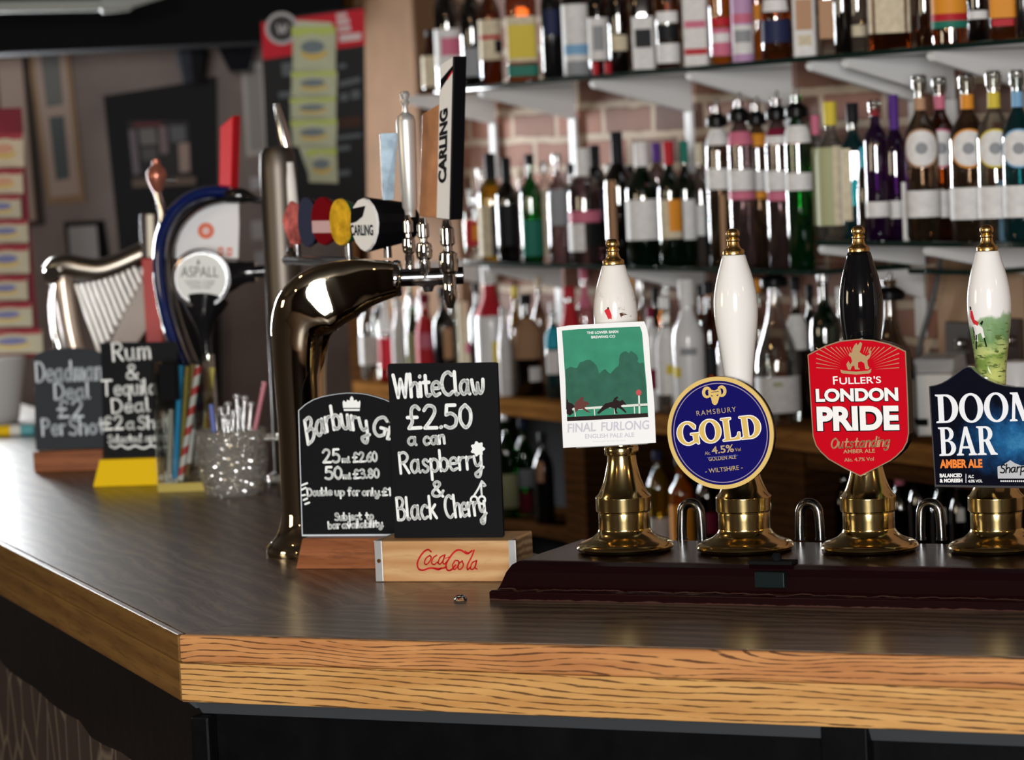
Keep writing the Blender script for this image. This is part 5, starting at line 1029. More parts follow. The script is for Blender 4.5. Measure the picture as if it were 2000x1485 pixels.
# small things lying on the bar
r = on_z(899, 1173, ZC) + Vector((0, 0, .0003)); k = depth(r) / FPX
mb = MB(); mb.lathe([(0, 0), (13 * k, 0), (14 * k, 3 * k), (10 * k, 8 * k), (4 * k, 11 * k), (0, 11.5 * k)], 9, smooth=False); o = obj('ice_chip', mb, P('ice_clear', (.5, .5, .5), .03, 0, .8), None); o.location = r; o.data.materials[0].node_tree.nodes['Principled BSDF'].inputs['Transmission Weight'].default_value = 1; tag(o, 'tiny clear glassy chip lying on the bare wooden bar top', 'ice')
r = on_z(30, 852, ZC) + Vector((0, 0, .0003)); k = depth(r) / FPX
t = thing('marker_pen', 'thick yellow, white and teal pen lying on the bar behind slate sign', 'pen', r, -.04)
for nm, xa, xb, mt in (('cap', -60, -8, yellow), ('barrel', -8, 12, offw), ('tail', 12, 38, P('teal_plastic', (.12, .38, .42), .35))):
    mb = MB(); mb.tube([(xa * k, 0, 11 * k), (xb * k, 0, 11 * k)], 11 * k, 18); obj(nm, mb, mt, t)
# ---------------------------------------------------------------- room shell
DW = Vector((.459, -.889, 0)).normalized(); NW = Vector((.889, .459, 0)).normalized()   # along the back bar (to the right), and away into its wall
Q0 = Vector((.887, 5.6, 0))                                # front edge line of the back bar shelves
WQ = Q0 + NW * .27                                          # face of the brick wall
WYAW = math.atan2(DW.y, DW.x)
def bl(px, z, off=0.0): return on_line(px, z, Q0 + NW * off, DW)
def tpar(p): return (Vector((p[0], p[1], 0)) - Q0).dot(DW)
plaster = P('taupe_plaster', (.20, .168, .156), .85, bump=.3, bscale=30, var=.15, vscale=6)
tanpl = P('tan_plaster', (.20, .112, .062), .8, bump=.3, bscale=40, var=.12, vscale=8)
struct('floor', MB().box(-4.1, 2.6, -3.1, 9.3, -.05, 0), P('dark_floorboards', (.05, .03, .02), .5))
struct('ceiling', MB().box(-4.1, 2.6, -3.1, 9.3, 2.75, 2.8), P('smoky_ceiling', (.05, .04, .032), .9))
struct('wall_left', MB().box(-4.2, -4.1, -3.1, 9.3, 0, 2.75), P('dark_room_wall', (.035, .024, .017), .85))
struct('wall_right', MB().box(2.6, 2.7, -3.1, 4.2, 0, 2.75), MATS['dark_room_wall'])
struct('wall_front', MB().box(-4.1, 2.6, -3.2, -3.1, 0, 2.75), MATS['dark_room_wall'])
struct('wall_far', MB().box(-4.1, .3, 9.2, 9.3, 0, 2.75), plaster)
tl = tpar(bl(722, 1.7, .27)); tbk = tpar(bl(905, 1.7, .27)); tr = -2.15
m, nt, b, N, L = nodes_of('pink_brown_brick')
tc = N.new('ShaderNodeTexCoord'); sx = N.new('ShaderNodeSeparateXYZ'); cb = N.new('ShaderNodeCombineXYZ'); L.new(tc.outputs['Object'], sx.inputs[0]); L.new(sx.outputs[0], cb.inputs[0]); L.new(sx.outputs[2], cb.inputs[1])
nz = N.new('ShaderNodeTexNoise'); nz.inputs['Scale'].default_value = 12; L.new(cb.outputs[0], nz.inputs['Vector'])
mxv = N.new('ShaderNodeMix'); mxv.data_type = 'RGBA'; mxv.inputs[0].default_value = .015; L.new(cb.outputs[0], mxv.inputs[6]); L.new(nz.outputs['Color'], mxv.inputs[7])
bk = N.new('ShaderNodeTexBrick'); bk.inputs['Scale'].default_value = 1; bk.inputs['Brick Width'].default_value = .235; bk.inputs['Row Height'].default_value = .074; bk.inputs['Mortar Size'].default_value = .011; bk.inputs['Mortar Smooth'].default_value = .3
bk.inputs['Color1'].default_value = (.31, .135, .088, 1); bk.inputs['Color2'].default_value = (.15, .083, .065, 1); bk.inputs['Mortar'].default_value = (.46, .36, .27, 1); L.new(mxv.outputs[2], bk.inputs['Vector'])
n2 = N.new('ShaderNodeTexNoise'); n2.inputs['Scale'].default_value = 7; n2.inputs['Detail'].default_value = 6; L.new(cb.outputs[0], n2.inputs['Vector'])
hs = N.new('ShaderNodeHueSaturation'); mr = N.new('ShaderNodeMapRange'); mr.inputs[3].default_value = .55; mr.inputs[4].default_value = 1.45; L.new(n2.outputs[0], mr.inputs[0]); L.new(mr.outputs[0], hs.inputs['Value']); L.new(bk.outputs[0], hs.inputs['Color']); L.new(hs.outputs[0], b.inputs['Base Color'])
b.inputs['Roughness'].default_value = .85; bp = N.new('ShaderNodeBump'); bp.inputs['Strength'].default_value = .6; bp.inputs['Distance'].default_value = .01; bp.invert = True; L.new(bk.outputs['Fac'], bp.inputs['Height']); L.new(bp.outputs[0], b.inputs['Normal'])
def along(t, z=0.0): p = WQ + DW * t; return Vector((p.x, p.y, z))
o = struct('wall_back', MB().box(-abs(tr) * 0 + tl, -tr, 0, .22, 0, 2.75), m); place(o, along(0), WYAW)
# plastered pier at its left end and plastered patch on its right
pier = MB().box(tl - .004, tbk, -.025, -.0005, 0, 2.75); o = struct('trim_1', pier, tanpl); place(o, along(0), WYAW)
t1 = tpar(bl(1838, 1.5, .27)); o = struct('trim_2', MB().box(t1, 2.1, -.016, -.0005, 1.1, 1.475), P('pale_tan_plaster', (.36, .235, .15), .8, bump=.3, bscale=40, var=.12, vscale=8)); place(o, along(0), WYAW)
tpz = tpar(bl(738, 1.7, .25)); o = struct('trim_3', MB().box(tl - .09, tl - .004, -.05, .2, 0, 2.75), darkwood); place(o, along(0), WYAW)
# low black beam over the far room
fp_ = Plane(Vector((0, 8.6, 0)), 0, 0)
_, zb0 = fp_(100, 101); _, zb1 = fp_(100, 22)
struct('beam_1', MB().box(-4.1, -.42, 8.6, 8.85, zb0, zb1 + .1), blackm, bevel=.01)

# ---------------------------------------------------------------- far wall things
FY = 9.195
fw = Plane(Vector((0, FY, 0)), 0, 0)
def flat_thing(name, label, cat, layers, y=FY, group=None, th=.012, bev=0):
    "something hung on the far wall: layers = (part name, pixel outline, material, thickness out of the wall)"
    pl = Plane(Vector((0, y, 0)), 0, 0); P0 = pl.poly(layers[0][1]); cx = sum(p[0] for p in P0) / len(P0); cz = sum(p[1] for p in P0) / len(P0)
    t = thing(name, label, cat, (cx, y, cz), 0, group); d = 0
    for nm, loops, mat, h in layers:
        if not isinstance(loops[0][0], (list, tuple)): loops = [loops]
        mb = MB()
        for lp in loops: shape(mb, [[(x - cx, z_ - cz) for x, z_ in pl.poly(lp)]], -(d + h), h)
        obj(nm, mb, mat, t); d += h if nm in ('frame', 'board', 'packet', 'leaf', 'card') else 0
    return t
fr_w = P('pale_wood_frame', (.24, .16, .09), .5); mat_b = P('beige_mount', (.36, .29, .25), .8); gg = P('grey_green_print', (.055, .075, .078), .4)
flat_thing('picture_frame', 'tall pale framed picture with two grey green panels on the far wall', 'picture', [('frame', [(55, 98), (137, 96), (168, 394), (94, 400)], fr_w, .02), ('mount', [(66, 100), (128, 98), (158, 380), (101, 386)], mat_b, .002), ('upper_print', [(80, 99), (117, 98), (126, 205), (93, 210)], P('grey_print', (.12, .125, .12), .4), .004), ('lower_print', [(98, 229), (127, 226), (138, 348), (112, 353)], gg, .004)])
flat_thing('picture_frame', 'dark edged picture frame partly hidden behind the red backed snack card', 'picture', [('frame', [(-8, 112), (58, 108), (88, 440), (14, 446)], P('dark_frame', (.03, .02, .014), .5), .02), ('mount', [(-4, 116), (44, 113), (72, 430), (22, 436)], mat_b, .002)])
flat_thing('picture_frame', 'small black framed white print low on the far wall above harp', 'picture', [('frame', [(126, 434), (204, 430), (224, 562), (140, 566)], blackm, .02), ('print', [(135, 443), (190, 440), (199, 550), (144, 553)], P('grey_white_print', (.30, .30, .31), .5), .003)])
flat_thing('picture_frame', 'narrow pale framed notice on far wall left of the black menu board', 'picture', [('frame', [(472, 128), (513, 122), (524, 300), (483, 306)], P('pale_frame', (.40, .38, .36), .5), .02), ('print', [(481, 136), (508, 132), (517, 292), (490, 297)], P('grey_sheet', (.26, .25, .24), .6), .003)])
for i, (pg, lab) in enumerate((([(488, 346), (523, 344), (525, 368), (490, 371)], 'top pale notice under the narrow framed notice'), ([(490, 432), (526, 430), (528, 466), (493, 469)], 'middle pale notice under the narrow framed notice'), ([(497, 492), (530, 490), (533, 530), (500, 532)], 'lowest pale notice under the narrow framed notice'))):
    pl = fw; P0 = pl.poly(pg); cx = sum(p[0] for p in P0) / 4; cz = sum(p[1] for p in P0) / 4
    mb = MB(); shape(mb, [[(x - cx, z_ - cz) for x, z_ in P0]], -.006, .005); o = obj('wall_notice', mb, P('notice_grey', (.36, .36, .38), .6), None); o.location = (cx, FY, cz); tag(o, lab, 'notice', 'pale notices on the far wall')
# dark door with a photo board on it
pl = Plane(Vector((0, 9.198, 0)), 0, 0)
mb = MB(); shape(mb, [pl.poly([(206, 188), (345, 166), (424, 150), (436, 1100), (300, 1100)])], -.05, .048); dr = struct('door_1', mb, P('near_black_door', (.008, .0085, .01), .6)); dr.location = (0, 9.198, 0)
t = flat_thing('photo_board', 'dark framed board of small photographs hanging on the black door', 'photo board', [('board', [(250, 236), (370, 236), (378, 348), (260, 350)], P('dark_board', (.016, .014, .016), .5), .012)] + [('photograph', pg, P('photo_tone_%d' % i, c, .5), .002) for i, (pg, c) in enumerate((([(272, 252), (304, 250), (308, 282), (276, 284)], (.13, .13, .13)), ([(310, 248), (326, 247), (330, 300), (314, 301)], (.16, .12, .13)), ([(332, 246), (362, 245), (364, 276), (335, 278)], (.09, .10, .11)), ([(349, 280), (370, 279), (372, 335), (352, 337)], (.28, .21, .18)), ([(252, 254), (266, 253), (274, 340), (262, 341)], (.13, .11, .13)), ([(276, 290), (306, 288), (308, 312), (280, 314)], (.07, .07, .07)), ([(262, 240), (318, 238), (318, 247), (263, 249)], (.10, .02, .025))))], y=9.148)
mb = MB(); p2 = Plane(Vector((0, 9.148, 0)), 0, 0); x0, z0 = p2(264, 366); x1, z1 = p2(386, 345); mb.box(0, x1 - x0, -.06, 0, 0, z1 - z0); o = obj('small_shelf', mb, P('brown_varnish', (.09, .06, .04), .4), None); o.location = (x0, 9.1478, z0); tag(o, 'small brown wooden shelf on the black door below photo board', 'shelf')
# black lantern and loudspeaker under the beam
pl = Plane(Vector((0, 9.0, 0)), 0, 0); xa, za = pl(380, 162); _, zt = pl(380, 92)
k = 9.0 / FPX; t = thing('wall_lantern', 'black tapered hanging lantern under the low dark beam', 'lantern', (xa, 8.98, za))
mb = MB(); mb.lathe([(0, 0), (20 * k, 0), (24 * k, .02), (33 * k, zt - za - .02), (26 * k, zt - za), (10 * k, zt - za + .02), (0, zt - za + .02)], 8, smooth=False); obj('body', mb, P('lantern_black', (.012, .013, .016), .25), t)
mb = MB(); mb.tube([(0, 0, zt - za + .02), (0, 0, zt - za + .05), (0, .2, zt - za + .05)], .008, 10); obj('bracket', mb, blackm, t)
xa, za = pl(462, 142); mb = MB(); mb.add([(-40 * k, -.04, .085), (40 * k, -.04, .1), (24 * k, -.08, 0), (-12 * k, -.08, 0), (-40 * k, .12, .085), (40 * k, .12, .1), (24 * k, .12, 0), (-12 * k, .12, 0)], [(0, 1, 2, 3), (7, 6, 5, 4), (0, 4, 5, 1), (1, 5, 6, 2), (2, 6, 7, 3), (3, 7, 4, 0)]); o = obj('loudspeaker', mb, P('lantern_black', (.012, .013, .016), .25), None, bevel=.004); o.location = (xa, 9.075, za); tag(o, 'black wedge shaped loudspeaker on the far wall beside the hanging lantern', 'loudspeaker')
# pale pipe under the ceiling
mb = MB(); a = at_depth(-60, 14, 8.0); b_ = at_depth(196, 10, 8.0); c = at_depth(250, 6, 8.0); d = at_depth(330, -16, 8.0)
k = 8.0 / FPX; mb.tube([a, b_, b_.lerp(c, .05), c, c.lerp(d, .1), d], [12 * k, 12 * k, 17 * k, 16 * k, 11 * k, 8 * k], 18); o = struct('trim_4', mb, P('pale_green_grey', (.30, .33, .31), .45))
# menu board with red header
t = flat_thing('menu_board', 'black menu board with red header and round white emblem', 'menu board', [
 ('board', [(511, 40), (711, 13), (717, 412), (526, 424)], P('menu_black', (.0035, .0035, .004), .5), .015),
 ('header', [(511, 45), (711, 17), (714, 88), (514, 117)], P('menu_red', (.50, .004, .018), .5), .0015),
 ('emblem', [[(551 + 32 * math.cos(a), 56 + 32 * math.sin(a)) for a in [i * .2618 for i in range(24)]]], P('emblem_grey', (.42, .42, .43), .5), .003),
 ('emblem_ring', [[(551 + 25 * math.cos(a), 56 + 25 * math.sin(a)) for a in [i * .2618 for i in range(24)]]], P('emblem_dark', (.03, .03, .032), .5), .004),
 ('emblem_letter', [[(541, 48), (545, 48), (548, 60), (551, 49), (554, 49), (556, 59), (560, 47), (564, 47), (558, 66), (554, 66), (551.5, 57), (549, 67), (545, 67)]], P('emblem_grey', (.42, .42, .43), .5), .005),
 ('header_lettering', [[(657, 28), (677, 25), (679, 33), (658, 36)], [(658, 39), (682, 36), (684, 46), (659, 49)], [(660, 53), (685, 50), (686, 60), (661, 63)], [(663, 68), (706, 64), (706, 78), (664, 83)]], P('menu_white', (.60, .50, .50), .5), .003),
 ('price_lettering', [[(662, 160), (704, 150), (705, 161), (663, 171)], [(664, 184), (680, 181), (681, 196), (665, 199)], [(686, 178), (703, 175), (704, 192), (687, 195)], [(660, 126), (676, 124), (677, 133), (661, 135)], [(550, 124), (572, 121), (573, 148), (552, 150)], [(656, 266), (706, 260), (707, 268), (657, 274)], [(656, 286), (684, 283), (685, 293), (657, 296)], [(656, 334), (684, 331), (685, 342), (657, 345)], [(545, 180), (570, 178), (571, 190), (546, 192)]], P('menu_grey', (.10, .115, .125), .6), .003),
 ('price_patch', [[(655, 232), (706, 226), (706, 246), (656, 252)]], P('menu_brown', (.05, .022, .014), .6), .002)], y=8.35)
# strips of snack packets
def packet(label, pts, yy, cols, group, lean=0.0):
    pl = Plane(Vector((0, yy, 0)), 0, 0); A = pl.poly(pts); cx = sum(p[0] for p in A) / 4; cz = sum(p[1] for p in A) / 4
    t = thing('snack_packet', label, 'snack packet', (cx, yy, cz), 0, group)
    hw = (A[1][0] - A[0][0]) / 2; hh = (A[0][1] - A[3][1]) / 2
    vs = []; fs = []; n = 8
    for sd in (-1, 1):
        for j in range(n + 1):
            for i in range(n + 1):
                u, v = i / n, j / n; x = (A[0][0] * (1 - u) + A[1][0] * u) * (1 - v) + (A[3][0] * (1 - u) + A[2][0] * u) * v - cx; z_ = (A[0][1] * (1 - u) + A[1][1] * u) * (1 - v) + (A[3][1] * (1 - u) + A[2][1] * u) * v - cz
                vs.append((x, sd * .016 * (math.sin(u * math.pi) ** .6) * (math.sin(v * math.pi) ** .6 if 0 < v < 1 else 0), z_))
    o_ = (n + 1) ** 2
    for j in range(n):
        for i in range(n):
            q_ = [j * (n + 1) + i, j * (n + 1) + i + 1, (j + 1) * (n + 1) + i + 1, (j + 1) * (n + 1) + i]
            fs.append(q_); fs.append([o_ + z_ for z_ in reversed(q_)])
    mb = MB(); mb.add(vs, fs, True); obj('bag', mb, cols[0], t)
    yf = -.0168
    mb = MB(); shape(mb, [[(-hw, hh), (hw, hh), (hw * .98, hh * .62), (-hw * .98, hh * .62)]], -.0095, .001); obj('crimp', mb, cols[1], t)
    mb = MB(); shape(mb, [ell(-hw * .05, hh * .1, hw * .55, hh * .3, 20)], yf, .0008); obj('blue_print', mb, cols[2], t)
    mb = MB(); shape(mb, [ell(0, -hh * .1, hw * .62, hh * .38, 20, 190, 350) + list(reversed(ell(0, -hh * .02, hw * .52, hh * .22, 20, 190, 350)))], yf - .0004, .0008); obj('yellow_print', mb, cols[3], t)
lime = P('lime_green_foil', (.36, .44, .05), .35); limep = P('pale_lime', (.46, .50, .36), .4); bluegrey = P('blue_grey_print', (.14, .18, .20), .5); mustard = P('mustard_print', (.55, .38, .07), .5)
for pts, nm in (([(571, 50), (657, 58), (655, 140), (572, 137)], 'topmost'), ([(570, 139), (659, 141), (657, 190), (569, 189)], 'second'), ([(567, 191), (657, 192), (656, 234), (568, 232)], 'third'), ([(568, 234), (659, 235), (656, 289), (572, 286)], 'fourth'), ([(596, 291), (657, 291), (660, 358), (604, 356)], 'lowest')):
    packet('%s lime green snack packet on the strip hanging before the menu board' % nm, pts, 8.30, (limep, lime, bluegrey, mustard), 'lime green snack packets')
pl = Plane(Vector((0, 8.325, 0)), 0, 0); A = pl.poly([(580, 40), (648, 44), (652, 350), (606, 350), (578, 270)]); cx, cz = A[0]
mb = MB(); shape(mb, [[(x - cx, z_ - cz) for x, z_ in A]], 0, .002); o = obj('hanging_strip', mb, P('pale_lime', (.46, .50, .36), .4), None); o.location = (cx, 8.325, cz); tag(o, 'pale hanging strip that carries the lime green snack packets', 'display strip')
pl = Plane(Vector((0, 7.66, 0)), 0, 0); A = pl.poly([(-20, 212), (42, 210), (78, 698), (-20, 704)]); cx, cz = A[0]
mb = MB(); shape(mb, [[(x - cx, z_ - cz) for x, z_ in A]], 0, .002); o = obj('snack_card', mb, P('maroon_card', (.17, .012, .025), .5), None); o.location = (cx, 7.66, cz); tag(o, 'maroon backing card of the snack packets at the left edge', 'display card')
creamb = P('cream_foil', (.60, .52, .38), .35); redf = P('red_foil', (.30, .02, .03), .35); violet = P('violet_print', (.16, .17, .34), .5); ppale = P('pale_foil', (.52, .48, .36), .3)
for i, (y0, y1, xr, nm) in enumerate(((262, 328, 46, 'topmost cream'), (334, 380, 44, 'second cream'), (384, 428, 40, 'third cream'), (432, 476, 54, 'fourth cream'), (482, 536, 56, 'fifth cream'), (543, 588, 53, 'sixth cream'), (595, 640, 62, 'seventh cream'), (646, 692, 82, 'lowest cream'))):
    packet('%s snack packet on the maroon card at the left edge' % nm, [(-26, y0), (xr, y0 - 2), (xr + 2, y1 - 2), (-24, y1)], 7.62, (creamb if i < 2 else ppale, redf, violet if i > 1 else P('peach_print', (.55, .28, .18), .5), mustard), 'cream snack packets')
r = on_z(-6, 826, ZC) + Vector((0, 0, .0003)); k = depth(r) / FPX
t = thing('ice_bucket', 'pale grey tapered plastic bucket at far end of bar behind slate sign', 'bucket', r)
mb = MB(); H = 126 * k; mb.lathe([(0, 0), (40 * k, 0), (44 * k, .006), (64 * k, H), (61 * k, H), (41 * k, .01), (0, .008)], 36); obj('body', mb, P('pale_grey_plastic', (.46, .46, .45), .35), t)
# ---------------------------------------------------------------- back bar: shelves, brackets, cabinet
ZU, ZML, ZMR, ZLO = 1.858, 1.432, 1.492, 1.105
shelf_glass, nt, b, N, L = nodes_of('green_edge_glass'); b.inputs['Base Color'].default_value = (.004, .022, .017, 1); b.inputs['Roughness'].default_value = .06; b.inputs['Transmission Weight'].default_value = .35
def shelf(label, z, p0, p1, dep=.24, off=0.0):
    t0, t1 = tpar(bl(p0, z)), (tpar(bl(p1, z)) if p1 < 2000 else 1.0)
    o = obj('glass_shelf', MB().box(t0, t1, off, dep, -.010, 0), shelf_glass, None, bevel=.0015); place(o, Vector((Q0.x, Q0.y, z)), WYAW); tag(o, label, 'glass shelf', 'glass shelves of the back bar'); return o
shelf('highest dark edged glass shelf crowded with spirit bottles', ZU, 848, 2100)
shelf('long middle glass shelf holding the bottles with black pourers', ZML, 905, 1585)
shelf('glass shelf under the bottles with coloured neck bands on the right', ZMR, 1592, 2100)
shelf('short dark shelf below the right-hand glass shelf beside grey cable', ZML, 1690, 1828, .262, .1)
brw = P('bracket_white', (.66, .66, .66), .4)
def bracket(px, z, label, dep=.22, drop=.075, leg=.20):
    p = bl(px, z, .262); t = thing('shelf_bracket', label, 'shelf bracket', (p.x, p.y, z - .0105), WYAW, 'white shelf brackets')
    mb = MB(); side = [(0, 0), (-dep, 0), (-dep - .006, -.008), (-dep, -.018), (-.006, -drop), (0, -drop)]
    n = len(side); mb.add([(-.011, y, z_) for y, z_ in side] + [(.011, y, z_) for y, z_ in side], [tuple(range(n)), tuple(reversed(range(n, 2 * n)))] + [(i, n + i, n + (i + 1) % n, (i + 1) % n) for i in range(n)]); obj('arm', mb, brw, t, bevel=.002)
    mb = MB().box(-.016, .016, -.008, .0, -leg, -drop + .0); obj('wall_leg', mb, brw, t, bevel=.001)
for px, lab in ((962, 'white bracket nearest the black tap handle under the highest glass shelf'), (1118, 'second white bracket from the plaster pier under the highest shelf'), (1345, 'third white bracket from the plaster pier under the highest shelf'), (1541, 'white bracket above the black pourers under the highest shelf'), (1785, 'white bracket above the purple bottle under the highest shelf'), (1857, 'white bracket above the medallion bottles under the highest shelf'), (2030, 'rightmost white bracket at the photo edge under the highest shelf')):
    bracket(px, ZU, lab, .25, .088 if px > 1500 else .08, .22)
for px, lab in ((952, 'white bracket under the left end of the middle glass shelf'), (1092, 'second white bracket under the long middle glass shelf'), (1370, 'white bracket hidden among bottles under the long middle glass shelf')): bracket(px, ZML, lab, .2, .07, .16)
bracket(1800, ZMR, 'wide white bracket below the right-hand glass shelf beside grey cable', .24, .055, .056)
bracket(1798, ZML, 'lower white bracket under the short dark shelf beside grey cable', .14, .06, .14)
bracket(2012, ZMR, 'white bracket at the photo edge below the right-hand glass shelf', .24, .07, .15)
# wooden ledge and the open cabinet under it
T0, T1 = tpar(bl(688, ZLO)), 1.0
cab = thing('back_bar_cabinet', 'dark brown wooden back bar cabinet with open bays under a brown ledge', 'cabinet', (Q0.x, Q0.y, 0), WYAW)
obj('ledge', MB().box(T0, T1, 0, .262, ZLO - .042, ZLO), shelfwood, cab, bevel=.004)
obj('bay_shelf', MB().box(T0 + .02, T1, .02, .255, .78, .80), darkwood, cab)
obj('back_panel', MB().box(T0, T1, .2565, .2615, 0, ZLO - .043), blackm, cab)
obj('plinth', MB().box(T0, T1, .03, .25, 0, .10), blackm, cab)
for pa, pb_ in ((690, 715), (1098, 1140), (1478, 1570)):
    a, b_ = tpar(bl(pa, .95)), tpar(bl(pb_, .95)); obj('upright', MB().box(a, b_, .004, .254, .101, ZLO - .0425), darkwood, cab, bevel=.002)
a, b_ = tpar(bl(1570, 1.05)), tpar(bl(2000, 1.05)); obj('drawer_rail', MB().box(a, T1, .006, .03, ZLO - .075, ZLO - .0425), darkwood, cab)
# ---------------------------------------------------------------- bottle builder
G = {'clr': glass('clear_bottle', (.90, .91, .89)), 'gin': glass('grey_clear_bottle', (.72, .73, .70), body=0.066, bcol=(.3, .3, .28)), 'amb': glass('amber_bottle', (.40, .15, .03), body=0.055, bcol=(.12, .04, .01)), 'dk': glass('very_dark_bottle', (.04, .025, .02), body=0.193, bcol=(.012, .009, .008)), 'grn': glass('green_bottle', (.04, .36, .10), body=0.066, bcol=(.01, .12, .03)), 'dgr': glass('dark_green_bottle', (.02, .12, .05), body=0.138, bcol=(.008, .03, .015)), 'tea': glass('teal_bottle', (.05, .26, .28), body=0.165, bcol=(.02, .09, .10)), 'pur': glass('purple_bottle', (.17, .05, .24), body=0.165, bcol=(.05, .012, .08)), 'yel': glass('yellow_liqueur', (.75, .55, .06), body=0.165, bcol=(.35, .25, .02)), 'rum': glass('rum_brown_bottle', (.55, .22, .06), body=0.083, bcol=(.2, .07, .015)), 'org': glass('orange_liqueur', (.9, .38, .04), body=0.220, bcol=(.6, .2, .01)), 'red': glass('red_liqueur', (.6, .05, .05), body=0.220, bcol=(.3, .015, .015)), 'pnk': glass('pink_liqueur', (.85, .55, .6), body=0.138, bcol=(.5, .25, .3)), 'plu': glass('plum_clear', (.46, .36, .37), body=0.110, bcol=(.16, .11, .11)), 'brn': glass('brown_clear', (.42, .33, .25), body=0.083, bcol=(.12, .08, .05)),
     'wht': P('white_bottle', (.72, .72, .73), .15), 'blk': P('black_bottle', (.006, .006, .007), .12)}
LM = {'w': P('label_white', (.72, .71, .70), .6, var=.09, vscale=75), 'c': P('label_cream', (.62, .54, .39), .6, var=.15, vscale=75), 'k': P('label_black', (.012, .012, .014), .5), 'r': P('label_red', (.45, .02, .03), .5), 'o': P('label_orange', (.72, .28, .03), .5), 'g': P('label_green', (.02, .17, .12), .5), 'b': P('label_blue', (.05, .12, .36), .5), 'y': P('label_yellow', (.66, .52, .06), .5), 'p': P('label_pink', (.58, .16, .24), .5), 'n': P('label_brown_paper', (.36, .21, .12), .7), 't': P('label_tan', (.46, .27, .16), .6), 'l': P('label_lilac', (.50, .30, .50), .5), 'q': P('label_pale_green', (.40, .41, .24), .6), 'gr': P('label_grey', (.28, .29, .31), .5), 'u': P('label_turquoise', (.02, .34, .46), .4), 'v': P('label_violet', (.09, .03, .22), .5), 's': P('foil_silver', (.6, .6, .6), .3, .8), 'd': P('label_navy', (.02, .025, .07), .5), 'sk': P('label_sky', (.20, .40, .62), .5), 'm': P('label_maroon', (.16, .01, .03), .5)}
KIND = {'std': ([(0, 0), (.9, 0), (1, .02), (1, .60), (.92, .66), (.6, .72), (.36, .77), (.32, .80), (.31, .93), (.35, .93), (.35, .955), (.30, .955)], 2),
 'wine': ([(0, 0), (.92, 0), (1, .015), (1, .58), (.94, .66), (.7, .73), (.42, .79), (.36, .83), (.34, .96), (.38, .965), (.38, .98), (.3, .98)], 2),
 'sq': ([(0, 0), (.95, 0), (1, .015), (1, .64), (.94, .69), (.6, .74), (.38, .77), (.35, .80), (.34, .92), (.38, .925), (.38, .95), (.3, .95)], 7),
 'tall': ([(0, 0), (.92, 0), (1, .015), (1, .70), (.9, .76), (.5, .81), (.4, .84), (.38, .93), (.42, .93), (.42, .955), (.34, .955)], 2),
 'flask': ([(0, 0), (.94, 0), (1, .02), (1, .36), (.95, .42), (.7, .52), (.45, .62), (.33, .70), (.28, .78), (.27, .93), (.31, .935), (.31, .955), (.25, .955)], 2),
 'stub': ([(0, 0), (.92, 0), (1, .02), (1, .52), (.9, .62), (.6, .75), (.45, .85), (.42, .95), (.48, .955), (.48, .98), (.4, .98)], 2),
 'coco': ([(0, 0), (.9, 0), (1, .015), (1, .52), (.98, .58), (.85, .64), (.55, .71), (.42, .76), (.4, .80), (.4, .94), (.44, .945), (.44, .96), (.36, .96)], 2),
 'box': ([(0, 0), (1, 0), (1, .985), (.97, 1), (0, 1)], 30),
 'tub': ([(0, 0), (.96, 0), (1, .01), (1, .99), (.96, 1), (0, 1)], 2)}
def prof_r(pr, f):
    for (r0, z0), (r1, z1) in zip(pr, pr[1:]):
        if z0 <= f <= z1 and z1 > z0: return r0 + (r1 - r0) * (f - z0) / (z1 - z0)
    return pr[-1][0]
def loftq(mb, prof, R, H, q, n=28, e=0.0, a0=-math.pi, a1=math.pi, rot=0.0):
    full = a1 - a0 > 6.28; m_ = n if full else n + 1; vs = []; fs = []
    for rr_, f in prof:
        for k in range(m_):
            a = a0 + (a1 - a0) * k / n
            qq = q if f < .66 or q > 20 else max(2, q - (f - .66) * 60)
            c, s_ = abs(math.cos(a)), abs(math.sin(a)); sc = (c ** qq + s_ ** qq) ** (-1 / qq) if qq > 2.01 else 1
            if qq > 2.01: sc *= .86
            rad = rr_ * R * sc + (e if rr_ > 0 else 0); vs.append((rad * math.sin(a + rot), -rad * math.cos(a + rot), f * H))
    for i in range(len(prof) - 1):
        for k in range(n):
            k2 = (k + 1) % m_ if full else k + 1; fs.append((i * m_ + k, i * m_ + k2, (i + 1) * m_ + k2, (i + 1) * m_ + k))
    mb.add(vs, fs, True); return mb
CAPR = {'std': .42, 'wine': .42, 'sq': .44, 'tall': .5, 'flask': .36, 'stub': .55, 'coco': .5}
STAND_AT = {}
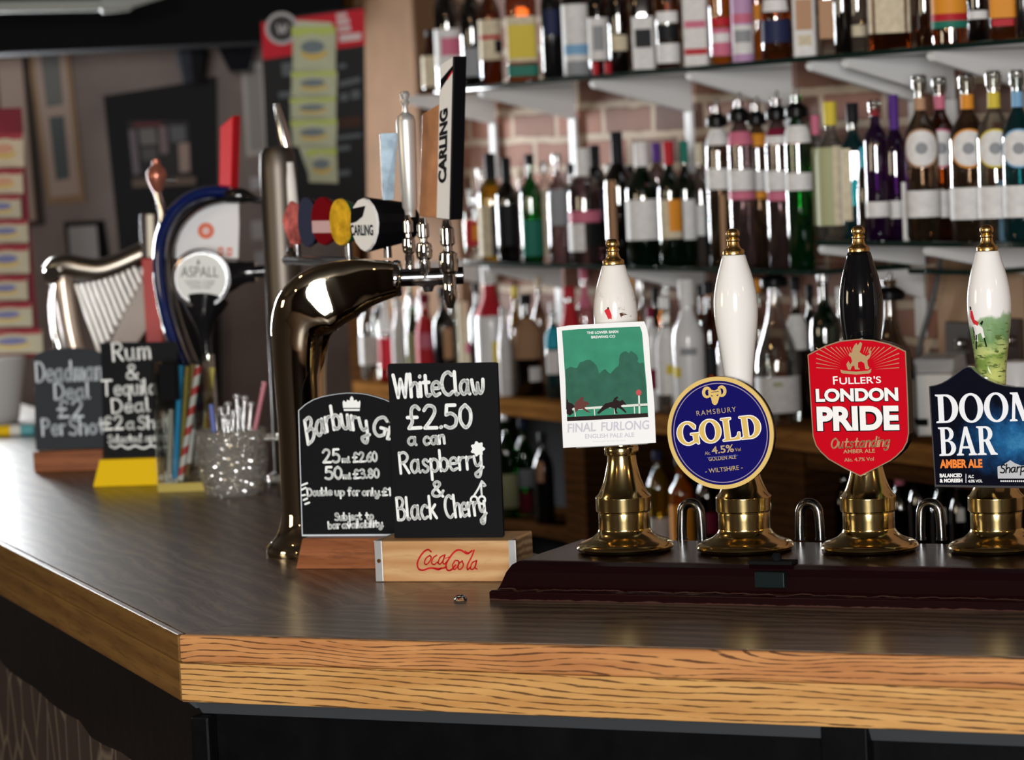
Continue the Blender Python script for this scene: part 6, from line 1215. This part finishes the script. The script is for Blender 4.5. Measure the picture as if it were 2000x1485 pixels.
def bottle(z, px, wpx, ytop, kind, gl, cap, labels, label, group, off=.06, capf=None, name='spirit_bottle', rot=0.0, cat='bottle'):
    best = None
    for d_ in (0, .012, -.012, .024, -.024, .036, -.036, .05, .065, .08, .1, .12, .14):
        if not .022 < off + d_ < .232: continue
        p = bl(px, z, off + d_); k = depth(p) / FPX; rr_ = wpx * k / 2 * (1.22 if kind == 'box' else 1.1 if kind == 'sq' else 1.0)
        if off + d_ + rr_ > .262 or off + d_ - rr_ < -.03: continue
        if all((Vector((p.x, p.y)) - Vector((a, b))).length > rr_ + r2 + .0008 for a, b, r2 in STAND_AT.get(z, [])): best = d_; break
    p = bl(px, z, off + (best or 0)); k = depth(p) / FPX; yb = proj(p)[1]; H = (yb - ytop) * k; R = wpx * k / 2
    STAND_AT.setdefault(z, []).append((p.x, p.y, R * (1.22 if kind == 'box' else 1.1 if kind == 'sq' else 1.0)))
    p.z = z + .0003
    t = thing(name, label, cat, p, -math.atan2(p.x, p.y), group)
    pr, q = KIND[kind]
    if gl == 'clr' and kind not in ('box', 'tub'): pass
    mat = G.get(gl) or LM[gl]
    obj('body', loftq(MB(), pr, R, H, q, 28, rot=rot), mat, t)
    for lb in labels:
        ya, yb_, c = lb[:3]; arc = math.radians(lb[3] if len(lb) > 3 else 85); shift = math.radians(lb[4] if len(lb) > 4 else 0)
        f0 = max(.015, (yb - yb_) / (yb - ytop)); f1 = min(.97, (yb - ya) / (yb - ytop))
        if f1 <= f0: continue
        pts = sorted(set([f0, f1] + [f for _, f in pr if f0 < f < f1]))
        sub = [(prof_r(pr, f), f) for f in pts]
        obj('label' if ya > ytop + (yb - ytop) * .3 else 'neck_band', loftq(MB(), sub, R, H, q, 18, .0007 + .0004 * labels.index(lb), -arc + shift, arc + shift, rot), LM[c], t)
    if cap and kind in CAPR:
        c, cf = cap if isinstance(cap, tuple) else (cap, .10)
        cr_ = R * CAPR[kind]; z0 = H * (1 - cf)
        if c == 'pour':
            mb = MB(); z0 = H * .83; mb.lathe([(0, z0), (cr_ * 1.35, z0), (cr_ * 1.75, z0 + H * .012), (cr_ * 1.75, z0 + H * .05), (cr_ * 1.1, z0 + H * .075), (cr_ * .7, z0 + H * .085), (0, z0 + H * .085)], 20); obj('pourer', mb, blackp, t)
            mb = MB(); mb.tube([(0, 0, z0 + H * .08), (0, 0, z0 + H * .12), (.25 * cr_, 0, H)], [cr_ * .4, cr_ * .34, cr_ * .22], 10); obj('spout', mb, dchrome, t)
        elif c == 'cork':
            mb = MB(); mb.lathe([(0, z0), (cr_ * .9, z0), (cr_ * 1.05, z0 + H * .02), (cr_ * 1.1, H * .985), (cr_ * .8, H), (0, H)], 20); obj('stopper', mb, G['gin'], t)
        else:
            mb = MB(); mb.lathe([(cr_ * .98, z0), (cr_, z0 + H * .01), (cr_, H * .992), (cr_ * .9, H), (0, H)], 20); obj('cap', mb, LM[c], t)
    return t
# ---- highest shelf (left to right)
g = 'spirit bottles on the highest shelf'
for a in (
 (846, 40, 60, 'stub', 'amb', 'k', [(110, 170, 'c')], 'squat dark amber bottle at the left end of the highest shelf'),
 (879, 52, -70, 'wine', 'dk', ('r', .3), [(58, 130, 'w'), (75, 110, 'p', 60, 30)], 'dark bottle with red neck foil and white label above the tall black handle'),
 (927, 46, -60, 'std', 'dk', 'k', [(95, 150, 'gr', 60)], 'very dark bottle second right of the red foiled bottle on the highest shelf'),
 (962, 44, -60, 'std', 'amb', 'c', [(40, 118, 'c'), (70, 78, 'r', 60), (80, 104, 'k', 30, 50)], 'amber bottle with cream and red label on the highest shelf'),
 (1023, 70, -80, 'sq', 'rum', 'y', [(34, 122, 'c', 60), (50, 115, 'y', 42), (128, 150, 'g', 60)], 'brown bottle with yellow illustrated label and green strip on the highest shelf'),
 (1082, 42, -50, 'tall', 'blk', 'k', [(20, 70, 'd', 40)], 'plain tall black bottle right of the yellow illustrated label'),
 (1130, 56, -90, 'std', 'dk', 'w', [(10, 150, 'w', 80), (88, 108, 'sk', 60), (120, 150, 'gr', 50)], 'bottle with big white label and blue smudge on the highest shelf'),
 (1172, 40, -80, 'std', 'dk', 'r', [(36, 118, 'w', 75), (52, 100, 'gr', 30)], 'bottle with white shield label right of the blue smudged label'),
 (1212, 40, -85, 'std', 'dk', 'c', [(70, 100, 'c', 50)], 'dark bottle with a small cream label left of the black square label'),
 (1259, 50, -80, 'sq', 'dk', 'k', [(34, 136, 'w', 52), (58, 94, 'k', 36)], 'dark square bottle with white label bearing a black square'),
 (1307, 46, -85, 'std', 'amb', 'k', [(24, 46, 'w', 60), (86, 124, 'w', 70), (50, 80, 'k', 60)], 'amber bottle with two white label strips beside the white carton'),
 (1361, 56, -120, 'box', 'w', None, [(42, 56, 'p', 40), (96, 108, 'r', 42)], 'tall white carton with red print on the highest shelf'),
 (1410, 43, -130, 'tall', 'org', 'o', [(36, 52, 'r', 60), (56, 110, 'p', 60), (66, 84, 'w', 50)], 'bright orange bottle with pink label on the highest shelf'),
 (1453, 43, -130, 'tall', 'l', 'p', [(28, 46, 'p', 60), (50, 106, 'w', 60), (60, 84, 'gr', 45)], 'lilac bottle with white label beside the bright orange bottle'),
 (1482, 26, -110, 'std', 'org', 'o', [(10, 40, 'o', 60)], 'narrow orange bottle partly hidden behind the lilac bottle', .15),
 (1518, 58, -70, 'stub', 'rum', 'k', [(0, 24, 'w', 55), (40, 84, 'd', 70)], 'round dark rum bottle with navy label on the highest shelf'),
 (1573, 52, -130, 'box', 'w', None, [(0, 60, 't', 35), (70, 90, 'c', 30)], 'white carton with tan picture on the highest shelf'),
 (1620, 40, -120, 'sq', 'clr', 'k', [(0, 76, 't', 52)], 'clear square bottle with long tan label on the highest shelf'),
 (1648, 34, -120, 'tall', 'dk', 'k', [], 'plain dark bottle between the tan label and the big cream label'),
 (1678, 36, -120, 'tall', 'gin', 's', [(50, 72, 'c', 60)], 'grey clear bottle tucked behind the big cream label', .13),
 (1740, 96, -110, 'sq', 'amb', 'k', [(-20, 66, 'c', 140)], 'wide square whiskey bottle with big cream label round two sides'),
 (1808, 34, -120, 'std', 'amb', 'k', [], 'slim amber bottle right of the wide square whiskey bottle', .12),
 (1858, 76, -120, 'std', 'amb', 'g', [(-30, 28, 'o', 70), (28, 42, 'r', 70), (42, 56, 'g', 70)], 'amber bottle with orange, red and green striped label'),
 (1912, 42, -110, 'std', 'dk', 'k', [(22, 38, 'w', 60)], 'dark bottle with a narrow white strip label on the highest shelf'),
 (1960, 58, -110, 'sq', 'rum', 'y', [(-30, 36, 'o', 52), (38, 52, 'r', 40)], 'brown square bottle with golden orange label near the photo edge'),
 (2002, 30, -110, 'std', 'blk', 'k', [], 'black bottle cut by the photo edge on the highest shelf')):
    bottle(ZU, *a[:8], g, a[8] if len(a) > 8 else .07)
bottle(ZU, 1164, 14, 122, 'tub', 'r', None, [], 'small red tube in front of white shield label on the highest shelf', g, .03, name='small_tube', cat='tube'); bottle(ZU, 1188, 14, 122, 'tub', 'r', None, [], 'second small red tube standing right of the other red tube', g, .03, name='small_tube', cat='tube')
# ---- long middle shelf
g = 'spirit bottles on the long middle shelf'
for a in (
 (925, 34, 370, 'std', 'clr', 'w', [(430, 480, 'r', 60), (440, 470, 'o', 30, 30)], 'short clear bottle with red label beside the tall black tap handle'),
 (965, 54, 300, 'std', 'yel', ('k', .30), [(404, 500, 'c', 45, -35), (400, 500, 'k', 50, 45)], 'yellow liqueur bottle with a black neck on the middle shelf'),
 (996, 46, 308, 'std', 'dk', ('k', .3), [(400, 480, 'k', 60)], 'dark bottle right beside the yellow liqueur bottle'),
 (1042, 44, 302, 'std', 'grn', ('dgr' if False else 'k', .10), [(430, 500, 'g', 60)], 'vivid green bottle on the middle shelf'),
 (1070, 30, 316, 'tall', 'clr', 's', [(370, 500, 'c', 30)], 'slim clear bottle with cream strip right of the vivid green bottle', .1),
 (1096, 44, 300, 'std', 'plu', ('s', .09), [(370, 440, 'plum' if False else 'gr', 60)], 'plum tinted clear bottle with silver cap on the middle shelf'),
 (1146, 64, 290, 'std', 'plu', ('w', .26), [(412, 434, 'p', 75), (436, 490, 'w', 40, -42), (436, 480, 'k', 42, 42)], 'bottle with tall white cap and pink, white and black label'),
 (1170, 40, 284, 'tall', 'dk', ('k', .28), [(370, 430, 'd', 60)], 'dark bottle with black neck behind the pink, white and black label', .15),
 (1214, 56, 258, 'std', 'dk', ('k', .25), [(352, 470, 'n', 16, -30)], 'tallest dark bottle with black cap on the middle shelf'),  # narrow strip on its left side is a painted ribbon highlight
 (1261, 68, 278, 'std', 'dgr', ('w', .20), [(390, 468, 'w', 78)], 'dark green bottle with white cap and broad white label'),
 (1290, 34, 280, 'tall', 'plu', ('v', .16), [(400, 470, 'c', 60)], 'bottle with violet cap behind the red capped bottle', .15),
 (1314, 48, 277, 'std', 'dgr', ('r', .19), [(390, 466, 'c', 60), (390, 452, 'o', 34, 25)], 'green bottle with bright red cap and orange label'),
 (1344, 40, 276, 'std', 'dgr', ('g', .18), [(390, 468, 'w', 70)], 'green bottle with green cap right of the red capped bottle', .1),
 (1374, 40, 280, 'std', 'gin', ('c', .18), [(400, 460, 'w', 60)], 'grey clear bottle with cream cap right of the green capped bottle', .14),
 (1392, 24, 276, 'std', 'tea', ('u', .2), [], 'slim teal bottle with turquoise cap behind the first black pourer', .17),
 (1411, 48, 194, 'tall', 'brn', 'pour', [(252, 284, 'w', 75), (330, 370, 'w', 85), (380, 500, 'rum' if False else 'n', 12, 10)], 'first bottle from the left with black pourer, white neck band'),
 (1455, 50, 182, 'tall', 'plu', 'pour', [(258, 284, 'p', 75), (332, 372, 'w', 85), (374, 390, 'p', 80)], 'second bottle from the left with black pourer, pink neck band'),
 (1488, 46, 190, 'tall', 'brn', 'pour', [(262, 286, 'o', 75), (334, 372, 'w', 85), (374, 388, 'o', 80)], 'third bottle from the left with black pourer, orange neck band', .13),
 (1528, 50, 178, 'tall', 'plu', 'pour', [(252, 282, 'm', 80), (266, 282, 'w', 60), (334, 372, 'w', 85), (374, 392, 'p', 60)], 'fourth bottle from the left with black pourer, maroon neck band'),
 (1567, 52, 172, 'tall', 'grn', 'pour', [(246, 280, 'w', 80), (338, 372, 'w', 75)], 'green bottle with black pourer and white neck band'),
 ):
    bottle(ZML, *a[:8], g, a[8] if len(a) > 8 else .06)
# ---- right-hand glass shelf
g = 'spirit bottles on the right-hand shelf'
for a in (
 (1600, 36, 226, 'tall', 'gin', ('p', .16), [(290, 440, 'q', 40, -20)], 'pale green labelled bottle with pink cap, leftmost on the right-hand shelf', .14),
 (1630, 62, 200, 'std', 'gin', ('y', .17), [(288, 440, 'q', 45, -40), (286, 440, 'c', 26, 30)], 'grey clear gin bottle with yellow cap and long cream label'),
 (1673, 56, 202, 'sq', 'tea', ('k', .15), [(290, 430, 'c', 22, -36)], 'teal green square bottle with black cap on the right-hand shelf'),
 (1695, 36, 288, 'stub', 'brn', ('u', .24), [(330, 412, 'o', 22, 20)], 'short bottle with turquoise cap and orange stripe', .035),
 (1717, 46, 196, 'tall', 'pur', 'cork', [(212, 226, 'r', 85), (394, 424, 'w', 80)], 'purple bottle with clear neck and red neck ring'),
 (1754, 46, 186, 'std', 'pur', ('v', .26), [(392, 426, 'w', 70)], 'purple bottle with tall dark violet capsule', .1),
 (1806, 66, 148, 'std', 'brn', 'cork', [(192, 216, 't', 85), (372, 424, 'w', 85)], 'clear bottle with round white medallion and pale orange neck band'),
 (1844, 66, 152, 'std', 'amb', 'cork', [(188, 214, 'p', 85), (372, 424, 'w', 85)], 'bottle with round white medallion and pinkish red neck band', .11),
 (1898, 76, 146, 'std', 'brn', 'cork', [(186, 214, 'o', 85), (366, 428, 'w', 85)], 'clear bottle with round white medallion and amber yellow neck band'),
 (1950, 72, 140, 'std', 'clr', 'cork', [(182, 212, 'y', 85), (364, 426, 'w', 85)], 'clear bottle with round white medallion and lemon yellow neck band'),
 (1996, 66, 138, 'std', 'tea', 'cork', [(180, 210, 'sk', 85), (362, 424, 'w', 85)], 'bottle with round white medallion and pale blue neck band at the photo edge')):
    t = bottle(ZMR, *a[:8], g, a[8] if len(a) > 8 else .06)
    if a[0] > 1800:      # round front medallion in the colour of the neck band
        p = Vector(t.location); k = depth(p) / FPX; R = a[1] * k / 2; zc = (proj(p)[1] - 290) * k; rr_ = 38 * k
        for nm, q_, c, e in (('medallion_rim', rr_, a[6][0][2], .0012), ('medallion', rr_ * .9, 'w', .0018), ('medallion_print', rr_ * .3, 'gr', .0024)):
            mb = MB(); vs = []; n = 28; W_ = 8
            vs.append((0, -(R + e), zc)); fs = []
            for j in range(1, W_ + 1):
                for i in range(n):
                    u = q_ * j / W_ * math.cos(6.2832 * i / n); v = q_ * j / W_ * math.sin(6.2832 * i / n); ang = max(-1.5, min(1.5, u / R)); vs.append(((R + e) * math.sin(ang), -(R + e) * math.cos(ang), zc + v))
            for i in range(n): fs.append((0, 1 + i, 1 + (i + 1) % n))
            for j in range(W_ - 1):
                for i in range(n): fs.append((1 + j * n + i, 1 + (j + 1) * n + i, 1 + (j + 1) * n + (i + 1) % n, 1 + j * n + (i + 1) % n))
            mb.add(vs, fs); obj(nm, mb, LM[c], t)
for px, w_, yt, c, lab in ((1778, 32, 356, 'w', 'small white box in front of the pale orange banded bottle'), (1920, 30, 352, 'w', 'small white box in front of the amber banded bottle'), (1964, 28, 352, 'sk', 'small blue box in front of the lemon banded bottle')):
    bottle(ZMR, px, w_, yt, 'box', c, None, [], lab, 'small boxes on the right-hand shelf', .03, name='small_box', cat='box')
# ---- wooden ledge
g = 'bottles on the wooden ledge'
for a in (
 (725, 38, 560, 'std', 'clr', 's', [(655, 712, 'w', 80)], 'clear bottle with white label at the left end of the wooden ledge'),
 (757, 28, 582, 'stub', 'red', 'w', [(660, 720, 'r', 80), (600, 650, 'w', 60)], 'little bottle with red and white label second on the wooden ledge', .04),
 (784, 30, 584, 'stub', 'wht', 'w', [(640, 720, 'w', 70)], 'little white bottle third on the wooden ledge', .04),
 (811, 30, 580, 'stub', 'grn', 's', [(650, 720, 'q', 60)], 'little green bottle fourth on the wooden ledge', .04),
 (836, 38, 574, 'stub', 'red', 'm', [(620, 720, 'r', 80), (650, 680, 'p', 50)], 'red bottle directly behind the top edge of the tall chalkboard', .05),
 (832, 26, 510, 'std', 'clr', 'w', [], 'tall clear bottle behind the red bottle on the wooden ledge', .16), (808, 24, 520, 'std', 'grn', 'w', [], 'tall green bottle behind the little green bottle', .17),
 (872, 44, 560, 'std', 'blk', 'k', [(640, 700, 'n', 24, 20)], 'black bottle left of the slim cream bottle on the ledge'),
 (911, 22, 590, 'tub', 'c', None, [(670, 690, 'p', 30, 40)], 'slim cream tube between black bottle and white coconut style bottle', .05),
 (965, 62, 518, 'coco', 'wht', ('w', .14), [(556, 616, 'r', 170), (665, 720, 'y', 20, 20)], 'white bottle with orange-red neck on the wooden ledge'),
 (990, 26, 600, 'stub', 'wht', 'w', [(670, 740, 'w', 60)], 'little white bottle right of the white bottle with orange-red neck', .035),
 (1034, 58, 575, 'std', 'dk', 'k', [(620, 700, 'n', 60), (716, 744, 'w', 26, 30)], 'dark bottle with brown kraft paper label on the ledge'),
 (1012, 26, 560, 'std', 'yel', 'y', [], 'yellow bottle behind the kraft paper label', .16),
 (1086, 34, 590, 'std', 'tea', 'w', [(640, 680, 'u', 70), (684, 730, 'w', 60)], 'blue and white labelled bottle left of the green race card'),
 (1120, 46, 560, 'stub', 'red', 'r', [(590, 640, 'r', 80)], 'red bottle peeping out above the green race card', .1),
 (1060, 30, 540, 'std', 'brn', 'c', [], 'brown bottle behind the kraft labelled bottle', .17),
 (1150, 40, 520, 'std', 'pnk', 'p', [(560, 600, 'p', 60)], 'pink bottle behind the crackled pump handle', .16),
 (1240, 34, 515, 'std', 'org', ('o', .22), [], 'bottle with orange-red cap right of the crackled pump handle', .12),
 (1277, 30, 600, 'tall', 'wht', 'm', [(720, 760, 'm', 80)], 'slim white bottle right of the green race card', .05),
 (1306, 40, 580, 'coco', 'clr', 'w', [(640, 770, 'w', 75), (712, 730, 'y', 22, 20)], 'clear bottle with tall white label left of white rounded bottle', .05),
 (1350, 64, 545, 'coco', 'wht', ('w', .2), [(678, 692, 'gr', 30), (715, 735, 'y', 20, -50)], 'white rounded bottle directly left of the plain white pump handle'),
 (1310, 34, 516, 'std', 'clr', ('w', .16), [], 'clear bottle with white cap behind the white rounded bottle', .17),
 (1392, 46, 550, 'std', 'amb', 'k', [(540, 580, 't', 60), (680, 730, 'k', 60)], 'amber bottle half behind the plain white pump handle', .12),
 (1425, 40, 600, 'std', 'gin', 'w', [(690, 740, 'w', 60)], 'grey clear bottle behind the plain white pump handle', .05),
 (1488, 36, 545, 'std', 'clr', 'o', [], 'clear bottle right of the plain white pump handle', .15),
 (1522, 86, 508, 'flask', 'clr', 'pour', [(734, 804, 'w', 85), (744, 752, 'q', 12)], 'broad clear bottle with black pourer and large white label'),
 (1562, 44, 540, 'std', 'dk', 'k', [(614, 682, 'w', 70)], 'dark bottle with pale label behind the broad pourer bottle', .16),
 (1618, 60, 520, 'std', 'dgr', 's', [(700, 760, 'q', 60)], 'dark green bottle left of the glossy black pump handle', .1),
 (1650, 40, 560, 'std', 'clr', 'w', [], 'clear bottle behind the glossy black pump handle', .15),
 (1747, 98, 532, 'flask', 'brn', 'pour', [(720, 740, 'k', 60)], 'clear flask with black pourer right of the glossy black pump handle', .053)):
    bottle(ZLO, *a[:8], g, a[8] if len(a) > 8 else .075)
g = 'back row bottles on the wooden ledge'
for px, wd, yt, kd, gl, cp, lab in ((745, 30, 556, 'std', 'dk', 'k', 'dark bottle in the back row behind the little red and white bottle'), (895, 36, 548, 'std', 'clr', 's', 'clear bottle in the back row left of the slim cream tube'), (938, 34, 552, 'std', 'dk', 'k', 'dark bottle in the back row right of the slim cream tube'), (1182, 38, 560, 'std', 'gin', 'w', 'grey clear bottle in the back row behind the crackled pump handle'), (1262, 36, 545, 'std', 'clr', 's', 'clear bottle in the back row above the right edge of the race card'), (1288, 34, 560, 'wine', 'dk', 'k', 'dark wine shaped bottle in the back row left of the white rounded bottle'), (1378, 36, 556, 'std', 'rum', 'k', 'brown bottle in the back row right of the white rounded bottle'), (1446, 38, 540, 'std', 'clr', 'r', 'red capped clear bottle in the back row behind the plain white handle'), (1590, 36, 556, 'wine', 'dk', 'k', 'dark wine shaped bottle in the back row left of dark green bottle'), (1695, 40, 560, 'std', 'gin', 'w', 'grey clear bottle in the back row between the black handle and flask')):
    bottle(ZLO, px, wd, yt, kd, gl, cp, [], lab, g, .21)
g = 'back row bottles on the long middle shelf'
for px, wd, yt, kd, gl, cp, lab in ((945, 34, 330, 'std', 'clr', 's', 'clear bottle in the back row left of the yellow liqueur bottle'), (1022, 30, 332, 'std', 'brn', 'c', 'brown clear bottle in the back row left of the vivid green bottle'), (1122, 34, 320, 'std', 'dk', 'k', 'dark bottle in the back row right of the plum tinted bottle'), (1196, 34, 322, 'std', 'plu', 's', 'plum clear bottle in the back row left of the tallest dark bottle'), (1238, 34, 324, 'std', 'dk', 'k', 'dark bottle in the back row right of the tallest dark bottle'), (1432, 36, 262, 'std', 'dk', 'k', 'dark bottle in the back row between first and second pourer bottles'), (1508, 36, 258, 'std', 'rum', 'k', 'brown bottle in the back row between third and fourth pourer bottles')):
    bottle(ZML, px, wd, yt, kd, gl, cp, [], lab, g, .205)
# ---- bottles in the open bays underneath
g = 'bottles in the dark cabinet bays'
ZB = .80
for a in (
 (995, 44, 800, 'std', 'grn', 's', [(925, 990, 'q', 60)], 'green bottle right beside the tall chalkboard in the cabinet bay', .06),
 (1028, 40, 815, 'std', 'grn', 'd', [(915, 950, 'gr', 60), (960, 1000, 'm', 40)], 'green bottle with grey label in the cabinet bay right of the chalkboard', .1),
 (1066, 40, 845, 'wine', 'blk', 'k', [(900, 940, 't', 20, -20)], 'black bottle left of the cabinet upright', .07),
 (1160, 46, 880, 'wine', 'dk', 'k', [(980, 1040, 'w', 70)], 'dark wine bottle with white label left of the race card pump', .08),
 (1290, 44, 880, 'wine', 'yel', 'd', [(1010, 1056, 'w', 70)], 'yellow bottle with white label between the first two pumps', .08),
 (1335, 46, 890, 'std', 'org', 'k', [(985, 1060, 'o', 80)], 'bottle with bright orange label between the first two pumps', .07),
 (1385, 40, 900, 'wine', 'dk', 'k', [(1000, 1040, 'm', 60)], 'dark bottle right of the bright orange label', .09),
 (1612, 50, 905, 'wine', 'dk', 'k', [(965, 985, 'q', 20)], 'dark wine bottle left of the red clip pump', .08), (1655, 50, 895, 'wine', 'dk', 'k', [], 'dark wine bottle behind the red clip pump', .1),
 (1765, 44, 895, 'wine', 'dk', ('p', .2), [], 'dark wine bottle with pink foil between the last two pumps', .07), (1803, 46, 880, 'wine', 'dk', ('d', .2), [], 'dark wine bottle with navy foil between the last two pumps', .09), (1845, 44, 905, 'wine', 'dk', ('k', .2), [(990, 1020, 'w', 20)], 'dark wine bottle with black foil between the last two pumps', .07), (1882, 44, 900, 'wine', 'dk', ('k', .2), [(990, 1016, 'w', 20)], 'dark wine bottle partly behind the dark blue clip', .08)):
    bottle(ZB, *a[:8], g, a[8], name='wine_bottle' if a[3] == 'wine' else 'spirit_bottle')
# ---- other things on the ledge and wall at the right
p = bl(1826, ZLO, .16); k = depth(p) / FPX; p.z = ZLO + .0003
t = thing('cash_till', 'white boxy till on the wooden ledge behind the dark blue clip', 'till', p, WYAW * .35)
Ht = (862 - 742) * k; mb = MB().box(-42 * k, 60 * k, -.09, .09, 0, Ht); obj('body', mb, P('till_white', (.74, .74, .72), .4), t, bevel=.006)
mb = MB(); mb.add([(-36 * k, -.06, Ht), (54 * k, -.06, Ht), (54 * k, .08, Ht), (-36 * k, .08, Ht), (-30 * k, -.03, Ht + 24 * k), (50 * k, -.03, Ht + 24 * k), (50 * k, .07, Ht + 30 * k), (-30 * k, .07, Ht + 30 * k)], [(0, 1, 2, 3), (4, 7, 6, 5), (0, 4, 5, 1), (1, 5, 6, 2), (2, 6, 7, 3), (3, 7, 4, 0)]); obj('cover', mb, P('till_grey', (.6, .6, .6), .35), t, bevel=.004)
mb = MB().box(-30 * k, 10 * k, -.0915, -.0905, 20 * k, 34 * k); obj('slot', mb, blackp, t)
p = bl(1990, ZLO, .05); k = depth(p) / FPX; p.z = ZLO + .0003; t = thing('white_jug', 'plain white pot standing at right edge behind the dark blue clip', 'pot', p)
mb = MB(); H = (proj(p)[1] - 702) * k; mb.lathe([(0, 0), (28 * k, 0), (34 * k, .01), (38 * k, H * .6), (36 * k, H * .92), (30 * k, H * .98), (0, H)], 32); obj('body', mb, P('pot_white', (.74, .74, .75), .3), t)
A = [bl(1832, 1.49, .24), bl(1836, 1.44, .235), bl(1822, 1.36, .235), bl(1800, 1.28, .235), bl(1788, 1.2, .235), bl(1786, 1.12, .235)]
for q_, z_ in zip(A, (1.49, 1.44, 1.36, 1.28, 1.2, 1.108)): q_.z = z_
mb = MB(); c0_ = A[0].copy(); mb.tube(smooth_path([tuple(q_ - c0_) for q_ in A], 5), .0055, 10); o = obj('power_cable', mb, P('cable_grey', (.10, .105, .11), .5), None); o.location = c0_; tag(o, 'grey cable hanging down the wall right of the black pourer flask', 'cable')
for px, py, lab in ((1880, 668, 'dark socket plate on the plaster left of the painted pump handle'), (1975, 662, 'dark socket plate on the plaster right of the painted pump handle')):
    p = bl(px, 1.2, .25); k = depth(p) / FPX; zc = EYE.z - (py - (292 - .0454 * (px - 1000))) * k; p = bl(px, zc, .2525)
    t = thing('wall_socket', lab, 'socket', p, WYAW, 'dark wall sockets'); mb = MB().box(-.043, .043, -.012, 0, -.043, .043); obj('plate', mb, P('socket_dark', (.05, .035, .03), .35), t, bevel=.003)
    mb = MB(); mb.lathe([(.012, 0), (.012, .006), (.009, .010), (0, .011)], 16, Matrix.Translation((.01, -.012, 0)) @ Matrix.Rotation(math.radians(90), 4, 'X')); obj('switch', mb, chrome, t)
